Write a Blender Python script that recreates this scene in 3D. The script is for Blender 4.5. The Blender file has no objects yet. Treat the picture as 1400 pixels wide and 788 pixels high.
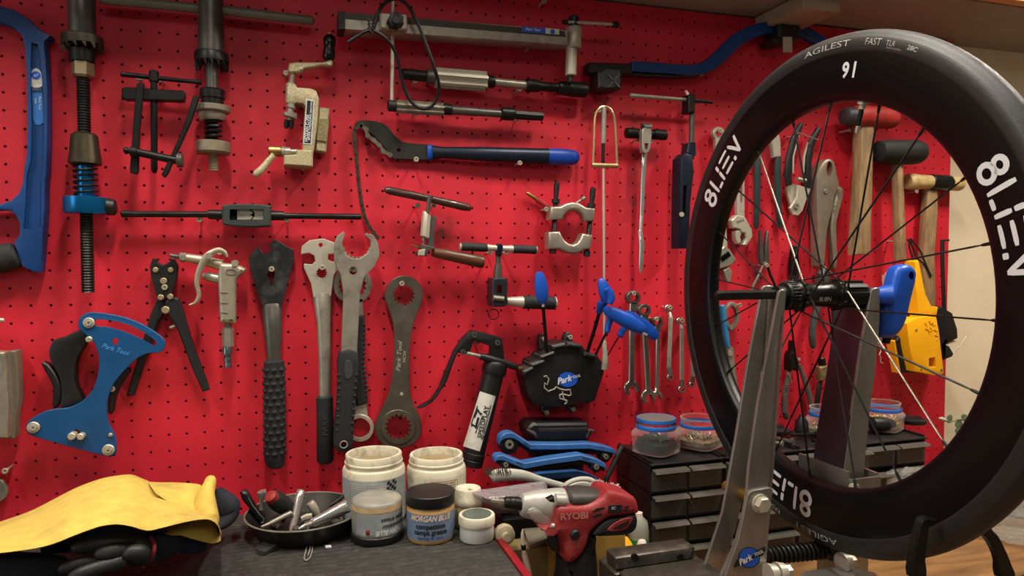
import bpy, bmesh, math, random
from math import sin, cos, pi, radians as rad
from mathutils import Vector, Matrix, noise
from mathutils.geometry import tessellate_polygon

random.seed(7)
SC = bpy.context.scene
COL = SC.collection

# ------------------------------------------------------------------ camera, world, lights
FPX = 970.53                         # focal length in pixels of the 1400x788 frame
CAMP = Vector((0.0, -1.18906, 1.45))
CR = Vector((0.95454356, -0.2980531, -0.00330686))
CU = Vector((0.01612981, 0.040573, 0.99904638))
CF = Vector((0.2976347, 0.95368663, -0.04353624))
cam = bpy.data.cameras.new('camera')
cam.sensor_width = 36.0
cam.lens = 36.0 * FPX / 1400.0
cam.clip_start = 0.01
camo = bpy.data.objects.new('camera', cam)
COL.objects.link(camo)
m = Matrix.Identity(4)
for r_ in range(3):
    m[r_][0], m[r_][1], m[r_][2], m[r_][3] = CR[r_], CU[r_], -CF[r_], CAMP[r_]
camo.matrix_world = m
SC.camera = camo

SC.view_settings.view_transform = 'Standard'
SC.view_settings.look = 'None'
SC.view_settings.exposure = 0.0
SC.view_settings.gamma = 1.0
SC.view_settings.use_curve_mapping = False

W = bpy.data.worlds.new('room_light')
SC.world = W
W.use_nodes = True
bg = W.node_tree.nodes['Background']
bg.inputs[0].default_value = (1.0, 0.93, 0.84, 1)
bg.inputs[1].default_value = 0.10


def area(name, loc, target, sx, sy, watts, color):
    l = bpy.data.lights.new(name, 'AREA')
    l.shape = 'RECTANGLE'
    l.size, l.size_y = sx, sy
    l.energy = watts
    l.color = color
    o = bpy.data.objects.new(name, l)
    COL.objects.link(o)
    o.location = loc
    o.rotation_euler = (Vector(target) - Vector(loc)).to_track_quat('-Z', 'Y').to_euler()
    return o


for lx, lw in ((-0.75, 10.5), (-0.05, 11.5), (0.65, 12), (1.45, 15.5)):
    area('bench_lamp', (lx, -0.54, 2.36), (lx, -0.45, 1.3), 0.07, 0.40, lw, (1.0, 0.93, 0.82))
area('front_fill', (0.1, -2.4, 2.40), (0.3, 0, 1.0), 1.2, 0.3, 5, (1.0, 0.95, 0.88))  # added fill from behind the camera to lift the lower board
area('window_daylight', (-2.28, -1.35, 1.55), (0.6, -0.4, 1.3), 0.9, 1.1, 9, (0.76, 0.88, 1.0))

# ------------------------------------------------------------------ helpers


def ray(px, py):
    return CR * ((px - 700.0) / FPX) - CU * ((py - 394.0) / FPX) + CF


def P(px, py, off=0.0):
    """the point of the plane y = -off (parallel to the pegboard) seen at a pixel of the photograph"""
    d = ray(px, py)
    return CAMP + d * ((-off - CAMP.y) / d.y)


def PZ(px, py, z):
    d = ray(px, py)
    return CAMP + d * ((z - CAMP.z) / d.z)


def PX(px, py, x):
    d = ray(px, py)
    return CAMP + d * ((x - CAMP.x) / d.x)


def mpp(p):
    return (Vector(p) - CAMP).dot(CF) / FPX


def proj(p):
    v = Vector(p) - CAMP
    z = v.dot(CF)
    return 700 + FPX * v.dot(CR) / z, 394 - FPX * v.dot(CU) / z


def on_rod(px, py, a, b, r):
    """where the sight line of a pixel meets the round rod of radius r around the line a-b"""
    t = (b - a).normalized()
    d, o = ray(px, py), CAMP - a
    dp, op = d - t * d.dot(t), o - t * o.dot(t)
    A, B, C = dp.dot(dp), 2 * dp.dot(op), op.dot(op) - r * r
    k = (-B - math.sqrt(max(0.0, B * B - 4 * A * C))) / (2 * A)
    return CAMP + d * k


CROPS = dict(a=(0, 0, 3.2833), b=(0, 230, 4.379), c=(0, 400, 3.2833), d=(140, 0, 3.15), e=(330, 30, 3.58), f=(460, 0, 3.5),
             g=(150, 150, 3.684), h=(160, 320, 3.283), i=(320, 310, 2.32), j=(450, 300, 2.32), k=(470, 140, 4.118),
             l=(510, 230, 3.58), m=(700, 120, 3.58), n=(780, 0, 3.889), o=(560, 360, 2.625), p=(0, 620, 4.118),
             q=(320, 580, 3.789), r=(620, 560, 3.457), s=(820, 540, 3.179), t=(900, 360, 3.03), u=(960, 120, 2.626),
             v=(1080, 340, 2.628), w=(960, 560, 3.182), x=(980, 360, 4.925), A=(840, 380, 4.375), B=(700, 360, 4.924),
             C=(960, 280, 3.033), D=(1050, 460, 4.925), E=(1030, 540, 5.254), F=(820, 690, 3.182), G=(1180, 620, 4.691),
             H=(640, 550, 5.254), I=(640, 660, 5.385), J=(1060, 100, 2.814), K=(960, 130, 2.717), L=(970, 380, 1.933),
             M=(320, 630, 5.628), N=(1120, 370, 4.927), O=(670, 590, 7.778), Q=(1230, 400, 6.567), R=(400, 120, 7.88),
             S=(620, 500, 5.63), T=(860, 560, 9.85))


def q(key, s):
    """'x,y x,y ...' measured in a crop of the photograph, as pixels of the photograph (a third number is a radius)"""
    x0, y0, k = CROPS[key]
    out = []
    for tok in s.split():
        v = [float(t) for t in tok.split(',')]
        w = (x0 + v[0] / k, y0 + v[1] / k)
        if len(v) > 2:
            w += (v[2] / k,)
        out.append(w)
    return out


def spline(pts, n=4, closed=True):
    N = len(pts)
    out = []
    rng = N if closed else N - 1
    for i in range(rng):
        if closed:
            p0, p1, p2, p3 = pts[(i - 1) % N], pts[i], pts[(i + 1) % N], pts[(i + 2) % N]
        else:
            p0, p1, p2, p3 = pts[max(i - 1, 0)], pts[i], pts[i + 1], pts[min(i + 2, N - 1)]
        for k in range(n):
            t = k / n
            out.append(tuple(0.5 * (2 * b + (c - a) * t + (2 * a - 5 * b + 4 * c - d) * t * t + (3 * b - a - 3 * c + d) * t ** 3)
                             for a, b, c, d in zip(p0, p1, p2, p3)))
    if not closed:
        out.append(tuple(pts[-1]))
    return out


def circ(x, y, r, n=20, ry=None, a0=0.0):
    ry = r if ry is None else ry
    return [(x + r * cos(a0 + 2 * pi * k / n), y + ry * sin(a0 + 2 * pi * k / n)) for k in range(n)]


def gear(x, y, r0, r1, n, ry=1.0):
    out = []
    for k in range(n):
        for f, rr in ((0, r0), (0.35, r0), (0.5, r1), (0.85, r1)):
            a = 2 * pi * (k + f) / n
            out.append((x + rr * cos(a), y + rr * ry * sin(a)))
    return out


def inset(poly, d):
    n = len(poly)
    out = []
    for i in range(n):
        a, b, c = poly[i - 1], poly[i], poly[(i + 1) % n]
        e1 = Vector((b[0] - a[0], b[1] - a[1]))
        e2 = Vector((c[0] - b[0], c[1] - b[1]))
        if e1.length < 1e-9 or e2.length < 1e-9:
            out.append(b)
            continue
        e1.normalize()
        e2.normalize()
        n1, n2 = Vector((-e1.y, e1.x)), Vector((-e2.y, e2.x))
        mm = n1 + n2
        if mm.length < 0.3:
            out.append((b[0] + n1.x * d, b[1] + n1.y * d))
            continue
        mm.normalize()
        k = d / max(0.45, mm.dot(n1))
        out.append((b[0] + mm.x * k, b[1] + mm.y * k))
    return out


def area2(p):
    return 0.5 * sum(p[i - 1][0] * p[i][1] - p[i][0] * p[i - 1][1] for i in range(len(p)))


class MB:
    """collects shapes in world space; obj() links them as one mesh"""

    def __init__(s):
        s.v, s.f = [], []

    def loft(s, rings, cap0=True, cap1=True, closed=True):
        b = len(s.v)
        n = len(rings[0])
        for r in rings:
            s.v += [tuple(p) for p in r]
        for i in range(len(rings) - 1):
            for k in range(n if closed else n - 1):
                k2 = (k + 1) % n
                s.f.append((b + i * n + k, b + i * n + k2, b + (i + 1) * n + k2, b + (i + 1) * n + k))
        if closed and cap0:
            s.f.append(tuple(range(b + n - 1, b - 1, -1)))
        if closed and cap1:
            e = b + (len(rings) - 1) * n
            s.f.append(tuple(range(e, e + n)))
        return s

    def slab(s, poly, y0, y1, holes=(), bev=0.0, steps=1, both=False, mp=None):
        """poly (x, z) in metres, between y0 (back) and y1 (front, nearer the viewer)"""
        mp = mp or (lambda x, y, z: (x, y, z))
        if area2(poly) < 0:
            poly = poly[::-1]
        holes = [h[::-1] if area2(h) > 0 else h for h in holes]
        lay = []
        if both and bev:
            for k in range(steps + 1):
                a = pi / 2 * k / steps
                lay.append((bev * (1 - sin(a)), y0 - bev * (1 - cos(a))))
        else:
            lay.append((0.0, y0))
        if bev:
            for k in range(steps + 1):
                a = pi / 2 * k / steps
                lay.append((bev * (1 - cos(a)), y1 + bev * (1 - sin(a))))
        else:
            lay.append((0.0, y1))
        rings = [([mp(x, y, z) for x, z in (inset(poly, d) if d else poly)]) for d, y in lay]
        b = len(s.v)
        n = len(poly)
        s.loft(rings, False, False)
        hb = []
        for h in holes:
            hb.append(len(s.v))
            s.loft([[mp(x, y0, z) for x, z in h], [mp(x, y1, z) for x, z in h]], False, False)
        for ring0, which, flip in ((b, 0, True), (b + (len(lay) - 1) * n, 1, False)):
            loops = [[Vector((p[0], p[1], 0)) for p in (inset(poly, lay[0 if flip else -1][0]) if lay[0 if flip else -1][0] else poly)]]
            idx = list(range(ring0, ring0 + n))
            for h, h0 in zip(holes, hb):
                loops.append([Vector((p[0], p[1], 0)) for p in h])
                idx += list(range(h0 + which * len(h), h0 + which * len(h) + len(h)))
            for t in tessellate_polygon(loops):
                a3 = [idx[k] for k in t]
                pa, pb, pc = [Vector(s.v[k]) for k in a3]
                nn = (pb - pa).cross(pc - pa)
                if (nn.y > 0) != flip:
                    a3 = a3[::-1]
                s.f.append(tuple(a3))
        return s

    def plate(s, px, off, thk, holes=(), bev=0.0, steps=1, both=False, sm=0):
        if sm:
            px = spline(px, sm)
        w = lambda L: [(lambda p: (p.x, p.z))(P(a[0], a[1], off + thk)) for a in L]
        return s.slab(w(px), -off, -(off + thk), [w(h) for h in holes], bev, steps, both)

    def rod3(s, pts, rs, n=12, flat=1.0, ph=0.0, cap=True, up=None):
        pts = [Vector(p) for p in pts]
        N = len(pts)
        if not hasattr(rs, '__len__'):
            rs = [rs] * N
        rings, u = [], None
        for i in range(N):
            a, b = i, i
            while a > 0 and (pts[a] - pts[i]).length < 1e-7:
                a -= 1
            while b < N - 1 and (pts[b] - pts[i]).length < 1e-7:
                b += 1
            if a == i and i > 0:
                a = i - 1
            t = Vector((0, 0, 0))
            if (pts[i] - pts[a]).length > 1e-7:
                t += (pts[i] - pts[a]).normalized()
            if (pts[b] - pts[i]).length > 1e-7:
                t += (pts[b] - pts[i]).normalized()
            if t.length < 1e-6:
                t = pts[-1] - pts[0]
            t.normalize()
            if u is None:
                ref = Vector(up) if up else Vector((0, 1, 0))
                if abs(t.dot(ref)) > 0.95:
                    ref = Vector((0, 0, 1)) if abs(t.z) < 0.9 else Vector((1, 0, 0))
                u = t.cross(ref).normalized()
            else:
                u = (u - t * u.dot(t)).normalized()
            v = t.cross(u)
            rings.append([pts[i] + (u * cos(ph + 2 * pi * k / n) + v * sin(ph + 2 * pi * k / n) * flat) * rs[i] for k in range(n)])
        return s.loft(rings, cap, cap)

    def rod(s, px, off, n=12, flat=1.0, ph=0.0, sm=0, r=None):
        """px: (x, y, radius) in pixels, or (x, y) with r given; off a number or one per point"""
        if r is not None:
            px = [(p[0], p[1], r) for p in px]
        offs = off if hasattr(off, '__len__') else [off] * len(px)
        if sm:
            pp = spline([p[:3] + (o,) for p, o in zip(px, offs)], sm, False)
            px = [p[:3] for p in pp]
            offs = [p[3] for p in pp]
        pts = [P(p[0], p[1], o) for p, o in zip(px, offs)]
        return s.rod3(pts, [p[2] * mpp(w) for p, w in zip(px, pts)], n, flat, ph)

    def thread(s, x0, y0, x1, y1, r, off, turns, depth=0.14, n=12):
        L = []
        for k in range(turns * 2 + 1):
            t = k / (turns * 2)
            L.append((x0 + (x1 - x0) * t, y0 + (y1 - y0) * t, r * (1 - depth * (k % 2))))
        return s.rod(L, off, n)

    def coil3(s, p0, p1, r, wire, turns, n=6, seg=14):
        p0, p1 = Vector(p0), Vector(p1)
        t = (p1 - p0).normalized()
        ref = Vector((0, 1, 0)) if abs(t.y) < 0.9 else Vector((1, 0, 0))
        u = t.cross(ref).normalized()
        v = t.cross(u)
        N = int(turns * seg)
        return s.rod3([p0 + (p1 - p0) * (k / N) + (u * cos(2 * pi * k / seg) + v * sin(2 * pi * k / seg)) * r for k in range(N + 1)], wire, n)

    def coil(s, x0, y0, x1, y1, r, wire, turns, off):
        a, b = P(x0, y0, off), P(x1, y1, off)
        return s.coil3(a, b, r * mpp(a), wire * mpp(a), turns)

    def disc(s, x, y, r, off, thk, n=18, hole=0.0, bev=0.0, ph=0.0):
        c = P(x, y, off + thk)
        R = r * mpp(c)
        poly = [(c.x + R * cos(ph + 2 * pi * k / n), c.z + R * sin(ph + 2 * pi * k / n)) for k in range(n)]
        h = [[(c.x + hole * R * cos(2 * pi * k / n), c.z + hole * R * sin(2 * pi * k / n)) for k in range(n)]] if hole else []
        return s.slab(poly, -off, -(off + thk), h, bev)

    def ball(s, c, r, n=14, sc=(1, 1, 1)):
        c = Vector(c)
        rings = []
        for k in range(1, n // 2):
            a = pi * k / (n // 2)
            rings.append([c + Vector((r * sin(a) * cos(2 * pi * j / n) * sc[0], r * sin(a) * sin(2 * pi * j / n) * sc[1], -r * cos(a) * sc[2])) for j in range(n)])
        return s.loft(rings)

    def box(s, lo, hi, bev=0.0):
        lo, hi = [min(a, b) for a, b in zip(lo, hi)], [max(a, b) for a, b in zip(lo, hi)]
        if not bev:
            x0, y0, z0 = lo
            x1, y1, z1 = hi
            return s.loft([[(x0, y0, z0), (x1, y0, z0), (x1, y1, z0), (x0, y1, z0)], [(x0, y0, z1), (x1, y0, z1), (x1, y1, z1), (x0, y1, z1)]])

        def rr(z, d):
            x0, y0, x1, y1 = lo[0] + d, lo[1] + d, hi[0] - d, hi[1] - d
            e = bev * 0.6
            return [(x0 + e, y0, z), (x1 - e, y0, z), (x1, y0 + e, z), (x1, y1 - e, z), (x1 - e, y1, z), (x0 + e, y1, z), (x0, y1 - e, z), (x0, y0 + e, z)]
        return s.loft([rr(lo[2], bev), rr(lo[2] + bev, 0), rr(hi[2] - bev, 0), rr(hi[2], bev)])

    def lathe(s, c, prof, n=32, cap0=True, cap1=True, rot=None):
        """prof: (radius, height) about a vertical axis through c"""
        c = Vector(c)
        rot = rot or Matrix.Identity(3)
        return s.loft([[c + rot @ Vector((r * cos(2 * pi * k / n), r * sin(2 * pi * k / n), z)) for k in range(n)] for r, z in prof], cap0, cap1)

    def torus(s, c, nrm, R, r, n=28, k=8):
        c, nrm = Vector(c), Vector(nrm).normalized()
        ref = Vector((0, 0, 1)) if abs(nrm.z) < 0.9 else Vector((1, 0, 0))
        u = nrm.cross(ref).normalized()
        v = nrm.cross(u)
        b = len(s.v)
        for i in range(n):
            d = u * cos(2 * pi * i / n) + v * sin(2 * pi * i / n)
            for j in range(k):
                a = 2 * pi * j / k
                s.v.append(tuple(c + d * (R + r * cos(a)) + nrm * r * sin(a)))
        for i in range(n):
            for j in range(k):
                s.f.append((b + i * k + j, b + i * k + (j + 1) % k, b + ((i + 1) % n) * k + (j + 1) % k, b + ((i + 1) % n) * k + j))
        return s

    def grid(s, rows, thick=0.0, nrm=None):
        """open sheet through rows of points"""
        b = len(s.v)
        n = len(rows[0])
        for r in rows:
            s.v += [tuple(p) for p in r]
        for i in range(len(rows) - 1):
            for k in range(n - 1):
                s.f.append((b + i * n + k, b + i * n + k + 1, b + (i + 1) * n + k + 1, b + (i + 1) * n + k))
        return s

    def tf(s, M):
        s.v = [tuple(M @ Vector(p)) for p in s.v]
        return s


def origin(o):
    w = Vector((0, 0, 0))
    while o is not None:
        w += o.location
        o = o.parent
    return w


def put(o, parent):
    COL.objects.link(o)
    if parent is not None:
        o.parent = parent
    return o


def obj(name, mb, mt, parent=None, label=None, sharp=38, loc=None):
    me = bpy.data.meshes.new(name)
    base = origin(parent)
    if loc is not None:
        base = base + Vector(loc)
    me.from_pydata([tuple(Vector(p) - base) for p in mb.v], [], mb.f)
    bm = bmesh.new()
    bm.from_mesh(me)
    bmesh.ops.recalc_face_normals(bm, faces=bm.faces)
    bm.to_mesh(me)
    bm.free()
    me.polygons.foreach_set('use_smooth', [True] * len(me.polygons))
    me.set_sharp_from_angle(angle=rad(sharp))
    for x in (mt if isinstance(mt, (list, tuple)) else [mt]):
        me.materials.append(x)
    o = bpy.data.objects.new(name, me)
    if loc is not None:
        o.location = loc
    put(o, parent)
    if label:
        o['label'] = label
    return o


def tag(o, label, cat, group=None, kind=None):
    o['label'] = label
    o['category'] = cat
    if group:
        o['group'] = group
    if kind:
        o['kind'] = kind
    return o


def thing(name, label, cat, loc, group=None):
    o = bpy.data.objects.new(name, None)
    o.location = loc
    o.empty_display_size = 0.02
    put(o, None)
    return tag(o, label, cat, group)


def solo(name, mb, mt, label, cat, group=None, kind=None, sharp=38):
    xs = [sum(p[k] for p in mb.v) / len(mb.v) for k in (0, 1)] + [min(p[2] for p in mb.v)]
    return tag(obj(name, mb, mt, None, None, sharp, xs), label, cat, group, kind)


def struct(name, mb, mt, parent=None):
    o = obj(name, mb, mt, parent)
    if parent is None:
        o['kind'] = 'structure'
    return o


def dup_tree(o, parent=None, delta=None):
    c = o.copy()
    COL.objects.link(c)
    c.parent = parent
    if delta is not None:
        c.location = o.location + Vector(delta)
    for ch in o.children:
        dup_tree(ch, c)
    return c


# ------------------------------------------------------------------ lettering
_tc = {}


def glyphs(s, bold=0.0, shear=0.0):
    k = (s, bold, shear)
    if k not in _tc:
        cu = bpy.data.curves.new('lettering', 'FONT')
        cu.body = s
        cu.size = 1.0
        cu.align_x = 'CENTER'
        cu.align_y = 'CENTER'
        cu.resolution_u = 3
        cu.offset = bold
        cu.shear = shear
        o = bpy.data.objects.new('lettering', cu)
        COL.objects.link(o)
        dg = bpy.context.evaluated_depsgraph_get()
        me = o.evaluated_get(dg).to_mesh()
        vs = [tuple(v.co[:2]) for v in me.vertices]
        fs = [tuple(p.vertices) for p in me.polygons]
        o.evaluated_get(dg).to_mesh_clear()
        bpy.data.objects.remove(o)
        bpy.data.curves.remove(cu)
        _tc[k] = (vs, fs)
    return _tc[k]


def text(parent, s, mt, place, name='lettering', bold=0.0, shear=0.0):
    vs, fs = glyphs(s, bold, shear)
    mb = MB()
    mb.v = [tuple(place(u, v)) for u, v in vs]
    mb.f = list(fs)
    return obj(name, mb, mt, parent)


def tpx(parent, s, mt, x, y, h, ang, off, sx=1.0, bold=0.0, shear=0.0, cyl=None, name='lettering'):
    """lettering of height h px centred on a pixel, turned clockwise by ang degrees, on the plane y=-off;
    cyl=(a, b, r) wraps it on the round rod from a to b"""
    c, sn = cos(rad(ang)), sin(rad(ang))

    def place(u, v):
        u, v = u * h * sx, v * h
        a, b = x + u * c + v * sn, y + u * sn - v * c
        if cyl:
            return on_rod(a, b, *cyl)
        return P(a, b, off)
    return text(parent, s, mt, place, name, bold, shear)


# ------------------------------------------------------------------ materials
_mats = {}


def lin(c):
    return tuple((v / 255 / 12.92) if v / 255 <= 0.04045 else ((v / 255 + 0.055) / 1.055) ** 2.4 for v in c)


def mat(name, rgb, rough=0.5, metal=0.0, var=0.12, scale=40.0, bump=0.0, bscale=None, dirt=None, dirt_amt=0.0, dirt_scale=14.0, stretch=None,
        alpha=1.0, trans=0.0, ior=1.45, coat=0.0):
    if name in _mats:
        return _mats[name]
    m = bpy.data.materials.new(name)
    m.use_nodes = True
    nt = m.node_tree
    nd, ln = nt.nodes, nt.links
    b = nd['Principled BSDF']
    tc = nd.new('ShaderNodeTexCoord')
    src = tc.outputs['Object']
    if stretch:
        mp = nd.new('ShaderNodeMapping')
        mp.inputs['Scale'].default_value = stretch
        ln.new(src, mp.inputs[0])
        src = mp.outputs[0]
    no = nd.new('ShaderNodeTexNoise')
    no.inputs['Scale'].default_value = scale
    no.inputs['Detail'].default_value = 5
    ln.new(src, no.inputs['Vector'])
    cr = nd.new('ShaderNodeValToRGB')
    c = lin(rgb)
    cr.color_ramp.elements[0].position = 0.3
    cr.color_ramp.elements[1].position = 0.7
    cr.color_ramp.elements[0].color = tuple(max(0, v * (1 - var)) for v in c) + (1,)
    cr.color_ramp.elements[1].color = tuple(min(1, v * (1 + var)) for v in c) + (1,)
    ln.new(no.outputs['Fac'], cr.inputs[0])
    out = cr.outputs[0]
    if dirt is not None:
        n2 = nd.new('ShaderNodeTexNoise')
        n2.inputs['Scale'].default_value = dirt_scale
        n2.inputs['Detail'].default_value = 8
        n2.inputs['Roughness'].default_value = 0.65
        ln.new(src, n2.inputs['Vector'])
        r2 = nd.new('ShaderNodeValToRGB')
        r2.color_ramp.elements[0].position = 0.5
        r2.color_ramp.elements[1].position = 0.72
        r2.color_ramp.elements[0].color = (0, 0, 0, 1)
        r2.color_ramp.elements[1].color = (dirt_amt, dirt_amt, dirt_amt, 1)
        ln.new(n2.outputs['Fac'], r2.inputs[0])
        mx = nd.new('ShaderNodeMix')
        mx.data_type = 'RGBA'
        ln.new(r2.outputs[0], mx.inputs[0])
        ln.new(out, mx.inputs[6])
        mx.inputs[7].default_value = lin(dirt) + (1,)
        out = mx.outputs[2]
    ln.new(out, b.inputs['Base Color'])
    b.inputs['Metallic'].default_value = metal
    b.inputs['Roughness'].default_value = rough
    b.inputs['IOR'].default_value = ior
    b.inputs['Alpha'].default_value = alpha
    b.inputs['Transmission Weight'].default_value = trans
    b.inputs['Coat Weight'].default_value = coat
    if bump:
        bn = nd.new('ShaderNodeTexNoise')
        bn.inputs['Scale'].default_value = bscale or scale * 6
        bn.inputs['Detail'].default_value = 3
        ln.new(src, bn.inputs['Vector'])
        bp = nd.new('ShaderNodeBump')
        bp.inputs['Strength'].default_value = bump
        bp.inputs['Distance'].default_value = 0.001
        ln.new(bn.outputs['Fac'], bp.inputs['Height'])
        ln.new(bp.outputs[0], b.inputs['Normal'])
    _mats[name] = m
    return m


RED = mat('red_board_paint', (204, 31, 49), 0.55, 0, 0.10, 9, 0.12, 260, (66, 18, 26), 0.22, 7)


def stain(m, spots):
    """greasy smudges that tools have left on the board, each with its own place and size"""
    nt = m.node_tree
    nd, ln = nt.nodes, nt.links
    b = nd['Principled BSDF']
    tc = nd.new('ShaderNodeTexCoord')
    no = nd.new('ShaderNodeTexNoise')
    no.inputs['Scale'].default_value = 45
    no.inputs['Detail'].default_value = 8
    no.inputs['Roughness'].default_value = .7
    ln.new(tc.outputs['Object'], no.inputs['Vector'])
    acc = None
    for x, z, rx, rz, k in spots:
        mp = nd.new('ShaderNodeMapping')
        mp.inputs['Location'].default_value = (-x / rx, 0, -z / rz)
        mp.inputs['Scale'].default_value = (1 / rx, 0, 1 / rz)
        ln.new(tc.outputs['Object'], mp.inputs[0])
        le = nd.new('ShaderNodeVectorMath')
        le.operation = 'LENGTH'
        ln.new(mp.outputs[0], le.inputs[0])
        mr = nd.new('ShaderNodeMapRange')
        mr.inputs[1].default_value, mr.inputs[2].default_value = 1.0, 0.0
        mr.inputs[3].default_value, mr.inputs[4].default_value = 0.0, k
        ln.new(le.outputs['Value'], mr.inputs[0])
        if acc is None:
            acc = mr.outputs[0]
        else:
            ad = nd.new('ShaderNodeMath')
            ln.new(acc, ad.inputs[0])
            ln.new(mr.outputs[0], ad.inputs[1])
            acc = ad.outputs[0]
    r2 = nd.new('ShaderNodeMapRange')
    r2.inputs[1].default_value, r2.inputs[2].default_value = 0.36, 0.66
    ln.new(no.outputs['Fac'], r2.inputs[0])
    mu = nd.new('ShaderNodeMath')
    mu.operation = 'MULTIPLY'
    mu.use_clamp = True
    ln.new(acc, mu.inputs[0])
    ln.new(r2.outputs[0], mu.inputs[1])
    mx = nd.new('ShaderNodeMix')
    mx.data_type = 'RGBA'
    ln.new(mu.outputs[0], mx.inputs[0])
    ln.new(b.inputs['Base Color'].links[0].from_socket, mx.inputs[6])
    mx.inputs[7].default_value = lin((52, 22, 22)) + (1,)
    ln.new(mx.outputs[2], b.inputs['Base Color'])


def spot(px, py, rx, ry, k):
    p = P(px, py, 0)
    return (p.x - 0.2, p.z - 0.945, rx * mpp(p), ry * mpp(p), k)


stain(RED, [spot(*a) for a in ((604, 315, 26, 34, 1.3), (575, 312, 18, 20, .8), (655, 190, 60, 26, .7), (868, 280, 34, 60, .9), (868, 165, 20, 24, 1.1), (825, 150, 18, 20, 1.0), (535, 345, 16, 20, .9),
                               (652, 272, 40, 22, .4), (1035, 375, 26, 34, 1.3), (995, 470, 20, 30, .7), (640, 330, 60, 40, .3), (528, 270, 20, 22, .6), (875, 225, 16, 26, .7), (790, 335, 40, 40, .3), (240, 450, 20, 30, .3), (700, 60, 60, 30, .3))])
REDTRIM = mat('red_enamel', (140, 22, 34), 0.35, 0, 0.15, 30)
CREAM = mat('cream_plaster', (230, 213, 180), 0.85, 0, 0.05, 12, 0.2, 120)
SHELFW = mat('grey_shelf_paint', (150, 138, 126), 0.8, 0, 0.05, 8)
PINE = mat('pine_edge', (214, 150, 84), 0.6, 0, 0.15, 8, stretch=(1, 14, 14))
WOODTOP = mat('brown_wood_top', (146, 106, 64), 0.5, 0, 0.35, 5, 0.1, 60, (70, 44, 26), 0.6, 6, stretch=(1.5, 9, 9))
FLOORM = mat('grey_floor', (110, 104, 98), 0.7, 0, 0.1, 4)
RUBBER = mat('black_rubber_mat', (48, 47, 44), 0.75, 0, 0.3, 140, 0.7, 420, (92, 88, 80), 0.3, 70)
BLACK = mat('black_plastic', (22, 22, 23), 0.45, 0, 0.25, 60)
BLACKM = mat('black_oxide_steel', (34, 34, 33), 0.38, 0.6, 0.25, 60)
GRIP = mat('black_rubber_grip', (30, 31, 32), 0.7, 0, 0.2, 80, 0.3, 500)
GUN = mat('gunmetal_steel', (92, 90, 85), 0.36, 0.6, 0.2, 50)
STEEL = mat('worn_steel', (154, 148, 134), 0.36, 0.5, 0.16, 45, dirt=(78, 66, 52), dirt_amt=0.5, dirt_scale=50)
SILVER = mat('satin_steel', (184, 177, 160), 0.38, 0.35, 0.10, 60, dirt=(96, 86, 70), dirt_amt=0.4, dirt_scale=60)
CHROME = mat('bright_chrome', (205, 203, 198), 0.18, 0.8, 0.05, 40)
DULL = mat('dull_grey_steel', (128, 121, 106), 0.5, 0.4, 0.2, 40, dirt=(60, 52, 42), dirt_amt=0.6, dirt_scale=40)
GOLD = mat('gold_hammered_paint', (176, 164, 130), 0.42, 0.45, 0.45, 700, 0.6, 900)
BRASS = mat('brass', (170, 130, 74), 0.35, 0.9, 0.15, 50)
BLUE = mat('blue_tool_paint', (14, 72, 122), 0.42, 0, 0.08, 30, 0.1, 300)
BLUEDK = mat('deep_blue_frame_paint', (12, 58, 114), 0.45, 0, 0.1, 30)
BLUEAN = mat('blue_anodised', (20, 110, 170), 0.25, 0.7, 0.08, 30)
BLUEP = mat('blue_handle_plastic', (20, 76, 172), 0.38, 0, 0.08, 30)
BLUEL = mat('bright_blue_band', (34, 104, 190), 0.45, 0, 0.08, 30)
DKBLUE = mat('blue_black_steel', (30, 38, 52), 0.35, 0.5, 0.15, 40)
NAVY = mat('navy_cloth', (32, 36, 46), 0.8, 0, 0.3, 30, 0.4, 300)
BROWNH = mat('dark_wood_handle', (58, 34, 26), 0.35, 0, 0.35, 30, stretch=(1, 5, 5), coat=0.3)
WOODH = mat('ash_wood_handle', (146, 118, 82), 0.65, 0, 0.38, 24, dirt=(66, 50, 34), dirt_amt=0.8, dirt_scale=28, stretch=(3, 3, 0.6))
CARBON = mat('black_carbon_rim', (8, 8, 9), 0.34, 0, 0.2, 20)
CARBON.node_tree.nodes['Principled BSDF'].inputs['Specular IOR Level'].default_value = 0.33
TYRE = mat('black_tyre_rubber', (27, 28, 29), 0.55, 0, 0.18, 60, 0.25, 700)
WHITEP = mat('white_print', (208, 210, 212), 0.5, 0, 0.03, 30)
GREYP = mat('grey_print', (150, 150, 146), 0.6, 0, 0.05, 30)
BLACKP = mat('black_print', (20, 20, 22), 0.6, 0, 0.05, 30)
BLUEPR = mat('blue_print', (24, 84, 190), 0.5, 0, 0.04, 30)
TUB = mat('dirty_white_tub', (214, 206, 182), 0.5, 0, 0.08, 20, dirt=(96, 84, 64), dirt_amt=0.75, dirt_scale=38)
LABELG = mat('grey_blue_label', (140, 146, 148), 0.6, 0, 0.12, 40, dirt=(208, 206, 196), dirt_amt=0.6, dirt_scale=26)
LABELW = mat('worn_white_label', (206, 204, 194), 0.6, 0, 0.05, 30, dirt=(120, 112, 100), dirt_amt=0.5, dirt_scale=60)
GREASE = mat('amber_grease', (186, 144, 88), 0.4, 0, 0.1, 20)
GLABEL = mat('blue_grey_jar_label', (106, 122, 148), 0.5, 0, 0.1, 30)
GREYGREASE = mat('grey_smeared_plastic', (140, 138, 128), 0.35, 0, 0.2, 40, dirt=(206, 186, 148), dirt_amt=0.5, dirt_scale=20)
YELLOW = mat('yellow_shop_cloth', (208, 178, 84), 0.95, 0, 0.10, 60, 0.6, 500, (132, 108, 62), 0.55, 11)
YTOOL = mat('yellow_plastic', (240, 170, 16), 0.4, 0, 0.05, 20)
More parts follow.
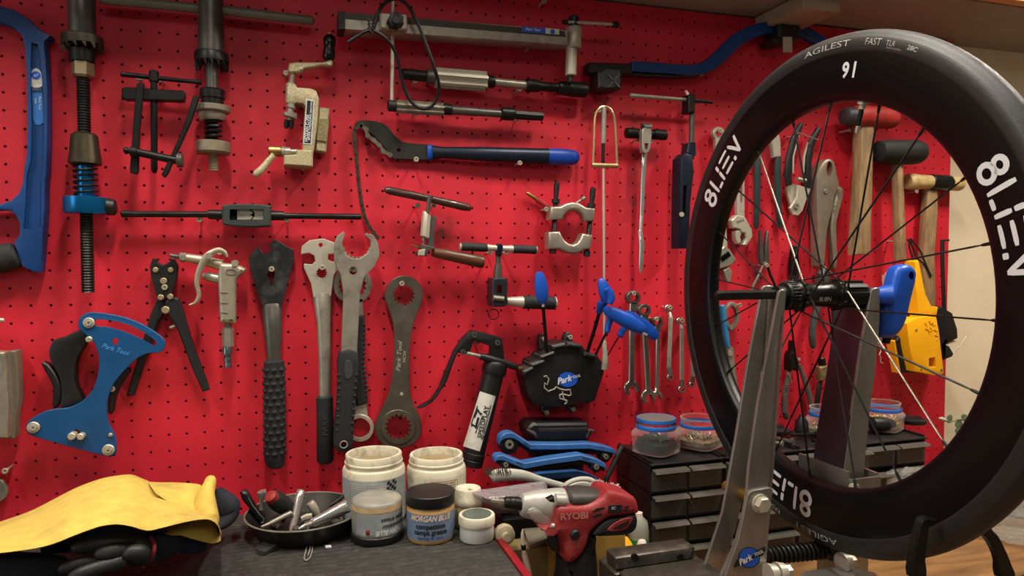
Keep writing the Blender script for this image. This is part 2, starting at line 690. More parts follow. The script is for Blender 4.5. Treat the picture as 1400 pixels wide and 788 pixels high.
DRILLR = mat('dusty_red_plastic', (142, 38, 42), 0.5, 0, 0.1, 30, dirt=(190, 130, 120), dirt_amt=0.3, dirt_scale=30)
DRILLS = mat('dusty_silver_plastic', (176, 174, 166), 0.42, 0.3, 0.1, 40, dirt=(110, 102, 92), dirt_amt=0.5, dirt_scale=40)
CARD = mat('stained_yellow_board', (176, 138, 60), 0.7, 0, 0.2, 20, dirt=(96, 70, 30), dirt_amt=0.6, dirt_scale=30)
REDBALL = mat('red_rubber_head', (176, 46, 40), 0.55, 0, 0.2, 30, dirt=(70, 26, 22), dirt_amt=0.6, dirt_scale=40)
HORN = mat('yellowed_mallet_face', (196, 168, 112), 0.55, 0, 0.15, 40, dirt=(90, 70, 44), dirt_amt=0.6, dirt_scale=50)
PINK = mat('off_white_plastic', (214, 198, 184), 0.5, 0, 0.08, 30)
GREEN = mat('green_label', (20, 120, 70), 0.5, 0, 0.08, 30)
LEAF = mat('grey_green_leaf', (98, 116, 92), 0.6, 0, 0.3, 120)
TEAL = mat('teal_plastic', (40, 150, 170), 0.45, 0, 0.08, 30)
DARKGR = mat('dark_green_grip', (24, 46, 46), 0.55, 0, 0.15, 40)
STEELBAR = mat('square_steel_bar', (150, 140, 122), 0.28, 1.0, 0.15, 40, dirt=(70, 60, 48), dirt_amt=0.5, dirt_scale=30)
BANDB = mat('blue_lever_band', (46, 92, 150), 0.5, 0, 0.15, 60)
BRIST = mat('pale_bristle', (206, 198, 180), 0.8, 0, 0.15, 200)


def glassy(name, rgb, alpha, rough=0.12, bump=0.0, bscale=80):
    """thin clear plastic: mostly see-through with a glossy skin"""
    if name in _mats:
        return _mats[name]
    m = bpy.data.materials.new(name)
    m.use_nodes = True
    nt = m.node_tree
    nd, ln = nt.nodes, nt.links
    b = nd['Principled BSDF']
    b.inputs['Base Color'].default_value = lin(rgb) + (1,)
    b.inputs['Roughness'].default_value = rough
    b.inputs['Specular IOR Level'].default_value = 0.6
    tr = nd.new('ShaderNodeBsdfTransparent')
    mx = nd.new('ShaderNodeMixShader')
    lw = nd.new('ShaderNodeLayerWeight')
    lw.inputs[0].default_value = 0.25
    ma = nd.new('ShaderNodeMath')
    ma.operation = 'MULTIPLY_ADD'
    ma.inputs[1].default_value = 0.55
    ma.inputs[2].default_value = alpha
    ma.use_clamp = True
    ln.new(lw.outputs['Facing'], ma.inputs[0])
    ln.new(ma.outputs[0], mx.inputs[0])
    ln.new(tr.outputs[0], mx.inputs[1])
    ln.new(b.outputs[0], mx.inputs[2])
    ln.new(mx.outputs[0], nd['Material Output'].inputs[0])
    if bump:
        tc = nd.new('ShaderNodeTexCoord')
        bn = nd.new('ShaderNodeTexNoise')
        bn.inputs['Scale'].default_value = bscale
        ln.new(tc.outputs['Object'], bn.inputs['Vector'])
        bp = nd.new('ShaderNodeBump')
        bp.inputs['Strength'].default_value = bump
        bp.inputs['Distance'].default_value = 0.01
        ln.new(bn.outputs['Fac'], bp.inputs['Height'])
        ln.new(bp.outputs[0], b.inputs['Normal'])
    _mats[name] = m
    return m


CLEAR = glassy('clear_jar_plastic', (210, 208, 200), 0.06)
BAGM = glassy('clear_bag_plastic', (206, 206, 198), 0.22, 0.15, 0.8, 60)
SMOKE = glassy('smoky_drawer_plastic', (92, 88, 80), 0.40, 0.2)
GBAG = glassy('grey_bag_plastic', (150, 140, 142), 0.5, 0.2, 0.6, 40)

# ================================================================== the setting
ZB, ZM = 0.91, 1.05                 # wooden bench top, black mat on the red chest
BX0, BX1, BZ0, BZ1 = -0.95, 1.3625, 0.945, 1.909
GX, GZ, PT = 0.19863, 1.58497, 0.0254


def build_pegboard():
    """one sheet with every hole cut through it"""
    mb = MB()
    i0, i1 = math.ceil((BX0 - GX) / PT + 0.5), math.floor((BX1 - GX) / PT - 0.5)
    j0, j1 = math.ceil((BZ0 - GZ) / PT + 0.5), math.floor((BZ1 - GZ) / PT - 0.5)
    r, h, T = 0.0021, PT / 2, 0.0055
    corner = [(h * a, h * b) for a, b in ((1, 0), (1, 1), (0, 1), (-1, 1), (-1, 0), (-1, -1), (0, -1), (1, -1))]
    hole = [(r * cos(pi / 4 * k), r * sin(pi / 4 * k)) for k in range(8)]
    for i in range(i0, i1 + 1):
        for j in range(j0, j1 + 1):
            x, z = GX + i * PT, GZ + j * PT
            b = len(mb.v)
            mb.v += [(x + u, 0, z + v) for u, v in corner] + [(x + u, 0, z + v) for u, v in hole] + [(x + u, T, z + v) for u, v in hole]
            for k in range(8):
                k2 = (k + 1) % 8
                mb.f.append((b + k, b + k2, b + 8 + k2, b + 8 + k))
                mb.f.append((b + 8 + k, b + 8 + k2, b + 16 + k2, b + 16 + k))
    xa, xb = GX + (i0 - .5) * PT, GX + (i1 + .5) * PT
    za, zb = GZ + (j0 - .5) * PT, GZ + (j1 + .5) * PT

    def strip(x0, x1, z0, z1):
        b = len(mb.v)
        mb.v += [(x0, 0, z0), (x1, 0, z0), (x1, 0, z1), (x0, 0, z1)]
        mb.f.append((b, b + 1, b + 2, b + 3))
    strip(BX0, xa, BZ0, BZ1)
    strip(xb, BX1, BZ0, zb)
    strip(xa, xb, BZ0, za)
    c = 0.006
    b = len(mb.v)
    mb.v += [(xa, 0, zb), (BX1, 0, zb), (BX1, 0, BZ1 - c), (BX1 - c * .3, 0, BZ1 - c * .3), (BX1 - c, 0, BZ1), (xa, 0, BZ1)]
    mb.f.append(tuple(range(b, b + 6)))
    b = len(mb.v)
    mb.v += [(BX0, 0, BZ0), (BX1, 0, BZ0), (BX1, 0, BZ1), (BX0, 0, BZ1), (BX0, T, BZ0), (BX1, T, BZ0), (BX1, T, BZ1), (BX0, T, BZ1)]
    for k in range(4):
        mb.f.append((b + k, b + (k + 1) % 4, b + 4 + (k + 1) % 4, b + 4 + k))
    me = bpy.data.meshes.new('pegboard')
    L = Vector((0.2, 0, BZ0))
    me.from_pydata([tuple(Vector(p) - L) for p in mb.v], [], mb.f)
    me.materials.append(RED)
    me.update()
    o = bpy.data.objects.new('pegboard', me)
    o.location = L
    put(o, None)
    return tag(o, 'red painted pegboard with a grid of round holes, carrying all the hanging tools', 'pegboard')


struct('wall_back', MB().box((-2.4, 0.035, 0), (3.6, 0.12, 2.5)), CREAM)
struct('wall_right', MB().box((3.6, -3.4, 0), (3.7, 0.12, 2.5)), CREAM)
struct('wall_left', MB().box((-2.5, -3.4, 0), (-2.4, 0.12, 2.5)), CREAM)
struct('floor', MB().box((-2.5, -3.4, -0.1), (3.7, 0.12, 0)), FLOORM)
struct('ceiling', MB().box((-2.5, -3.4, 2.5), (3.7, 0.12, 2.6)), CREAM)
for nm, x0 in (('trim_1', -0.97), ('trim_2', 1.33)):
    struct(nm, MB().box((x0, 0.006, 0.95), (x0 + 0.025, 0.034, 1.905)), PINE)      # battens the board is fixed to
build_pegboard()

sh = thing('shelf', 'grey painted shelf with a pine front edge above the red pegboard', 'shelf', (0.6, 0.03, 1.912))
obj('shelf_board', MB().box((-1.0, -0.185, 1.913), (2.6, 0.034, 1.931)), SHELFW, sh)
obj('front_edge', MB().box((-1.0, -0.205, 1.914), (2.6, -0.186, 1.955), 0.003), PINE, sh, 'pine front edge')
solo('shelf_bracket', MB().box((0.865, -0.135, 1.884), (0.945, 0.0, 1.912), 0.002), mat('grey_brown_timber', (150, 128, 106), 0.7, 0, 0.15, 12, stretch=(1, 8, 8)),
     'short grey-brown timber block under the shelf, above the blue arm gauge', 'bracket')

bn = thing('workbench', 'brown wooden workbench under the wheel and drawer cabinets', 'workbench', (0.6, -0.4, 0))
obj('worktop', MB().box((-1.2, -0.86, ZB - 0.04), (2.6, -0.002, ZB), 0.003), WOODTOP, bn)
for x in (-1.15, 2.5):
    for y in (-0.82, -0.1):
        obj('leg', MB().box((x, y, 0), (x + 0.07, y + 0.07, ZB - 0.04), 0.004), WOODTOP, bn)
CX1 = PZ(680, 727, ZM).x
ch = thing('tool_chest', 'low red metal chest with a black ribbed rubber mat on top', 'tool chest', (-0.4, -0.4, ZB))
obj('chest_body', MB().box((-1.1, -0.84, ZB + 0.001), (CX1, -0.012, ZM - 0.004), 0.003), REDTRIM, ch)
mm_ = MB()
mm_.box((-1.09, -0.83, ZM - 0.0045), (CX1 - 0.011, -0.02, ZM), 0.001)
for k in range(64):
    y = -0.82 + k * 0.0123
    mm_.loft([[(-1.085, y, ZM), (-1.085, y + .003, ZM + .0009), (-1.085, y + .006, ZM)], [(CX1 - .016, y, ZM), (CX1 - .016, y + .003, ZM + .0009), (CX1 - .016, y + .006, ZM)]])
obj('rubber_mat', mm_, RUBBER, ch, 'black ribbed rubber mat')
obj('edge_lip', MB().box((CX1 - 0.010, -0.835, ZM - 0.004), (CX1, -0.016, ZM + 0.003), 0.001), REDTRIM, ch, 'red edge lip')

# ================================================================== screws that carry the tools
_screw = None


def screw(px, py, label, out=0.03, dark=False):
    """a pan-head screw standing out of the board: shank and crossed head"""
    global _screw
    p = P(px, py, out)
    if _screw is None:
        t = thing('screw', label, 'screw', (p.x, 0.0, p.z), 'screws holding tools on the pegboard')
        L = Vector((p.x, 0, p.z))
        sh_ = MB().rod3([L + Vector((0, -0.0003, 0)), L + Vector((0, -out + .003, 0))], 0.0018, 8)
        obj('shank', sh_, SILVER, t)
        hd = MB()
        rings = []
        for r, y in ((0.0018, -out + .003), (0.0042, -out + .0022), (0.0044, -out + .0012), (0.0037, -out), (0.0020, -out), (0.0015, -out + .0016)):
            rings.append([L + Vector((r * cos(pi / 6 * k), y, r * sin(pi / 6 * k))) for k in range(12)])
        hd.loft(rings)
        obj('screw_head', hd, mat('zinc_screw', (170, 160, 140), .4, .3, .1, 60), t)
        _screw = t
        return t
    t = dup_tree(_screw)
    t.location = (p.x, 0.0, p.z)
    t['label'] = label
    return t


def lump(x, y, z):
    return noise.noise(Vector((x, y, z)))


# ================================================================== hanging tools, from the far end of the board
# ---- blue hacksaw
def hacksaw():
    t = thing('hacksaw', 'blue framed hacksaw hanging at the edge of the board beside the threaded press', 'hacksaw', P(30, 370, .02))
    o = [(-60, -2)] + q('a', '0,25 60,42 130,85 185,138 228,158 197,188 205,260 212,400 213,600 208,788') + \
        q('b', '270,60 268,230 262,350 240,625 200,622 130,590 80,445 114,400 118,340 95,285 60,255 0,250') + [(-60, 292), (-60, 276)] + \
        q('b', '0,215 60,195 110,150 134,90 140,0') + q('a', '118,700 122,560 118,330 108,200 95,155 60,122 0,98') + [(-60, 22)]
    hole = q('a', '140,190 170,200 180,260 194,420 196,600 194,740') + q('b', '246,60 246,180 244,345 200,365 140,362 152,200 160,40') + q('a', '138,720 142,560 136,340')
    fr = obj('frame', MB().plate(o, .008, .022, [hole], .0025, 2), BLUEDK, t)
    obj('web', MB().plate(inset(hole, .3), .012, .012), BLUEDK, fr)
    g = q('b', '110,515,60 95,520,78 40,534,84 0,545,84') + [(-60, 362, 19)]
    obj('handle', MB().rod(g, .022, 14, .8), GRIP, t, 'black rubber handle')
    st = MB().plate(spline(q('a', '138,345 142,322 160,306 180,318 187,345 188,388 140,388'), 3), .0245, .0006)
    lb = obj('sticker', st, LABELW, t, 'white sticker with a blue round emblem')
    obj('emblem', MB().disc(49, 103, 5.6, .0252, .0004, 20), BLUEPR, lb)
    tpx(lb, 'Park', WHITEP, 49, 103, 4.2, -20, .026, .9, .01, .3)
    tpx(lb, 'SAW-1', GREYP, 50, 122, 4, 0, .0253)
    s2 = MB().plate(q('a', '145,418 190,418 196,548 182,562 160,560 150,540'), .0245, .0005)
    b2 = obj('sticker', s2, mat('light_blue_sticker', (44, 108, 180), .5), t, 'light blue sticker')
    tpx(b2, 'Park Tool', WHITEP, 54.5, 141, 4.5, 90, .0254)
    tpx(b2, 'USA', WHITEP, 48.5, 138, 4, 90, .0254)
    obj('grip_end', MB().rod(q('b', '272,350,8 268,420,10 262,520,9 250,600,6'), .012, 8), BLACK, t)


hacksaw()


# ---- headset press: screw, cone and blue handwheel
def press():
    O = .034
    t = thing('headset_press', 'long threaded headset press with a blue handwheel and coil spring', 'bearing press', P(120, 400, O))
    obj('tube', MB().rod([(110, -24, 17), (111.6, 1, 17), (113, 50, 16.6), (113, 52, 15)], O, 20), GUN, t)
    mb = MB().rod(q('a', '369,160,76 369,166,84 371,205,84 372,212,70'), O, 24)
    for k in range(14):
        a = 2 * pi * k / 14
        c = P(112.8, 64, O)
        rr = 23.5 * mpp(c)
        d = Vector((cos(a), sin(a), 0))
        e = Vector((-sin(a), cos(a), 0))
        b = c + d * rr
        mb.loft([[b - d * .003 + e * .0045 + Vector((0, 0, .004)), b + d * .0015 + e * .0045 + Vector((0, 0, .004)), b + d * .0015 - e * .002 + Vector((0, 0, .004)), b - d * .003 - e * .002 + Vector((0, 0, .004))],
                 [b - d * .003 + e * .0045 + Vector((0, 0, -.006)), b + d * .0015 + e * .0045 + Vector((0, 0, -.006)), b + d * .0015 + e * .001 + Vector((0, 0, -.001)), b - d * .003 + e * .001 + Vector((0, 0, -.001))]])
    obj('toothed_cutter', mb, mat('oiled_cutter_steel', (62, 58, 46), .4, .7, .25, 60), t)
    obj('collar', MB().rod(q('a', '371,225,54 372,280,50'), O, 20), BLACKM, t)
    obj('hex_nut', MB().rod(q('a', '372,282,46 373,340,46 373,350,36'), O, 6), mat('tarnished_nut', (150, 138, 110), .4, .8, .2, 50), t)
    obj('threaded_rod', MB().thread(113.7, 106, 120.5, 400, 8.6, O, 78), BLACKM, t)
    obj('cone', MB().rod(q('a', '379,600,46 379,608,54 380,665,60 381,668,60 382,735,68 382,742,58'), O, 24), mat('oiled_cone', (66, 60, 44), .4, .7, .2, 60), t)
    obj('sleeve', MB().rod([(116.2, 224, 10.5), (118, 268, 10.5)], O, 20), BLUEAN, t, 'blue sleeve')
    obj('spring', MB().coil(116, 223, 118, 269, 14.2, 1.6, 6, O), BLACKM, t)
    obj('handwheel', MB().rod([(117.9, 268, 11), (117.9, 269.5, 25), (117.9, 270.5, 27.5), (118.2, 290, 27.5), (118.2, 292.5, 26), (118.2, 293, 10)], O, 30), BLUEAN, t, 'blue handwheel')
    obj('lock_knob', MB().rod([(140, 282, 9), (146, 282.5, 10), (147, 282.5, 12), (157, 284, 11), (159, 284, 8)], O, 14), BLACK, t)


press()


# ---- facing and reaming tool with crossbar
def facer():
    O = .032
    t = thing('facing_tool', 'grey head tube facing tool with toothed cutter and long crossbar', 'reaming tool', P(290, 230, O))
    obj('tube', MB().rod(q('d', '466,-50,50 468,235,54 468,236,40'), O, 22), GUN, t)
    mb = MB().rod(q('d', '470,228,66 470,234,70 471,268,70 471,270,50'), O, 24)
    for k in range(16):
        a = 2 * pi * k / 16
        c = P(289.4, 87, O)
        rr = 20.2 * mpp(c)
        d = Vector((cos(a), sin(a), 0))
        e = Vector((-sin(a), cos(a), 0))
        b = c + d * rr
        mb.loft([[b - d * .003 + e * .004 + Vector((0, 0, .003)), b + d * .0012 + e * .004 + Vector((0, 0, .003)), b + d * .0012 - e * .003 + Vector((0, 0, .003)), b - d * .003 - e * .003 + Vector((0, 0, .003))],
                 [b - d * .003 + e * .004 + Vector((0, 0, -.009)), b + d * .0012 + e * .004 + Vector((0, 0, -.009)), b + d * .0012 + e * .001 + Vector((0, 0, -.001)), b - d * .003 + e * .001 + Vector((0, 0, -.001))]])
    obj('toothed_cutter', mb, BLACKM, t)
    obj('shaft', MB().rod(q('d', '470,270,26 472,390,26'), O, 16), GUN, t)
    obj('collar', MB().rod(q('d', '473,385,46 473,392,52 474,425,52 474,426,46 474,455,46'), O, 20), BLACKM, t)
    obj('washer', MB().rod(q('d', '474,456,68 474,460,72 474,480,72 474,486,66'), O, 26), DULL, t)
    obj('bushing', MB().rod(q('d', '474,486,56 475,505,56 476,520,46'), O, 22), STEEL, t)
    obj('spring', MB().coil(*q('d', '477,520')[0], *q('d', '478,608')[0], 10.2, 2.2, 4.2, O), BLACKM, t)
    obj('spindle', MB().rod(q('d', '477,515,20 478,610,20'), O, 12), BLACKM, t)
    obj('knurled_knob', MB().rod(q('d', '478,610,62 478,616,70 478,655,70 478,664,62'), O, 28), mat('tan_knob', (128, 118, 98), .5, .4, .2, 60), t)
    a, b = q('d', '478,664')[0], q('d', '479,735')[0]
    obj('threaded_end', MB().thread(*a, *b, 6.6, O, 9), STEEL, t)
    obj('crossbar', MB().rod([(136, -2, 6.6), (150, 0, 6.8), (262, 10.5, 6.6), (281, 12.5, 5)], O, 14), mat('grey_painted_bar', (112, 108, 96), .5, .3, .15, 40), t, 'grey crossbar half')
    obj('crossbar', MB().rod([(299, 13.5, 5), (312, 15, 6.6), (424, 28, 6.2), (428, 28.6, 5), (429.5, 29, 2.5)], O, 14), mat('grey_painted_bar', (112, 108, 96)), t, 'grey crossbar half')


facer()


# ---- black bearing puller
def puller():
    t = thing('bearing_puller', 'black steel bearing puller with two arms and a T-bar', 'puller', P(212, 235, .02))
    obj('t_bar', MB().rod(q('d', '78,320,6 84,320,13 96,321,11 200,332,10 222,334,10 250,338,10 405,353,9 412,354,12 424,355,12 428,355,6'), .038, 12), BLACKM, t)
    obj('boss', MB().rod(q('d', '222,305,16 222,310,20 222,350,20 222,356,15'), .038, 16), BLACKM, t)
    obj('screw_rod', MB().rod(q('d', '222,352,14 224,728,13 225,742,9 225,747,4'), .038, 14), BLACKM, t)
    obj('crossbeam', MB().plate(q('d', '82,380 98,374 350,390 356,405 350,434 98,428 82,420'), .030, .016, [], .0015), BLACKM, t)
    obj('arm', MB().plate(q('d', '146,362 160,354 178,366 160,560 154,740 146,752 118,744 118,725 130,560'), .046, .007, [], .0012), BLACKM, t)
    obj('arm', MB().plate(q('d', '390,414 402,410 418,420 380,530 316,670 282,750 266,766 254,750 284,690 344,560'), .0565, .006, [], .0012), BLACKM, t)
    obj('cross_bolt', MB().rod(q('d', '92,648,10 98,648,16 106,650,16 107,650,12 120,652,12 121,652,22 150,656,22 151,656,17 320,692,17'), .058, 12), BLACKM, t)
    obj('knob', MB().rod(q('d', '318,690,24 322,690,30 344,692,32 348,692,26'), .058, 18), GUN, t)
    screw(*q('d', '158,338')[0], 'screw under the T-bar of the black bearing puller, on the facing of the arm')
    screw(*q('d', '250,343')[0], 'screw under the T-bar of the black bearing puller, beside its central boss')


puller()


# ---- spoke threading machine
def threader():
    t = thing('spoke_threader', 'gold hammered spoke threading machine with black crank handle', 'threading machine', P(*q('e', '280,710')[0], .02))
    obj('body', MB().plate(q('e', '222,312 236,301 262,303 274,318 340,322 368,336 382,372 374,500 358,625 350,640 298,640 300,560 312,412 302,400 270,397 262,402 220,398'), .012, .03, [], .004, 2), GOLD, t)
    obj('bearing_tube', MB().rod(q('e', '246,300,18 244,308,26 242,395,26 242,398,20'), .034, 16), GOLD, t)
    lb = obj('name_plate', MB().plate(q('e', '318,378 357,383 343,600 303,596'), .0425, .0006), WHITEP, t)
    obj('plate_ground', MB().plate(q('e', '322,384 353,388 339,595 307,592'), .0431, .0003), BLACKP, lb)
    x, y = q('e', '322,520')[0]
    tpx(lb, 'HOZAN C-700', WHITEP, x, y, 6, -86, .0438, .95, .02)
    x, y = q('e', '338,480')[0]
    tpx(lb, 'SPOKE THREADING MACHINE', WHITEP, x, y, 3.9, -86, .0438, 1.05, .02)
    obj('backing_block', MB().plate(q('e', '378,416 432,422 415,640 362,632'), .004, .024, [], .002), GOLD, t)
    obj('block_band', MB().plate(q('e', '376,472 429,478 419,585 368,578'), .028, .003), mat('dull_gold_recess', (140, 126, 92), .5, .4, .3, 400), t)
    obj('base', MB().plate(q('e', '270,624 352,628 350,710 207,700 208,652 268,648'), .008, .045, [], .002), GOLD, t)
    obj('base_bolt', MB().rod(q('e', '302,700,14 302,722,14 302,726,9'), .03, 6), STEEL, t)
    obj('shaft', MB().rod(q('e', '252,240,13 246,302,13'), .034, 12), STEEL, t)
    obj('crank_arm', MB().plate(q('e', '234,202 260,196 400,197 440,182 452,200 440,217 395,213 310,228 290,246 240,248 227,236'), .03, .012, [], .002), GOLD, t)
    obj('clamp_bolt', MB().rod(q('e', '286,236,14 300,234,14 302,234,9'), .05, 8), STEEL, t)
    obj('crank_handle', MB().rod(q('e', '428,190,20 428,183,24 427,176,29 429,150,30 430,128,24 431,108,29 432,84,31 432,70,24 432,62,12'), .036, 18), mat('black_lacquer', (18, 16, 20), .2, 0, .1, 20), t)
    obj('handle_pin', MB().rod(q('e', '432,64,8 432,54,8'), .036, 8), SILVER, t)
    obj('chuck', MB().rod(q('e', '242,398,22 242,422,22 241,424,15 238,446,15 238,448,36 237,468,34 236,470,14 236,482,14'), .034, 16), STEEL, t)
    for a in ('222,478,11 220,512,12 219,522,6', '246,480,11 245,512,12 244,524,6'):
        obj('chuck_jaw', MB().rod(q('e', a), .034, 8), BLACKM, t)
    obj('lever_hub', MB().rod(q('e', '132,632,20 136,632,27 192,634,27 195,634,20'), .034, 16), BRASS, t)
    obj('collar', MB().rod(q('e', '195,636,24 214,636,27 215,636,22 240,636,22 241,636,14 272,636,14'), .034, 14), STEEL, t)
    obj('lever', MB().rod(q('e', '160,650,15 140,672,15 100,722,18 76,742,19 66,750,13 62,754,5'), .044, 12, .6), GOLD, t)
    screw(*q('e', '218,236')[0], 'screw carrying the crank arm of the gold spoke threading machine', .046)


threader()


# ---- frame alignment gauge
def frame_gauge():
    t = thing('frame_gauge', 'long steel frame alignment gauge with sliding upright and T-handle', 'alignment gauge', P(640, 50, .04))
    mb = MB()
    a, b = [P(*p, .066) for p in q('f', '22,98 1105,180')]
    h0, h1 = 42 / 3.5 * mpp(a), 36 / 3.5 * mpp(b)
    rg = []
    for c, h in ((a, h0), (b, h1)):
        rg.append([c + Vector((0, .018 - y * .018, z * h)) for y, z in ((1, -.9), (1, .92), (.9, 1), (-.9, 1), (-1, .9), (-1, -.9), (-.9, -1), (.9, -1))])
    mb.loft(rg)
    br = obj('bar', mb, STEEL, t)
    obj('dark_face', MB().plate(q('f', '30,57 1090,149 1100,177 34,90'), .0662, .0004), mat('dark_bar_face', (58, 50, 44), .4, .3, .25, 40), br, 'dark oily upper face')  # thin dark brown plate over the upper half of the bar
    e = MB()
    e.loft([[c + (c - a) * .0 + Vector((0, .018 - y * .019, z * h0 * 1.06)) for y, z in ((1, -.9), (1, .9), (.9, 1), (-.9, 1), (-1, .9), (-1, -.9), (-.9, -1), (.9, -1))] for c in (a + (a - b).normalized() * .004, a + (b - a).normalized() * .006)])
    obj('end_cap', e, BLACK, t)
    x, y = q('f', '940,144')[0]
    st = obj('sticker', MB().plate(q('f', '888,126 1066,140 1066,166 888,153'), .0668, .0004), BLUEPR, t, 'blue and white maker sticker')
    obj('sticker_end', MB().plate(q('f', '1000,134 1066,140 1066,166 1000,161'), .0673, .0002), LABELW, st)
    obj('emblem', MB().disc(*q('f', '1034,151')[0], 3.4, .0676, .0002), BLUEPR, st)
    tpx(st, 'Park Tool', WHITEP, x, y - .6, 5, 4.5, .0681, 1, .02, .3)
    obj('slider_block', MB().plate(q('f', '208,58 340,66 342,142 210,134'), .025, .052, [], .002), SILVER, t)
    kb = MB()
    x, y = q('f', '286,93')[0]
    kb.plate([(x + (11.8 if k % 2 else 10) * cos(pi * k / 7), y + (11.8 if k % 2 else 10) * sin(pi * k / 7)) for k in range(14)], .078, .016, [], .003, 2)
    kb.disc(x, y, 6, .094, .005, 14, 0, .001)
    obj('star_knob', kb, BLACK, t, 'black star knob')
    obj('upright_rod', MB().rod(q('f', '272,-30,9 268,240,9 265,492,9'), .051, 12), SILVER, t)
    obj('foot', MB().rod(q('f', '244,505,20 248,505,28 282,508,28 286,508,24'), .051, 14), BLACK, t)
    obj('head_sleeve', MB().rod(q('f', '1136,132,36 1136,138,40 1130,228,42 1130,234,38'), .05, 22), SILVER, t)
    obj('head_cap', MB().rod(q('f', '1135,78,20 1135,84,25 1135,132,25'), .05, 18), DKBLUE, t)
    obj('plunger', MB().rod(q('f', '1126,234,27 1121,360,27 1121,364,22'), .05, 18), SILVER, t)
    obj('plunger_tip', MB().rod(q('f', '1118,364,13 1117,392,13 1117,396,9'), .05, 12), BLACK, t)
    th = obj('t_handle', MB().rod(q('f', '1090,105,8 1345,118,8'), .056, 10), SILVER, t)
    obj('handle_tip', MB().rod(q('f', '1082,105,9 1084,105,12 1106,106,12 1108,106,8'), .056, 10), BLACK, th)
    obj('handle_tip', MB().rod(q('f', '1318,117,10 1322,117,15 1345,118,15 1352,118,10'), .056, 10), BLACK, th)
    screw(*q('f', '948,207')[0], 'screw under the steel bar of the frame alignment gauge', .05)


frame_gauge()


def fluted(mb, x0, y0, x1, y1, r, off, n=6):
    mb.rod([(x0, y0, r * .72), (x1, y1, r * .72)], off, 16)
    a, b = P(x0, y0, off), P(x1, y1, off)
    t = (b - a).normalized()
    u = t.cross(Vector((0, 1, 0))).normalized()
    v = t.cross(u)
    R = r * mpp(a)
    for k in range(n):
        an = 2 * pi * k / n + .35
        d, e = u * cos(an) + v * sin(an), -u * sin(an) + v * cos(an)
        sec = [d * R * .6 - e * R * .16, d * R * 1.02 - e * R * .16, d * R * 1.02 + e * R * .12, d * R * .6 + e * R * .16]
        mb.loft([[a + s for s in sec], [b + s for s in sec]])
    return mb


def reamers():
    O = .03
    t = thing('reamer', 'larger adjustable reamer with silver blades under the alignment gauge', 'reamer', P(640, 110, O), 'adjustable reamers')
    obj('pilot', MB().rod(q('f', '312,354,20 316,354,26 430,366,26'), O, 16), BLACKM, t)
    obj('collar', MB().rod(q('f', '430,366,30 434,366,34 468,370,34 472,370,28'), O, 16), GUN, t)
    mb = MB()
    fluted(mb, *q('f', '472,371')[0], *q('f', '716,390')[0], 13.2, O)
    obj('blades', mb, SILVER, t, 'silver cutting blades')
    obj('collar', MB().rod(q('f', '714,389,28 718,389,31 752,393,29 756,393,24'), O, 16), BLACKM, t)
    obj('shaft', MB().rod(q('f', '754,393,20 912,409,20'), O, 14), STEEL, t)
    obj('collar', MB().rod(q('f', '905,408,26 910,408,31 965,412,29 975,413,22 1062,421,22'), O, 16), BLACKM, t)
    obj('socket_end', MB().rod(q('f', '1058,420,26 1062,421,32 1100,424,34 1101,424,32 1106,425,32 1107,425,36 1188,432,36 1196,433,30'), O, 18), BLACKM, t)
    screw(*q('f', '378,386')[0], 'screw under the black pilot end of the larger reamer')
    screw(*q('f', '877,426')[0], 'screw under the plain shaft of the larger reamer')
    t = thing('reamer', 'smaller adjustable reamer hung just above the chain whip', 'reamer', P(640, 150, O), 'adjustable reamers')
    mb = MB()
    fluted(mb, *q('f', '286,509')[0], *q('f', '512,524')[0], 8.6, O)
    obj('blades', mb, STEEL, t, 'steel cutting blades')
    obj('collar', MB().rod(q('f', '510,522,24 514,522,28 548,526,26 552,526,20'), O, 16), BLACKM, t)
    obj('shaft', MB().rod(q('f', '550,527,21 672,536,21 673,536,19 788,544,19'), O, 14), GUN, t)
    obj('collar', MB().rod(q('f', '785,543,24 790,543,31 846,547,31 852,548,24'), O, 16), BLACKM, t)
    obj('square_end', MB().rod(q('f', '850,548,22 940,555,22 941,555,21 986,558,21'), O, 8), BLACKM, t)
    screw(*q('f', '382,541')[0], 'screw under the bladed end of the smaller reamer')
    screw(*q('f', '877,568')[0], 'screw under the square end of the smaller reamer')


reamers()


def strap():
    t = thing('cable_loop', 'black cable tied in a hanging loop over the alignment gauge', 'cable', P(530, 40, .09))
    pth = q('f', '170,150 186,110 200,60 232,14 290,-6 340,26 388,110 432,220 470,330 491,420 468,496 420,521 372,502 332,440 306,350 288,265 248,196 196,156 150,146 104,170 54,202')
    obj('cable', MB().rod([p + (2.5,) for p in pth], [.09] * 8 + [.085, .07, .06, .056, .056, .06, .066, .075, .085, .09, .092, .09, .088], 8, sm=4), BLACK, t)
    kn = MB()
    for k in range(4):
        c = P(*q('f', '165,%d' % (105 + k * 17))[0], .092)
        kn.torus(c, (0.4 + .3 * (k % 2), .3, 1), .0042, .0012, 12, 6)
    obj('wire_tie', kn, GUN, t, 'twisted wire tie')


strap()


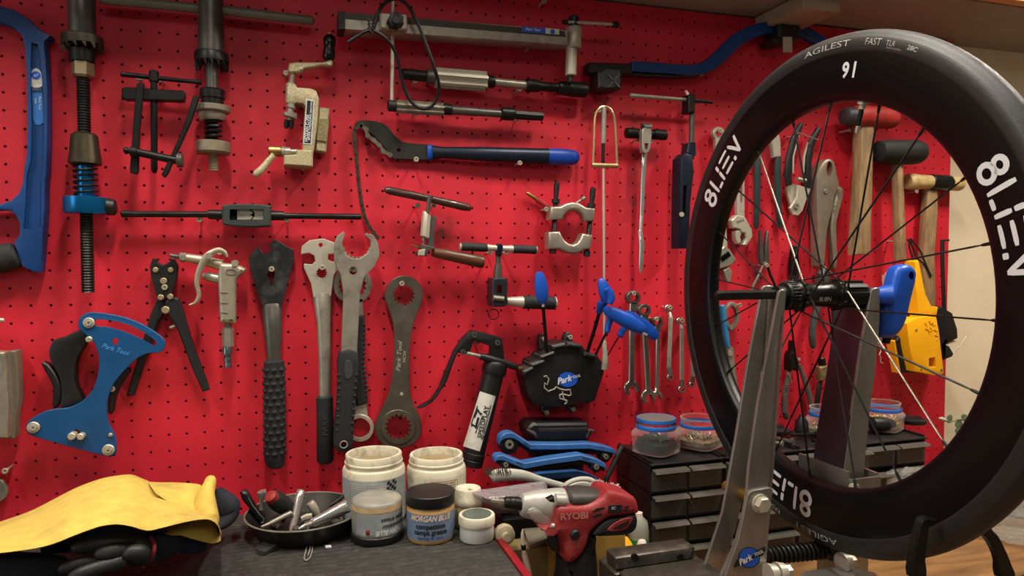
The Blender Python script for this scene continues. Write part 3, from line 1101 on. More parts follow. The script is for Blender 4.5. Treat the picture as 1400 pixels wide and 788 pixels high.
# ---- tap wrench
def tap_wrench():
    O = .03
    t = thing('tap_wrench', 'long black tap wrench with silver jaws hung level above the silver wrenches', 'tap wrench', P(340, 300, O))
    win = q('g', '604,502 776,502 776,556 604,556')
    obj('body', MB().plate(spline(q('g', '574,480 690,474 806,482 812,500 812,580 800,588 690,592 574,580 566,560 566,500'), 2), .018, .024, [win], .002), mat('grey_green_iron', (58, 64, 62), .45, .3, .15, 60), t)
    obj('jaw', MB().plate(q('g', '642,504 702,504 722,522 708,530 722,540 708,554 642,554'), .022, .012), SILVER, t, 'silver notched jaw')
    obj('jaw', MB().plate(q('g', '714,504 774,504 774,554 716,554 730,536 730,520'), .022, .012), SILVER, t, 'silver notched jaw')
    obj('backing', MB().plate(q('g', '600,498 780,498 780,560 600,560'), .014, .004), BLACKM, t)
    obj('handle', MB().rod(q('g', '56,525,10 62,525,18 80,525,18 120,526,16 496,528,16 497,528,24 566,530,24'), O, 14), BLACKM, t)
    obj('handle', MB().rod(q('g', '812,534,24 878,535,24 879,535,15 1260,540,15 1266,540,12'), O, 14), BLACKM, t)
    screw(*q('g', '453,554')[0], 'screw under the handle of the tap wrench nearer the threaded press')
    screw(*q('g', '892,555')[0], 'screw under the handle of the tap wrench nearer the chain')


tap_wrench()


# ---- chain whip
def chain_path(mb, pts, off, pitch=8.6, n0=0, wd=3.0):
    """roller chain: plates on alternating depths, following a pixel path"""
    L = [0]
    for a, b in zip(pts, pts[1:]):
        L.append(L[-1] + math.hypot(b[0] - a[0], b[1] - a[1]))

    def at(s):
        for k in range(len(pts) - 1):
            if s <= L[k + 1] or k == len(pts) - 2:
                f = (s - L[k]) / max(1e-6, L[k + 1] - L[k])
                return pts[k][0] + (pts[k + 1][0] - pts[k][0]) * f, pts[k][1] + (pts[k + 1][1] - pts[k][1]) * f
    n = int(L[-1] / pitch)
    for k in range(n):
        x0, y0 = at(k * L[-1] / n)
        x1, y1 = at((k + 1) * L[-1] / n)
        a = math.atan2(y1 - y0, x1 - x0)
        cap = []
        for m_ in range(7):
            b = a + pi / 2 + pi * m_ / 6
            cap.append((x0 + wd * cos(b), y0 + wd * sin(b)))
        cap.append(((x0 + x1) / 2 + wd * .62 * sin(a), (y0 + y1) / 2 - wd * .62 * cos(a)))
        for m_ in range(7):
            b = a - pi / 2 + pi * m_ / 6
            cap.append((x1 + wd * cos(b), y1 + wd * sin(b)))
        cap.append(((x0 + x1) / 2 - wd * .62 * sin(a), (y0 + y1) / 2 + wd * .62 * cos(a)))
        o = .0012 if (k + n0) % 2 else 0
        mb.plate(cap, off + .0062 + o, .0011)
        mb.plate(cap, off - o, .0011)
        mb.disc(x0, y0, wd * .75, off, .0088, 10)
    return mb


def chain_whip():
    t = thing('chain_whip', 'chain whip with navy handle, blue end and a hanging chain', 'chain whip', P(640, 215, .02))
    hd = spline(q('k', '62,122 85,103 150,102 220,118 260,150 292,192 330,222'), 3, False) + q('k', '400,232 478,238 478,325 280,318 262,298 240,268 215,235 190,210 160,180 130,160 110,142 76,140')
    obj('head_plate', MB().plate(hd, .008, .006, [circ(*q('k', '310,268')[0], 2.6, 12)], .0006), mat('dark_hardened_plate', (46, 46, 42), .5, .5, .15, 50), t)
    obj('ferrule', MB().rod(q('k', '470,281,42 500,282,42'), .014, 16, .35), BLUEP, t, 'blue painted ferrule')
    obj('handle', MB().rod(q('k', '498,282,40 560,283,32 640,286,36 800,292,41 1000,299,43 1150,304,45'), [.014, .016, .018, .02, .02, .02], 18, .7), DKBLUE, t, 'navy blue handle')
    obj('handle_end', MB().rod(q('k', '1148,304,45 1240,308,46 1290,310,43 1312,311,34 1324,311,18 1327,311,6'), .02, 18, .7), mat('blue_dipped_end', (18, 60, 150), .35), t, 'blue dipped handle end')
    c = MB()
    chain_path(c, q('k', '98,132 128,140 122,180 160,206 198,236 212,270 262,296'), .0145, 9.5, 0, 3.4)
    obj('chain', c, mat('worn_chain_steel', (112, 106, 92), .42, .8, .25, 120), t)
    c = MB()
    chain_path(c, q('k', '98,132 74,134 58,158') + q('g', '1228,120 1238,200 1246,280 1254,380 1268,470 1286,550 1320,610 1350,645'), .0145, 8.4, 1, 3.0)
    obj('chain', c, mat('dark_chain_steel', (66, 60, 50), .5, .7, .25, 120), t, 'dark hanging chain')
    screw(*q('k', '409,321')[0], 'screw under the head plate of the chain whip')
    screw(*q('k', '993,341')[0], 'screw under the navy handle of the chain whip')


chain_whip()


def chain_tools():
    t = thing('chain_tool', 'chain tool with two dark wooden handles', 'chain tool', P(*q('l', '260,300')[0], .02))
    obj('handle', MB().rod(q('l', '54,105,6 62,106,15 80,110,20 180,130,20 276,150,18 380,174,20 450,190,20 474,196,15 482,198,6'), .04, 14), BROWNH, t)
    obj('spindle', MB().rod(q('l', '282,136,13 274,158,13 270,190,10 266,228,11'), .044, 12), GUN, t)
    obj('frame_plate', MB().plate(q('l', '288,232 312,238 302,300 296,390 268,392 276,330'), .012, .03, [], .001), GUN, t)
    obj('barrel', MB().rod(q('l', '265,224,22 263,226,24 254,336,24 252,340,20'), .04, 8), SILVER, t)
    obj('pin', MB().rod(q('l', '250,338,10 248,356,10 247,358,4 246,372,3'), .04, 8), STEEL, t)
    obj('chain_cradle', MB().plate(q('l', '232,372 300,386 302,398 276,402 262,432 222,430 220,410 236,398'), .02, .03, [], .001), GUN, t)
    obj('cradle_stud', MB().rod(q('l', '186,378,4 240,390,4'), .045, 6), BRASS, t)
    obj('cradle_block', MB().plate(q('l', '226,400 258,396 252,430 222,428'), .05, .008, [], .001), SILVER, t)
    obj('handle', MB().rod(q('l', '290,408,18 300,412,23 360,424,27 480,448,31 530,458,33 541,462,27 545,462,12'), .04, 16), mat('brown_wood_handle', (84, 50, 34), .35, 0, .3, 30, stretch=(1, 5, 5)), t, 'brown lower wooden handle')
    screw(*q('l', '220,182')[0], 'outer screw under the upper wooden handle of the chain tool')
    screw(*q('l', '298,182')[0], 'inner screw under the upper wooden handle of the chain tool')
    t = thing('chain_tool', 'chain tool with black foam grips and aluminium ferrules', 'chain tool', P(*q('l', '620,600')[0], .02))
    obj('grip', MB().rod(q('l', '430,384,20 432,384,21 556,390,21 557,390,20'), .042, 16), GRIP, t, 'black foam grip')
    obj('ferrule', MB().rod(q('l', '424,384,14 430,384,19 433,384,19'), .042, 14), SILVER, t)
    obj('ferrule', MB().rod(q('l', '556,390,19 585,391,15 604,392,15'), .042, 14), SILVER, t)
    obj('boss', MB().rod(q('l', '617,370,12 617,376,18 614,424,17 614,430,13'), .042, 14), DKBLUE, t)
    obj('ferrule', MB().rod(q('l', '632,393,15 650,394,15 684,396,19'), .042, 14), SILVER, t)
    obj('grip', MB().rod(q('l', '684,396,21 796,400,21'), .042, 16), GRIP, t, 'black foam grip')
    obj('ferrule', MB().rod(q('l', '795,400,20 800,400,19 803,400,12'), .042, 14), SILVER, t)
    obj('shaft', MB().rod(q('l', '613,428,13 613,470,13 613,471,18 610,540,22'), .04, 14), GUN, t)
    win = q('l', '606,572 630,572 634,610 606,612')
    obj('body', MB().plate(q('l', '590,540 655,536 660,560 658,650 648,678 590,680 584,660 586,560'), .022, .034, [win], .002), mat('gunmetal_blue', (50, 54, 60), .35, .6, .2, 60), t)
    obj('adjusting_screw', MB().rod(q('l', '588,634,12 640,640,12'), .056, 8), STEEL, t)
    obj('hanging_ring', MB().torus(P(*q('l', '590,716')[0], .03), (.35, 1, .1), 23 / 3.58 * .00135, .0009), BLACKM, t)
    obj('ferrule', MB().rod(q('l', '654,652,20 676,652,22 734,656,29'), .04, 16), SILVER, t)
    obj('grip', MB().rod(q('l', '733,656,31 736,656,33 884,660,33 886,660,31'), .04, 18), GRIP, t, 'black foam grip')
    obj('ferrule', MB().rod(q('l', '885,660,31 894,660,29 899,660,18'), .04, 16), SILVER, t)
    screw(*q('l', '575,414')[0], 'screw under the T-handle of the foam grip chain tool, near its longer grip')
    screw(*q('l', '652,414')[0], 'screw under the T-handle of the foam grip chain tool, past its boss')


chain_tools()


def separator():
    t = thing('bearing_separator', 'silver bearing separator with two arched jaws on black bolts', 'bearing separator', P(780, 340, .02))
    up = [(753, 282.5), (766.5, 282), (770, 280), (776, 277.4), (784, 276), (792, 277.4), (799, 281.5), (803, 283.6), (814.5, 284.8), (813, 303), (800.5, 303), (798.6, 297), (796, 292.5), (791, 288.6), (784.5, 287), (778, 288.8), (773, 293), (769.5, 300.4), (751.7, 301)]
    lo = [(750, 317), (766, 316.4), (769, 323), (773, 329), (778, 333), (784, 334.6), (790, 332), (794, 326.5), (796.6, 319), (811, 321.7), (808, 341), (799, 342), (794, 345.6), (786, 347.4), (777, 346.4), (770, 343.4), (765, 341), (750, 341)]
    obj('upper_jaw', MB().plate(up, .020, .020, [], .004, 3), mat('satin_jaw', (168, 160, 146), .38, .75, .12, 60), t)
    obj('lower_jaw', MB().plate(lo, .020, .020, [], .004, 3), mat('satin_jaw', (168, 160, 146)), t)
    for (x0, y0, x1, y1) in ((761.4, 249, 755.5, 346), (811, 256, 802, 350)):
        f = lambda k: (x0 + (x1 - x0) * k, y0 + (y1 - y0) * k)
        mb = MB()
        mb.thread(*f(.26), *f(.97), 3.7, .031, 30, .12, 10)
        obj('bolt', mb, BLACKM, t)
        obj('bolt_handle', MB().rod([f(0) + (2,), f(.02) + (3.9,), f(.08) + (4.1,), f(.22) + (3.2,), f(.24) + (3.2,), f(.24) + (5.6,), f(.30) + (5.6,)], .031, 12), BLACK, t)
        obj('end_cap', MB().rod([f(.93) + (4.8,), f(1) + (4.8,), f(1.01) + (3,)], .031, 10), BLACK, t)
    t = thing('small_reamer', 'small brass-tipped tool with a red body poking out behind the bearing separator', 'reamer', P(750, 280, .01))
    obj('tip', MB().rod(q('m', '70,512,6 80,520,10 104,536,10 128,552,10'), .01, 10), BRASS, t, 'brass tip')
    obj('sleeve', MB().rod(q('m', '124,549,14 180,585,16 200,600,16'), .01, 12), mat('red_sleeve', (170, 40, 44), .5), t)
    obj('tail', MB().rod(q('m', '196,597,7 300,575,7 340,548,7 341,547,11 356,538,11'), .01, 8), STEEL, t)
    screw(*q('m', '160,597')[0], 'screw beside the red-bodied small tool', .02)
    screw(*q('m', '290,596')[0], 'screw inside the arch of the bearing separator', .02)


separator()


def loop_rod():
    O = .05
    t = thing('loop_rod', 'long thin steel rod with a D-shaped brass loop at its top', 'rod', P(826, 500, O))
    pts = q('m', '396,380 401,250 405,150 420,110 448,92 480,106 500,150 508,250 514,382')
    obj('loop', MB().rod([p + (1.9,) for p in pts], O, 8, sm=4), mat('pale_brass_wire', (202, 176, 130), .3, .85, .1, 60), t, 'brass D-shaped loop')
    obj('crossbar', MB().rod(q('m', '390,380,13 393,380,13 513,383,13 516,383,13'), O, 12), mat('pale_brass_wire', (202, 176, 130)), t)
    obj('sleeve', MB().rod(q('m', '450,96,10 450,112,12 448,190,12 448,191,13 447,274,12'), O, 12), STEEL, t)
    obj('core', MB().rod(q('m', '446,274,9 445,370,9'), O, 10), BLACKM, t)
    obj('rod', MB().rod([(824.8, 228, 1.8), (826, 380, 1.8), (826.3, 468, 1.8)], O, 10), SILVER, t)
    obj('tip_sleeve', MB().rod(q('B', '622,520,10 622,530,13 626,640,22 625,712,26 625,716,24'), O, 16), SILVER, t)
    screw(825, 148, 'screw behind the top of the brass D-loop', .046)


loop_rod()


def ratchet():
    O = .03
    t = thing('ratchet', 'steel flex-head ratchet with a black socket, hung beside the brass-looped rod', 'ratchet', P(878, 370, O))
    obj('socket', MB().rod(q('m', '556,222,20 560,222,26 612,224,26 613,224,22 690,228,22 691,228,26 750,232,26 753,232,22'), O, 18), BLACKM, t)
    obj('drive_head', MB().rod(q('m', '640,200,8 642,196,24 674,196,24 678,200,8'), .044, 14), GUN, t)
    obj('head_ring', MB().plate(spline(q('m', '662,190 684,205 682,260 674,310 654,322 640,308 638,250 640,206'), 3), .04, .012, [q('m', '648,272 668,272 664,300 652,300')], .001), STEEL, t)
    obj('handle', MB().rod(q('m', '654,314,8 648,330,14 644,400,13 636,600,11 630,700,10 628,702,13') + [(877.5, 335, 4), (876, 366, 3), (876, 373, 1.6)], O, 12, .6), CHROME, t, 'bright steel handle')
    screw(*q('m', '627,250')[0], 'screw under the black socket of the ratchet, on its open side', .036)
    screw(*q('m', '690,257')[0], 'screw under the black socket of the ratchet, on its plain side', .036)
    t = thing('peg_spanner', 'dark T-handled shop tool with a slotted body, half behind the wheel', 'T-handle tool', P(938, 340, .03))
    obj('t_bar', MB().rod(q('m', '576,38,6 580,38,11 840,58,9 866,60,9'), .034, 10), STEEL, t)
    obj('t_bar', MB().rod(q('m', '880,61,9 930,66,9 944,68,9 980,72,8'), .034, 10), BLACKM, t)
    obj('pin', MB().rod(q('m', '850,14,6 858,28,8 864,52,8'), .034, 8), PINK, t)
    obj('boss', MB().plate(q('m', '866,32 900,28 896,122 866,120'), .022, .024, [], .002), BLACKM, t)
    obj('shaft', MB().rod(q('m', '882,118,13 878,272,13'), .034, 12), GUN, t)
    obj('yoke', MB().plate(q('m', '866,268 902,266 904,330 884,345 858,318'), .024, .022, [], .002), DKBLUE, t)
    sl = q('m', '840,480 856,476 850,618 834,622')
    bd = q('m', '828,345 850,318 886,330 892,420 876,560') + [(942, 340), (929, 340)] + q('m', '822,560')
    obj('slotted_body', MB().plate(bd, .018, .03, [sl], .003, 2), DKBLUE, t)
    obj('slot_screw', MB().disc(*q('m', '832,620')[0], 3.4, .048, .003, 12), SILVER, t)
    screw(*q('m', '858,64')[0], 'screw under the T-bar of the slotted tool, before its boss', .03)
    screw(*q('m', '916,66')[0], 'screw under the T-bar of the slotted tool, past its boss', .03)


ratchet()


def arm_gauge():
    t = thing('arm_gauge', 'curved blue arm gauge with black slider hung along the top of the board', 'alignment gauge', P(900, 100, .03))
    arm = spline(q('n', '330,324 430,328 560,340 640,342 700,328 760,290 840,212 900,163 960,134 1040,115 1130,114 1220,125 1290,155 1370,205'), 3, False) + \
        spline(q('n', '1330,240 1250,194 1180,168 1100,172 1020,185 940,220 880,266 820,326 770,366 710,392 640,398 540,390 330,378'), 3, False)
    obj('arm', MB().plate(arm, .022, .016, [], .002), BLUEDK, t)
    obj('end_bar', MB().plate(q('n', '94,336 106,330 270,336 330,340 330,390 540,398 700,394 690,402 560,408 270,394 104,388 94,380'), .014, .022, [], .002), BLACK, t)
    bk = obj('block', MB().plate(q('n', '150,384 186,360 272,364 272,470 190,476 150,468'), .012, .04, [], .003), BLACK, t)
    x = MB()
    x.plate(q('n', '196,398 204,394 266,462 258,466'), .052, .0015).plate(q('n', '258,394 266,398 204,466 196,462'), .052, .0015)
    obj('cross_rib', x, mat('grey_rib', (60, 60, 60), .5), bk)
    obj('slider', MB().plate(q('n', '1076,200 1110,190 1112,112 1150,108 1215,118 1230,150 1215,215 1140,228 1090,226'), .012, .044, [], .004), BLACK, t)
    obj('pointer', MB().plate(q('n', '1130,196 1178,196 1180,278 1132,278'), .057, .0015), SILVER, t, 'bare steel pointer')
    for a in ('1129,56,7 1130,120,7', '1160,50,6 1162,118,6'):
        obj('hanging_pin', MB().rod(q('n', a), .05, 8), GUN, t)
    screw(*q('n', '698,392')[0], 'screw under the bend of the blue arm gauge', .03)


arm_gauge()
screw(739.8, 6, 'bare screw high on the board above the steel alignment gauge', .012)


# ---- wire stripper
def stripper():
    t = thing('wire_stripper', 'black crimping pliers with brass rivets, handles spread, half under the blue gauge', 'pliers', P(230, 500, .012))
    hd = q('h', '147,145 160,110 186,110 176,126 205,142 238,124 230,108 256,112 273,145 268,190 246,262 252,288 180,290 172,260 152,190')
    obj('head', MB().plate(hd, .010, .012, [], .001), mat('charcoal_steel', (44, 44, 42), .45, .5, .2, 60), t)
    for s, off in (('184,284 216,302 222,345 188,388 166,450 76,726 42,728 60,662 114,482 150,358', .004), ('214,302 250,284 276,290 296,342 332,470 416,700 384,710 338,610 268,422 238,376 216,350', .012)):
        obj('handle', MB().plate(q('h', s), off, .010, [], .002), mat('black_grip_plastic', (28, 28, 30), .5, 0, .2, 60, .3, 300), t, 'black plastic grip handle')
    rv = MB()
    for x, y, r in ((172, 162, 12), (240, 162, 12), (208, 212, 15), (215, 238, 11), (195, 285, 13), (238, 282, 13), (217, 342, 17)):
        rv.disc(*q('h', '%d,%d' % (x, y))[0], r / 3.283, .0222, .003, 14, 0, .001)
    obj('rivets', rv, mat('pale_brass_rivet', (186, 170, 136), .4, .7, .1, 60), t, 'pale brass rivets')
    obj('spring_nib', MB().rod(q('h', '238,422,7 262,412,7'), .016, 8), STEEL, t)
    screw(*q('h', '213,240')[0], 'screw through the head of the black crimping pliers', .029)


stripper()


def air_gun():
    O = .03
    AL = mat('cast_aluminium', (174, 164, 144), .42, .6, .12, 50, dirt=(110, 98, 78), dirt_amt=.4, dirt_scale=50)
    t = thing('air_gun', 'cast aluminium air blow gun with a hooked trigger', 'air gun', P(310, 500, O))
    obj('body', MB().plate(spline(q('h', '456,138 492,132 530,136 578,158 560,184 535,206 532,300 532,392 522,402 470,402 460,390 456,300 452,220'), 2), .018, .026, [], .006, 3, True), AL, t)
    obj('barrel', MB().rod(q('h', '310,106,18 380,118,22 470,140,24'), O, 16), AL, t)
    obj('nozzle', MB().rod(q('h', '236,94,5 240,95,8 284,104,12'), O, 12), GUN, t)
    obj('nozzle_nut', MB().rod(q('h', '283,104,19 287,104,22 306,108,22 310,109,18'), O, 6), STEEL, t)
    obj('valve_stem', MB().rod(q('h', '384,188,15 400,190,15 401,190,22 462,204,22'), O, 14), STEEL, t)
    obj('trigger', MB().rod(q('h', '494,104,6 484,84,9 462,72,11 436,78,13 408,98,17 386,130,16 364,178,12 358,222,10 366,258,9 366,284,9 350,310,7 324,320,4'), .044, 10, .7, sm=3), AL, t)
    obj('trigger_pin', MB().disc(*q('h', '410,98')[0], 4.2, .052, .004, 12), STEEL, t)
    obj('valve_cap', MB().disc(*q('h', '528,132')[0], 4.5, .03, .02, 12), AL, t)
    for y in (262, 308, 352):
        obj('groove', MB().rod(q('h', '462,%d,2.4 498,%d,2.4' % (y, y + 2)), .0445, 6), DULL, t)
    obj('raised_mark', MB().rod([p + (.7,) for p in spline(q('h', '490,168 500,160 528,164 534,174 524,182 496,180'), 3) + q('h', '490,168')], .0445, 6), DULL, t)
    obj('hose_coupling', MB().rod(q('h', '497,400,16 497,418,16 497,419,25 498,505,25 498,506,18'), O, 6), STEEL, t)
    obj('hose_plug', MB().rod(q('h', '496,506,20 496,511,22 495,540,21 495,542,15 497,556,14 497,558,17 497,572,17 497,574,13 498,590,16 498,600,15'), O, 14), mat('blued_plug', (128, 134, 142), .3, .9, .1, 50), t)
    screw(*q('h', '457,82')[0], 'screw in the crook of the air gun trigger', .04)


air_gun()


def tension_meter():
    t = thing('tension_meter', 'flat blue spoke tension meter with slotted arc and black handle', 'tension meter', P(130, 620, .02))
    o = spline(q('c', '350,140 362,110 395,92 450,92 560,112 650,150 720,195 741,225 735,255 710,272 660,275 610,300 560,350 510,410 485,470 478,530 488,590 515,640 522,700 518,728 498,739 470,735 300,690 160,650 125,632 115,605 132,575 180,545 240,525 300,520 350,500 400,460 432,400 445,330 440,270 418,220 385,190 356,165'), 2)
    slot = spline(q('c', '428,124 470,122 560,140 640,175 698,218 700,236 684,238 640,214 560,178 480,156 428,152'), 2)
    fp = obj('face_plate', MB().plate(o, .030, .005, [slot, circ(*q('c', '518,220')[0], 4.6, 14), circ(*q('c', '343,630')[0], 5, 14)], .0008), BLUE, t)
    x, y = q('c', '516,256')[0]
    tpx(fp, 'Park Tool', mat('pale_blue_etch', (60, 128, 190), .5), x, y, 9.5, 17, .0354, 1, .02, .35)
    tk = MB()
    for k in range(26):
        a = q('c', '%f,%f' % (400 + k * 11, 103 + 22 * ((k / 25) ** 1.7) * 3.1))[0]
        tk.plate([(a[0], a[1]), (a[0] + .5, a[1]), (a[0] - .3, a[1] + 3), (a[0] - .8, a[1] + 3)], .035, .0002)
    obj('scale_marks', tk, mat('pale_blue_etch', (60, 128, 190)), fp)
    obj('handle', MB().plate(spline(q('c', '392,192 350,172 290,200 240,215 218,260 226,310 262,380 275,450 268,524 300,524 372,495 345,430 335,370 345,300 384,232'), 3), .008, .018, [], .003, 2), BLACK, t, 'black plastic handle')
    for s in ('182,318 215,324 254,380 274,440 264,500 240,526 235,490 238,440 224,395', '582,342 552,350 512,400 490,450 484,540 506,542 515,480 540,420 572,368'):
        obj('trigger_grip', MB().plate(spline(q('c', s), 2), .012, .014, [], .002), BLACK, t)
    for x, y, r in ((397, 137, 24), (398, 212, 14), (148, 608, 26), (485, 710, 26), (495, 642, 9)):
        X, Y = q('c', '%d,%d' % (x, y))[0]
        b = MB().disc(X, Y, r / 3.2833, .0352, .003, 18, 0, .001)
        b.disc(X, Y, r / 3.2833 * .55, .0382, .003, 6 if r > 20 else 12, .4)
        obj('bolt', b, SILVER, t, 'silver bolt')
    for s in ('320,648,17', '360,650,15'):
        X, Y, r = q('c', s)[0]
        obj('spoke_post', MB().disc(X, Y, r, .02, .026, 14, 0, .001), SILVER, t)
    screw(*q('c', '505,432')[0], 'screw beside the waist of the blue tension meter', .025)


tension_meter()


def edge_bits():
    t = thing('sheet_steel_tool', 'bent sheet steel tool at the very edge of the board below the hacksaw', 'steel bracket', P(0, 590, .02))
    obj('face', MB().plate(q('c', '-160,262 22,270 36,512 30,655 -160,662'), .03, .02, [], .002), STEEL, t)
    obj('return_flange', MB().plate(q('c', '22,268 74,262 84,486 68,560 66,656 30,656 36,512'), .008, .022, [], .001), DULL, t)
    mb = MB().rod([(-30, 437.5, 3), (4, 438, 3), (6, 438, 2)], .02, 10)
    solo('steel_rod', mb, SILVER, 'end of a thin steel rod at the board edge above the bent steel tool', 'rod')
    solo('putty_tool', MB().plate(spline([(-40, 650), (-5, 654), (6, 662), (10, 674), (2, 686), (-40, 700)], 2), .01, .006, [], .001), DULL, 'rounded grey blade tip at the board edge above the yellow cloth', 'scraper')
    screw(10, 642, 'bare screw near the board edge above the yellow cloth', .02)


edge_bits()


# ---- wrenches
def pedal_wrenches():
    t = thing('pedal_wrench', 'pedal wrench with a dark blade head and knobbly black grip', 'wrench', P(375, 640, .02))
    hd = q('i', '45,98 76,64 92,86 114,82 118,72 110,58 130,40 191,76 190,105 165,200 150,258 92,262 74,212 50,130')
    obj('head', MB().plate(hd, .012, .007, [q('i', '104,152 118,134 131,147 118,187')], .0008), mat('dark_grey_blade', (48, 50, 50), .4, .6, .25, 40, dirt=(140, 140, 136), dirt_amt=.35, dirt_scale=30), t)
    obj('shaft', MB().rod(q('i', '119,250,29 120,262,30 124,330,27 126,428,20'), [.012, .014, .02, .02], 16, .75), GUN, t)
    mb = MB().rod(q('i', '126,424,26 126,428,31 128,445,31 129,735,32 131,742,30 132,758,27 132,764,18'), .022, 20)
    for k in range(13):
        for j in range(8):
            a = 2 * pi * (j + .5 * (k % 2)) / 8
            c = P(*q('i', '%f,%f' % (127 + k * .2, 452 + k * 22))[0], .022)
            R = 31 / 2.32 * mpp(c)
            mb.ball(c + Vector(((R - .0022) * cos(a), (R - .0022) * sin(a), 0)), .0052, 8, (1, 1, 1.05))
    obj('grip', mb, GRIP, t, 'knobbly black rubber grip')
    screw(*q('i', '119,135')[0], 'screw through the dark pedal wrench head', .03)
    t = thing('pedal_wrench', 'silver pedal wrench with hooked head and plain black grip', 'wrench', P(440, 635, .02))
    hd = q('i', '212,88 215,62 240,43 284,38 316,50 334,72 326,86 300,88 298,104 312,112 342,106 344,122 318,152 308,222 252,226 244,180 221,130 222,118 248,120 258,108 254,92 238,84')
    obj('head', MB().plate(hd, .012, .009, [circ(*q('i', '275,58')[0], 3, 12), gear(*q('i', '278,147')[0], 6.4, 7.8, 12)], .001), SILVER, t)
    obj('shaft', MB().rod(q('i', '280,214,28 280,232,28 284,300,22 287,400,19 288,545,18'), [.014, .016, .02, .02, .02], 16, .7), STEEL, t)
    g = obj('grip', MB().rod(q('i', '287,538,22 287,542,26 288,600,26 289,742,26 289,750,20'), .022, 18, .8), GRIP, t)
    tpx(g, 'PARK', mat('embossed_rubber', (52, 52, 52), .7), *q('i', '290,630')[0], 11, -90, .0335, 1.1, 0, 0)
    screw(*q('i', '280,130')[0], 'screw through the silver pedal wrench head', .03)


pedal_wrenches()


def bb_wrenches():
    t = thing('bottom_bracket_wrench', 'bottom bracket wrench with ring head, hanging behind the open-jawed one', 'wrench', P(490, 600, .01))
    X, Y = q('i', '376,185')[0]
    rg = circ(X, Y, 26.5, 28)
    obj('ring_head', MB().plate(rg, .004, .006, [gear(X, Y, 17, 19, 16)], .0006), STEEL, t)
    obj('neck', MB().plate(q('i', '386,232 408,230 410,290 384,292'), .004, .006), STEEL, t)
    hb = MB().plate(q('i', '345,284 415,282 416,380 412,440 425,560 388,572 374,440 345,400'), .002, .016, [], .003)
    for k in range(16):
        x, y = q('i', '%f,%f' % (408 + .6 * k * (k > 9), 312 + k * 15))[0]
        hb.rod([(x - 3, y, 1.3), (x + 4, y, 1.3)], .017, 6)
    obj('handle', hb, GRIP, t, 'black ribbed handle')
    X, Y = q('i', '400,640')[0]
    obj('lower_ring', MB().plate(circ(X, Y, 19, 28), .004, .009, [circ(X, Y, 14, 24)], .001), SILVER, t)
    obj('lower_neck', MB().plate(q('i', '384,556 418,552 424,600 386,604'), .004, .007), SILVER, t)
    t = thing('bottom_bracket_wrench', 'bottom bracket wrench with open toothed jaw and black handle in front', 'wrench', P(475, 610, .03))
    o = q('i', '317,58 327,30 348,15 352,24 343,50 347,72 358,92 376,102 400,101 422,86 434,62 434,44 416,28 418,20 440,26 457,52 463,90 446,126 413,160 400,210 390,404 340,404 347,210 338,152 318,112')
    obj('head', MB().plate(o, .032, .007, [gear(*q('i', '378,140')[0], 5, 6.2, 10)], .0008), STEEL, t)
    tt = MB()
    for k in range(9):
        a = rad(20 + k * 17.5)
        x, y = q('i', '%f,%f' % (390 + 45 * cos(a), 54 + 46 * sin(a)))[0]
        tt.disc(x, y, 2.2, .033, .005, 6)
    obj('jaw_teeth', tt, STEEL, t)
    hd = spline(q('i', '334,400 394,400 392,480 382,600 378,690 364,712 336,716 318,702 316,672 326,560 330,480'), 2)
    h = MB().plate(hd, .026, .018, [circ(*q('i', '348,692')[0], 4, 16)], .004, 2)
    for k in range(9):
        for sx in (-1, 1):
            y = 470 + k * 22
            x = 361 - (y - 470) * .06 + sx * (27 - k * .5)
            a, b = q('i', '%f,%f' % (x, y))[0]
            h.rod([(a - 2, b, 1.6), (a + 2, b, 1.6)], .0435, 6)
    ho = obj('handle', h, GRIP, t, 'black rubber handle')
    obj('thumb_pad', MB().plate(spline(q('i', '352,430 366,424 376,440 376,470 364,484 352,478'), 3), .044, .0012, [], .0006), mat('grey_rubber_pad', (50, 51, 52), .7), ho)
    obj('grommet', MB().torus(P(*q('i', '348,692')[0], .0445), (0, 1, 0), .0056, .0008), SILVER, t)
    screw(*q('i', '380,130')[0], 'screw through the open-jawed bottom bracket wrench', .05)


bb_wrenches()


def ring_wrench():
    t = thing('ring_wrench', 'flat grey double-ended ring wrench with two big notched holes', 'wrench', P(545, 610, .02))
    o = spline(q('j', '237,178 268,186 292,210 298,240 290,276 272,318 260,370 255,420 255,470 256,550 272,595 290,632 292,680 268,714 226,728 186,724 156,700 145,660 160,616 188,560 202,490 207,420 206,350 196,306 180,262 177,232 190,204 210,186'), 2)
    h1 = gear(*q('j', '237,240')[0], 12.4, 14.8, 16)
    h2 = gear(*q('j', '219,660')[0], 15.2, 18, 16)
    b = obj('body', MB().plate(o, .012, .006, [h1, h2], .0012), mat('grey_wrench_steel', (104, 98, 86), .45, .75, .2, 40), t)
    x, y = q('j', '222,436')[0]
    tpx(b, 'Park Tool', SILVER, x, y, 8.5, -86, .0184, 1.2, .01, .3)
    x, y = q('j', '239,436')[0]
    tpx(b, 'HCW', SILVER, x, y, 5.5, -86, .0184, 1.2, .02)
    rm = MB()
    a = q('j', '219,660')[0]
    rm.plate(circ(*a, 24, 28), .018, .0015, [gear(*a, 15.2, 18, 16)], .0006)
    obj('raised_rim', rm, mat('grey_wrench_steel', (104, 98, 86)), b)
    obj('pin_dot', MB().disc(*q('j', '230,554')[0], 2.4, .018, .001, 10), SILVER, b)
    screw(*q('j', '230,204')[0], 'screw inside the top ring of the flat grey ring wrench', .026)


ring_wrench()


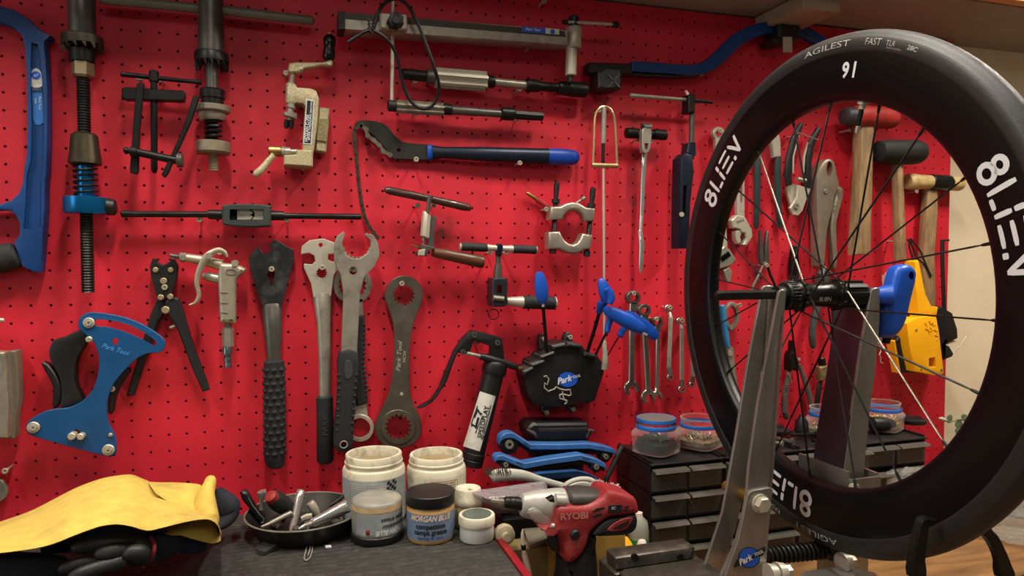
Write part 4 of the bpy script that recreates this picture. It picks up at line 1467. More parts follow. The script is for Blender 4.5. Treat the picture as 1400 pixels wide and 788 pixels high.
def grease_gun():
    O = .04
    t = thing('grease_gun', 'black lever grease gun with a white wraparound label', 'grease gun', P(650, 630, O))
    x0, y0 = q('o', '310,355')[0]
    x1, y1 = q('o', '220,728')[0]
    f = lambda k, r: (x0 + (x1 - x0) * k, y0 + (y1 - y0) * k, r)
    obj('barrel', MB().rod([f(.1, 14.6), f(.3, 14.6), f(.97, 14.6)], O, 28), BLACK, t)
    obj('collar', MB().rod([f(-.02, 13), f(0, 16), f(.02, 17), f(.1, 17), f(.12, 15)], O, 24), BLACK, t)
    obj('bottom_cap', MB().rod([f(.87, 15), f(.875, 15.8), f(.92, 15.8), f(.925, 15), f(.935, 15), f(.94, 15.8), f(.99, 15.4), f(1, 13)], O, 24), BLACK, t)
    # label wrapped on the viewer's side of the barrel
    A0, A1 = P(x0, y0, O), P(x1, y1, O)
    R = 14.6 * mpp(A0)
    c4 = q('S', '203,198 325,238 202,662 74,622')
    rows = []
    for k in range(10):
        w = k / 9
        l_, r_ = [(c4[i][0] + (c4[j][0] - c4[i][0]) * w, c4[i][1] + (c4[j][1] - c4[i][1]) * w) for i, j in ((0, 3), (1, 2))]
        rows.append([on_rod(l_[0] + (r_[0] - l_[0]) * j / 18, l_[1] + (r_[1] - l_[1]) * j / 18, A0, A1, R * 1.012) for j in range(19)])
    lb = obj('label', MB().grid(rows), LABELW, t, 'white label')
    ang = math.degrees(math.atan2(y0 - y1, x0 - x1))
    tx, ty = q('S', '230,436')[0]
    tpx(lb, 'SPEEDPLAY', BLACKP, tx, ty, 9, ang, 0, 1.0, .02, 0, (A0, A1, R * 1.05))
    tx, ty = q('S', '254,440')[0]
    tpx(lb, 'High Performance Grease Gun', BLACKP, tx, ty, 3.9, ang, 0, 1.0, .03, 0, (A0, A1, R * 1.04))
    lg = MB()
    for s in ('186,330 224,376 208,386 186,356 166,404 156,402', '184,396 202,404 176,490 134,468 140,444 166,462', '182,308 190,314 138,454 132,450', '218,392 224,394 172,524 165,520'):
        pl = q('S', s)
        b = len(lg.v)
        lg.v += [tuple(on_rod(x, y, A0, A1, R * 1.05)) for x, y in pl]
        for tri in tessellate_polygon([[Vector((a[0], a[1], 0)) for a in pl]]):
            lg.f.append(tuple(b + k for k in tri))
    obj('emblem', lg, BLACKP, lb)
    lv = q('o', '28,524 58,518 98,484 136,424 164,344 176,322 208,330 218,318 232,280 246,282 294,300 290,335 342,352 338,300 330,268 270,250 224,242 194,268 160,318 134,384 108,450 78,494 40,516')
    obj('lever', MB().plate(lv, .034, .014, [], .003, 2), BLACK, t, 'black lever arm')
    pv = MB()
    for x, y in ((193, 320), (233, 258), (317, 286)):
        pv.disc(*q('o', '%d,%d' % (x, y))[0], 4, .048, .004, 12, .3)
    obj('pivot', pv, GUN, t)
    obj('plunger_rod', MB().rod(q('o', '206,324,7 262,336,7'), O + .012, 10), STEEL, t)
    obj('nozzle_tube', MB().rod(q('o', '252,334,10 258,335,13 330,355,13 380,372,13 388,375,9'), O + .012, 14), BLACK, t)
    obj('nozzle_tip', MB().rod(q('o', '384,374,5 396,377,5 397,377,7 402,378,7 408,380,3'), O + .012, 10), BRASS, t)
    screw(*q('o', '253,287')[0], 'screw under the lever of the grease gun', .046)


grease_gun()


def hex_set():
    t = thing('hex_key_holder', 'black fan-shaped hex key holder with a blue and white emblem', 'tool holder', P(770, 555, .02))
    o = q('o', '404,384 428,372 434,352 462,342 470,328 500,318 510,292 540,282 616,290 640,318 676,330 690,352 700,366 700,396 668,496 640,506 604,502 590,512 530,522 476,512 452,516 424,474')
    bd = obj('holder_body', MB().plate(o, .006, .042, [], .005, 2), BLACK, t)
    for s in ('406,388 444,370 450,382 412,404', '434,362 484,346 490,356 440,378', '510,296 560,286 566,300 516,312', '566,284 622,292 620,306 566,300', '628,318 676,330 672,344 630,334', '470,334 520,316 524,328 474,346'):
        obj('slot_block', MB().plate(q('o', s), .02, .038, [], .003), mat('dark_grey_plastic', (52, 52, 50), .5), bd)
    for s in ('468,262 478,256 489,264 492,300 470,310', '560,254 571,248 582,256 586,284 556,284', '478,508 498,508 502,534 488,547 474,536', '572,500 594,500 597,526 583,538 569,526'):
        pt = q('o', s)
        obj('screw_tab', MB().plate(spline(pt, 2), .001, .014, [], .002), mat('dark_grey_plastic', (52, 52, 50)), bd)
    X, Y = q('o', '568,418')[0]
    em = obj('emblem', MB().plate(circ(X, Y, 13.2, 28, 10), .0484, .0004), BLUEPR, t, 'blue oval emblem')
    tpx(em, 'Park', WHITEP, X - 5.5, Y + .8, 11.5, -16, .0492, .95, .035, .35)
    tpx(em, 'TOOL', WHITEP, X + 11.5, Y - 4, 5, -16, .0492, .85, .03, .3)
    sc = q('o', '478,270 571,264 487,533 582,521')
    for (x, y), w in zip(sc, ('upper outer', 'top', 'lower outer', 'bottom')):
        screw(x, y, 'screw in the %s tab of the black hex key holder' % w, .02)
    c = MB()
    for s in ('482,408 490,404 500,416 494,436 484,430 484,448 498,460 520,452 526,444 540,452 560,456 576,454 580,472 572,476 548,470 538,474 540,486 554,490 566,494', '548,460 552,482 564,500 556,506'):
        c.rod([p + (1.0,) for p in q('o', s)], .0515, 6)
    solo('fine_chain', c, SILVER, 'fine tarnished silver chain dangling across the face of the hex key holder', 'chain')

    # four keys standing in the holder
    t = thing('hex_key', 'upright blue-handled hex key in front of the foam grip chain tool', 'hex key', P(747, 480, .04), 'hex keys in the fan holder')
    obj('handle', MB().rod(q('B', '184,58,14 184,62,24 186,80,32 190,110,40 196,160,48 202,215,46 207,255,34 209,272,20'), .075, 18, .6), BLUEP, t, 'blue moulded handle')
    obj('collar', MB().rod(q('B', '208,262,9 209,278,10 209,294,10'), .075, 8), SILVER, t)
    obj('shaft', MB().rod(q('B', '210,290,12 222,440,13 236,618,13'), [.07, .06, .05], 6), BLACKM, t)
    t = thing('hex_key', 'blue-handled hex key seen end-on at the top of the holder, crossing the steel rod', 'hex key', P(800, 480, .05), 'hex keys in the fan holder')
    hb = MB().rod(q('B', '586,112,10 596,118,26 612,150,40 630,200,48 644,236,46 650,262,36'), .11, 16, .7)
    hb.rod(q('B', '640,170,22 660,200,28 668,240,28 656,275,20'), .124, 14)
    hb.rod(q('B', '612,262,36 596,296,30 588,328,24'), [.105, .1, .09], 14, .8)
    obj('handle', hb, BLUEP, t, 'blue moulded handle')
    obj('shaft', MB().rod(q('B', '590,326,14 560,430,14 508,598,14'), [.09, .075, .05], 6), BLACKM, t)
    t = thing('hex_key', 'long blue P-handled hex key lying over the ratchet wrenches', 'hex key', P(830, 470, .06), 'hex keys in the fan holder')
    hb = MB().rod(q('B', '622,300,16 640,318,34 690,345,46 780,388,54 850,430,46 880,452,38 884,456,30'), .112, 18, .55)
    hb.rod(q('B', '668,360,24 650,410,22 640,462,20 638,468,14'), .1, 12)
    obj('handle', hb, BLUEP, t, 'blue moulded handle')
    obj('shaft', MB().rod(q('B', '638,462,9 600,540,9 560,622,9'), [.1, .08, .05], 6), BLACKM, t)
    t = thing('hex_key', 'blue P-handled hex key tucked behind the long one with a silver end label', 'hex key', P(838, 465, .06), 'hex keys in the fan holder')
    hb = MB().rod(q('B', '770,330,14 800,345,22 880,405,36 930,455,40 962,490,36 976,506,18'), .080, 16, .4)
    hb.rod(q('B', '762,430,24 745,450,24 726,490,22 722,496,14'), .080, 12)
    obj('handle', hb, BLUEP, t, 'blue moulded handle')
    obj('end_label', MB().plate(q('B', '876,458 914,478 908,490 870,470'), .0925, .001), SILVER, t, 'silver end label')
    obj('shaft', MB().rod(q('B', '716,500,5 680,560,5 648,618,5'), [.094, .07, .05], 6), BLACKM, t)


hex_set()


def small_wrenches():
    CW = mat('polished_wrench', (190, 184, 172), .25, .95, .12, 60, dirt=(90, 78, 62), dirt_amt=.4, dirt_scale=60)

    def flex(lbl, ring, r, hinge, sh0, sh1, rs, op, ro, off, ang):
        t = thing('ratchet_wrench', lbl, 'wrench', P(*q('A', '%d,%d' % op)[0], off), 'small wrenches on the board')
        X, Y = q('A', '%d,%d' % ring)[0]
        r /= 4.375
        obj('ratchet_ring', MB().plate(circ(X, Y, r, 24), off - .002, .011, [gear(X, Y, r * .58, r * .66, 12)], .001), GUN, t, 'dark ratchet ring')
        obj('hinge', MB().plate([(X - r * .55, Y + r * .7), (X + r * .55, Y + r * .7), (X + r * .6, Y + r * 1.9), (X - r * .6, Y + r * 1.9)], off, .009, [], .001), CW, t)
        a, b = q('A', '%d,%d %d,%d' % (sh0 + sh1))
        w = rs / 4.375
        obj('shank', MB().plate([(a[0] - w, a[1]), (a[0] + w, a[1]), (b[0] + w, b[1]), (b[0] - w, b[1])], off, .008, [], .0015), CW, t)
        X, Y = q('A', '%d,%d' % op)[0]
        R = ro / 4.375
        pts = []
        for k in range(19):
            u = rad(ang + 38 + k * (360 - 76) / 18)
            pts.append((X + R * cos(u), Y + R * sin(u)))
        for dd in (-38, 38):
            pass
        u0, u1 = rad(ang - 30), rad(ang + 30)
        pts += [(X + R * .86 * cos(u0), Y + R * .86 * sin(u0)), (X - R * .05 * cos(rad(ang)) + R * .42 * sin(rad(ang)), Y - R * .05 * sin(rad(ang)) - R * .42 * cos(rad(ang))),
                (X - R * .2 * cos(rad(ang)), Y - R * .2 * sin(rad(ang))),
                (X - R * .05 * cos(rad(ang)) - R * .42 * sin(rad(ang)), Y - R * .05 * sin(rad(ang)) + R * .42 * cos(rad(ang))), (X + R * .86 * cos(u1), Y + R * .86 * sin(u1))]
        obj('open_jaw', MB().plate(pts, off, .007, [], .001), CW, t)
    flex('largest flex-head ratchet wrench, beside the steel rod tip', (118, 120), 42, 0, (110, 180), (105, 620), 17, (105, 662), 45, .016, 70)
    flex('middle flex-head ratchet wrench, second from the steel rod', (183, 195), 38, 0, (182, 250), (206, 680), 16, (206, 712), 43, .022, 62)
    flex('slim flex-head ratchet wrench just under the end of the blue handle', (262, 265), 33, 0, (264, 330), (258, 690), 12, (256, 712), 34, .012, 66)
    for lbl, r1, p1, a, b, p2, r2, off in (('short offset ring spanner hung between the ratchet wrenches and the tyre', 25, (328, 185), (338, 240), (326, 535), (336, 596), 21, .014),
                                           ('longer offset ring spanner half hidden by the tyre edge', 25, (398, 262), (402, 305), (402, 610), (406, 669), 23, .014),
                                           ('offset ring spanner of which only the lowest ring shows past the tyre edge', 22, (470, 300), (470, 330), (468, 590), (468, 640), 20, .012)):
        t = thing('ring_spanner', lbl, 'wrench', P(*q('A', '%d,%d' % p2)[0], off), 'small wrenches on the board')
        X, Y = q('A', '%d,%d' % p1)[0]
        r = r1 / 4.375
        obj('upper_ring', MB().plate(circ(X, Y, r, 20), off, .007, [circ(X, Y, r * .55, 12)], .001), CW, t)
        A_, B_ = q('A', '%d,%d' % a)[0], q('A', '%d,%d' % b)[0]
        obj('shank', MB().rod([(X, Y + r * .8, 2.6), A_ + (3.4,), B_ + (3.2,)], [off + .004, off + .012, off + .012], 8, .7), STEEL, t)
        X, Y = q('A', '%d,%d' % p2)[0]
        r = r2 / 4.375
        obj('lower_ring', MB().plate(circ(X, Y, r, 20), off, .007, [circ(X, Y, r * .6, 12)], .001), CW, t)
        obj('lower_neck', MB().rod([B_ + (3.6,), (X, Y - r * .8, 4)], [off + .012, off + .004], 8, .5), CHROME, t)
        screw(*q('A', '%d,%d' % (p1[0] + 2, p1[1] - 6))[0], 'screw through the upper ring of the ' + ('short' if 'short' in lbl else 'longer' if 'longer' in lbl else 'hidden') + ' offset ring spanner', .026)
    for x, y, w in ((126, 96, 'largest'), (190, 176, 'middle'), (262, 250, 'slim')):
        screw(*q('A', '%d,%d' % (x, y))[0], 'screw through the ratchet ring of the %s flex-head wrench' % w, .034)


small_wrenches()


def lever_rack():
    t = thing('lever_rack', 'black plastic rack on the board holding blue-banded tools', 'tool rack', P(755, 640, .01))
    obj('tray', MB().plate(q('H', '440,175 470,150 500,155 860,150 880,200 905,210 850,300 500,300 440,260 425,200'), .002, .05, [], .004), BLACK, t)
    obj('tray_lip', MB().rod(q('H', '500,205,24 520,212,26 840,206,26 856,200,24'), .062, 10, .6), BLACK, t)
    for a in ('425,200,8 470,225,14 495,250,14', '905,210,8 870,200,14 850,255,14'):
        obj('side_clip', MB().rod(q('H', a), .055, 8), mat('brown_grey_clip', (78, 66, 58), .5), t)
    obj('spine', MB().plate(q('H', '495,290 830,290 830,570 520,570'), .002, .02, [], .002), BLACK, t)

    def lever(lbl, band, bosses, off, dk):
        v = thing('offset_lever', lbl, 'lever', P(*band[len(band) // 2][:2], off), 'blue-banded levers in the black rack')
        up = [(p[0], p[1] - p[2]) for p in band]
        dn = [(p[0], p[1] + p[2]) for p in band]
        obj('blue_band', MB().plate(up + dn[::-1], off, .020, [], .0015), BANDB, v, 'blue painted band')
        lowr = [(p[0], p[1] + p[2] + dk) for p in band[1:-1]]
        obj('dark_plate', MB().plate(dn[1:-1] + lowr[::-1], off - .004, .017, [], .001), BLACKM, v)
        for x, y, r in bosses:
            b = MB().disc(x, y, r, off - .002, .02, 22, 0, .002)
            obj('pivot_boss', b, BLACKM, v)
            obj('pivot_bolt', MB().disc(x, y, r * .45, off + .018, .004, 12, .4), DULL, v)
        return v
    B1 = [(683.5, 606, 3), (685, 601, 3.6), (690, 597, 3.8), (697, 595.5, 4), (704, 597, 4), (726, 611.5, 4.2), (765, 611.8, 4), (804, 610.5, 4), (826, 614, 3.8), (838, 617, 3.5), (843, 621, 2.8)]
    v = lever('upper blue-banded lever in the black rack, with a round pivot', B1, [(697, 608.5, 13.5), (829, 625, 8)], .058, 6)
    tpx(v, 'BUILT', BLACKP, *q('O', '395,148')[0], 4.6, 38, .0804, .9, .03)
    B2 = [(677, 630, 2.8), (680, 627, 3.6), (688, 626.5, 4), (717, 638, 4.3), (750, 632, 4.2), (794, 626, 4.2), (816, 632, 4), (827, 637.5, 3.6), (829.5, 641, 2.6)]
    v = lever('middle blue-banded lever in the black rack, bent upward', B2, [(692, 636, 7), (816, 639, 8)], .084, 4.5)
    tpx(v, 'BUILT', BLACKP, *q('O', '324,346')[0], 4.4, 20, .1064, .95, .03)
    tpx(v, 'BUILT', BLACKP, *q('O', '1030,295')[0], 4.4, 12, .1064, .95, .03)
    B3 = [(716, 657, 3), (740, 653, 3.6), (790, 649.5, 3.8), (806, 653, 3.6), (818, 658, 3)]
    lever('lowest blue-banded lever, mostly behind the brush', B3, [(812, 660, 6)], .058, 4)
    tb = MB().rod(q('H', '1108,318,10 1104,322,17 1060,410,19 986,572,20 982,580,14'), .07, 14)
    solo('tube_handle', tb, mat('dark_grey_tube', (58, 60, 60), .45, .3, .15, 50), 'dark grey tube leaning beside the black drawer cabinet, behind the white bristles', 'tube')


lever_rack()

# ================================================================== tools on the board behind the wheel
def adjustables():
    t = thing('adjustable_wrench', 'adjustable wrench with its jaws open below, next to the needle-nose pliers', 'wrench', P(1012, 330, .015), 'adjustable wrenches behind the wheel')
    obj('handle', MB().plate(q('K', '132,180 160,180 160,458 132,462') , .012, .010, [spline(q('K', '140,210 152,210 150,400 142,400'), 1)], .002), SILVER, t)
    obj('jaw_head', MB().plate(q('K', '110,466 130,446 160,452 186,500 189,525 165,563 154,556 166,530 160,514 146,512 140,500 116,494'), .010, .015, [], .002), SILVER, t)
    obj('sliding_jaw', MB().plate(q('K', '124,506 140,502 148,512 142,526 146,546 134,554 125,536'), .010, .013, [], .001), SILVER, t)
    a, b = q('K', '122,474 148,466')
    obj('adjuster', MB().thread(*a, *b, 4.2, .02, 6, .25), BLACKM, t, 'knurled adjuster')
    t = thing('adjustable_wrench', 'adjustable wrench half hidden by the tyre, above the blue scissors', 'wrench', P(988, 380, .015), 'adjustable wrenches behind the wheel')
    X, Y = q('K', '63,142')[0]
    obj('handle', MB().plate(q('K', '52,160 74,160 96,565 66,580'), .012, .010, [], .002), SILVER, t)
    obj('hanging_ring', MB().plate(circ(X, Y, 8, 22, 9), .012, .009, [circ(X, Y, 4.6, 16, 5.6)], .001), SILVER, t)
    obj('jaw_head', MB().plate(q('K', '52,590 84,560 106,576 128,612 112,632 90,640 60,648 50,625'), .010, .015, [], .002), STEEL, t)
    obj('sliding_jaw', MB().plate(q('K', '80,652 102,640 112,655 108,690 98,698 88,680'), .010, .013, [], .001), STEEL, t)
    a, b = q('K', '64,612 94,590')
    obj('adjuster', MB().thread(*a, *b, 6, .02, 7, .25), BLACKM, t, 'knurled adjuster')
    screw(X, Y - 3, 'screw in the end ring of the wrench peeping past the tyre', .025)


adjustables()


def pliers_row():
    t = thing('slip_joint_pliers', 'slip joint pliers with dark green grips hanging jaws up', 'pliers', P(1050, 310, .012))
    obj('jaw', MB().plate(q('K', '196,236 218,236 232,190 268,120 290,80 270,66 240,110 200,190'), .008, .010, [], .002), SILVER, t)
    obj('jaw', MB().plate(q('K', '268,232 294,230 294,180 286,132 262,90 236,70 226,84 252,150 264,196'), .020, .010, [], .002), SILVER, t)
    obj('grip', MB().rod(q('K', '204,232,11 205,238,14 205,300,14 203,440,12 201,490,10 200,498,6'), .016, 12, .7), DARKGR, t, 'dark green grip')
    obj('grip', MB().rod(q('K', '281,228,12 281,236,14 280,300,14 281,380,13 286,450,12 291,486,10 292,493,6'), .024, 12, .7), DARKGR, t, 'dark green grip')
    obj('pivot_bolt', MB().disc(*q('K', '258,118')[0], 3.4, .03, .003, 12), STEEL, t)
    t = thing('bypass_cutters', 'small black-handled cutters held shut with a wire clip, points down', 'cutters', P(1090, 290, .012))
    obj('handle', MB().rod(q('K', '368,106,7 362,118,12 340,166,14 322,240,15 318,300,15 322,336,12'), .026, 12, .7), BLACK, t, 'black handle')
    obj('handle', MB().rod(q('K', '434,122,7 428,132,12 404,180,14 392,250,15 394,310,15 398,342,12'), .026, 12, .7), BLACK, t, 'black handle')
    obj('handle_liner', MB().rod(q('K', '352,178,3 338,230,4 338,290,3'), .03, 8), SILVER, t)
    obj('handle_liner', MB().rod(q('K', '392,176,3 378,230,5 376,290,3'), .03, 8), SILVER, t)
    obj('wire_clip', MB().rod(q('K', '352,144,2.4 360,140,2.4 428,166,2.4 432,164,2.4'), .042, 6), STEEL, t)
    obj('blade', MB().plate(q('K', '312,346 338,330 356,334 352,390 340,428 328,410 320,380'), .014, .006, [], .001), SILVER, t)
    obj('blade', MB().plate(q('K', '356,334 404,348 388,390 374,430 358,448 338,446 326,420 352,380'), .021, .006, [], .001), SILVER, t)
    obj('spring_bolt', MB().rod(q('K', '352,312,8 384,318,8'), .026, 8), STEEL, t)
    obj('pivot_bolt', MB().disc(*q('K', '353,412')[0], 4, .027, .004, 12, .3), STEEL, t)
    screw(*q('K', '356,150')[0], 'screw behind the wire clip of the black-handled cutters', .03)

    t = thing('locking_pliers', 'steel locking pliers hanging jaws up beside the red hammer', 'locking pliers', P(1125, 360, .012))
    mth = spline(q('J', '206,340 216,346 220,366 214,392 204,396 198,382 199,356'), 2)
    obj('body', MB().plate(spline(q('J', '160,432 164,382 184,342 208,328 230,342 240,390 250,436 232,470 226,520 212,566 198,640 192,742 168,742 165,640 162,540'), 2), .010, .022, [mth], .005, 2), mat('brushed_pliers', (158, 146, 130), .42, .75, .12, 60), t)
    obj('release_lever', MB().plate(spline(q('J', '240,446 252,438 264,448 262,484 247,540 238,590 242,690 238,752 229,742 226,690 216,590 230,500'), 2), .012, .014, [], .003), mat('brushed_pliers', (158, 146, 130)), t)
    obj('adjusting_screw', MB().rod(q('J', '179,736,8 177,752,8 176,753,12 175,772,12 175,774,8'), .02, 12), STEEL, t)
    rv = MB()
    for s in ('197,455,10', '250,448,9', '232,510,6'):
        rv.disc(*q('J', s)[0], .0322, .002, 12, 0, .0006)
    obj('rivets', rv, DULL, t)
    t = thing('side_cutters', 'grey-gripped pliers whose handles hang below the hub', 'pliers', P(1125, 470, .012))
    GG = mat('grey_grip', (66, 66, 64), .6, 0, .1, 60)
    obj('grip', MB().rod(q('x', '690,240,20 680,290,24 655,380,25 640,470,25 648,550,24 652,572,14'), .02, 12, .8), GG, t, 'grey grip')
    obj('grip', MB().rod(q('x', '780,250,20 790,310,22 800,400,24 796,480,24 790,560,23 788,590,14'), .02, 12, .8), DARKGR, t, 'dark blue-green grip')
    obj('head', MB().plate(q('x', '690,250 700,120 722,40 738,20 752,40 770,120 790,260 740,300'), .01, .018, [], .003), GUN, t)
    t = thing('pin_pliers', 'black closed pliers whose handles show above the disc side of the hub', 'pliers', P(1085, 385, .012))
    obj('jaws', MB().plate(q('K', '342,560 356,560 366,640 360,668 336,668 332,640'), .008, .012, [], .002), BLACKM, t)
    obj('handle', MB().rod(q('K', '344,650,9 332,690,9 322,730,9 318,760,6'), .014, 10), BLACK, t)
    obj('handle', MB().rod(q('K', '352,650,9 348,690,9 346,730,9 346,760,6'), .016, 10), BLACK, t)

    t = thing('needle_nose_pliers', 'fine needle-nose pliers pointing up, below the adjustable wrench', 'pliers', P(1045, 390, .012))
    obj('jaw', MB().plate(q('C', '242,106 248,112 256,200 262,238 258,250 244,246 240,210'), .012, .008, [], .001), GUN, t)
    obj('jaw', MB().plate(q('C', '276,106 270,112 262,200 258,238 264,250 282,242 280,200'), .014, .008, [], .001), GUN, t)
    obj('pivot_bolt', MB().disc(*q('C', '262,244')[0], 2.6, .022, .002, 12), STEEL, t)
    obj('handle', MB().rod(q('C', '254,250,6 236,290,6 212,335,6 205,358,5'), .018, 10), DULL, t)
    obj('handle', MB().rod(q('C', '270,250,6 282,290,6 300,330,6 306,350,5'), .018, 10), BLACK, t)
    screw(*q('C', '262,252')[0], 'screw at the pivot of the needle-nose pliers', .024)

    t = thing('scissors', 'scissors with blue and grey loops, blades down, behind the truing stand', 'scissors', P(1005, 530, .012))
    GRL = mat('grey_loop_plastic', (110, 106, 96), .5, 0, .1, 60)
    for s, off, k in (('306,160 330,180 340,220 330,256 306,282 290,270 276,230 278,190', .016, '306,176 320,190 327,220 318,250 304,264 294,250 288,222 290,190'), ('240,176 258,184 268,220 272,262 262,290 246,276 236,240 232,200', .008, '244,192 252,200 258,226 260,256 256,270 248,258 242,234 240,206')):
        obj('loop', MB().plate(spline(q('t', s), 3), off, .009, [spline(q('t', k), 3)], .002), GRL, t, 'grey loop')
    obj('blue_inlay', MB().plate(q('t', '262,178 276,172 284,230 296,300 302,352 288,352 276,300 268,240'), .018, .009, [], .002), mat('blue_inlay', (40, 120, 170), .5), t, 'blue inlay')
    obj('blue_inlay', MB().plate(q('t', '250,280 268,290 280,340 276,350 262,330'), .008, .009, [], .002), mat('blue_inlay', (40, 120, 170)), t, 'blue inlay')
    obj('blade', MB().plate(q('t', '284,340 312,350 318,420 330,500 326,522 316,505 296,420'), .014, .004, [], .0008), STEEL, t)
    obj('blade', MB().plate(q('t', '280,352 300,344 310,430 322,470 318,476 298,440'), .010, .004, [], .0008), STEEL, t)
    obj('pivot_screw', MB().disc(*q('t', '299,374')[0], 3.3, .0185, .003, 14, .3), SILVER, t)
    obj('teal_clip', MB().plate(q('t', '266,378 288,400 300,420 302,462 290,470 274,440'), .004, .008, [], .001), TEAL, t, 'teal plastic clip')
    screw(*q('t', '340,174')[0], 'screw beside the grey loop of the scissors', .03)

    t = thing('crimping_pliers', 'open pliers with ribbed grey-brown grips below the hub', 'pliers', P(1085, 570, .012))
    GB = mat('grey_brown_grip', (84, 72, 66), .7, 0, .15, 80)
    obj('head', MB().plate(q('D', '150,130 162,102 182,108 204,150 214,180 212,240 190,222 170,230 148,235 146,180'), .012, .018, [], .003), BLACKM, t)
    obj('jaw', MB().plate(q('D', '158,108 164,30 174,30 186,70 188,112'), .014, .012, [], .002), BLACKM, t)
    obj('bolt', MB().disc(*q('D', '212,156')[0], 2, .03, .003, 10), SILVER, t)
    g = MB().rod(q('D', '150,225,12 140,270,18 122,340,22 112,420,24 112,500,24 124,545,22 130,556,12'), .024, 12, .7)
    for k in range(14):
        x, y = q('D', '%f,%f' % (104 + (6 if k < 3 else 0) * (3 - k), 330 + k * 14))[0]
        g.rod([(x - 1, y, 1), (x + 2.4, y, 1)], .03, 6)
    obj('grip', g, GB, t, 'ribbed grip')
    obj('grip', MB().rod(q('D', '212,190,14 228,240,17 256,320,20 280,400,21 292,470,20 290,530,18 288,542,10'), .022, 12, .7), GB, t, 'ribbed grip')
    obj('spring', MB().rod(q('D', '126,244,3 146,270,3 160,310,3'), .028, 6), SILVER, t)
    t = thing('small_pliers', 'small pliers with worn brassy pivot between the grey-brown pliers and the stand', 'pliers', P(1130, 550, .012))
    obj('jaws', MB().plate(q('D', '366,206 362,150 374,142 390,150 400,202 384,214'), .012, .012, [], .002), BLACKM, t)
    obj('pivot_plate', MB().plate(q('D', '348,210 400,200 420,220 424,270 404,298 352,302 346,250'), .014, .016, [], .002), mat('worn_brassy', (140, 118, 84), .5, .6, .4, 120), t, 'worn brassy pivot')
    obj('grip', MB().rod(q('D', '358,298,12 348,320,18 338,390,20 330,460,20 328,480,14'), .022, 12, .7), BLACK, t)
    obj('grip', MB().rod(q('D', '402,288,10 420,330,14 440,390,16 452,440,16 456,480,14'), .022, 12, .7), BLACK, t)


pliers_row()


def hammers():
    def shaft(s, off, w=.022):
        return MB().plate(q('J', s), off, w, [], .006, 2, True)
    t = thing('red_hammer', 'red-headed hammer with a stout wooden handle behind the valve', 'hammer', P(1190, 340, .03))
    obj('handle', shaft('331,200 384,200 381,300 378,450 374,560 372,700 310,700 314,620 322,500 328,380', .022, .026), WOODH, t, 'wooden handle')
    obj('head', MB().rod(q('J', '292,168,30 298,168,38 310,168,42 340,166,41 380,168,40 420,172,42 444,174,40 456,175,34 460,175,22'), .04, 20), REDBALL, t, 'red rubber head')
    obj('striking_face', MB().rod(q('J', '262,166,24 266,166,32 276,167,36 294,168,38 300,168,30'), .04, 20), mat('dark_grey_face', (66, 62, 66), .5, .3, .2, 40), t, 'dark grey striking face')
    wr = MB().rod(q('J', '384,330,1 380,440,1'), .049, 4)
    screw(*q('J', '318,212')[0], 'screw under the head of the red hammer, on its dark face side', .05)
    screw(*q('J', '400,216')[0], 'screw under the head of the red hammer, on its red end', .05)
    t = thing('rubber_mallet', 'black rubber mallet with a slim wooden handle', 'mallet', P(1235, 350, .03))
    obj('handle', shaft('470,345 496,345 500,450 506,600 510,720 480,720 478,600 474,450', .026, .02), WOODH, t, 'wooden handle')
    obj('head', MB().rod(q('J', '392,302,30 396,302,40 410,303,45 440,304,47 520,305,47 548,304,45 560,303,38 564,303,28'), .04, 22), mat('black_mallet_rubber', (24, 24, 25), .7, 0, .2, 40, .2, 200), t, 'black rubber head')
    screw(*q('J', '520,348')[0], 'screw under the black rubber mallet head', .05)
    t = thing('rawhide_mallet', 'mallet with two yellowed faces and a black centre, at the board edge', 'mallet', P(1270, 440, .03))
    obj('handle', MB().plate(q('J', '588,445 630,445 630,540 622,640 618,700') + [(1281, 400), (1279, 470), (1262, 470), (1262, 400)] + q('J', '572,690 580,560'), .006, .019, [], .006, 2, True), WOODH, t, 'wooden handle')
    obj('head', MB().rod(q('J', '592,420,26 596,420,31 630,422,30 664,424,31 670,424,26'), .021, 20), BLACKM, t, 'black centre')
    obj('face', MB().rod(q('J', '506,418,26 510,418,30 530,419,32 560,420,28 596,420,27'), .021, 18), HORN, t, 'yellowed face')
    obj('face', MB().rod(q('J', '666,424,27 696,426,28 706,427,27 714,428,22'), .021, 18), HORN, t, 'yellowed face')
    screw(*q('J', '578,452')[0], 'screw under the black-centred mallet head', .05)
    t = thing('hex_bar', 'thin black L-shaped hex bar at the edge of the board', 'hex bar', P(1290, 450, .012))
    obj('long_arm', MB().rod(q('J', '643,642,8 642,700,7 645,790,7') + [(1291, 430, 2.6), (1291, 452, 2.4)], .02, 6), BLACK, t)
    obj('short_arm', MB().rod(q('J', '640,645,5 655,644,4 668,643,4'), .02, 6), BLACK, t)
    mb = MB()
    for s in ('514,642 516,670 524,700 530,724', '520,644 540,660 560,690 580,740 600,782', '518,646 532,680 548,716 566,730 584,760 596,790', '508,640 518,650 528,644 518,638'):
        mb.rod([p + (1.3,) for p in q('J', s)], .05, 6, sm=3)
    solo('lanyard', mb, BLACK, 'thin black lanyard cord hanging beside the yellow label gun', 'cord')
    screw(*q('J', '516,646')[0], 'screw that the black lanyard cord hangs from', .055)


hammers()


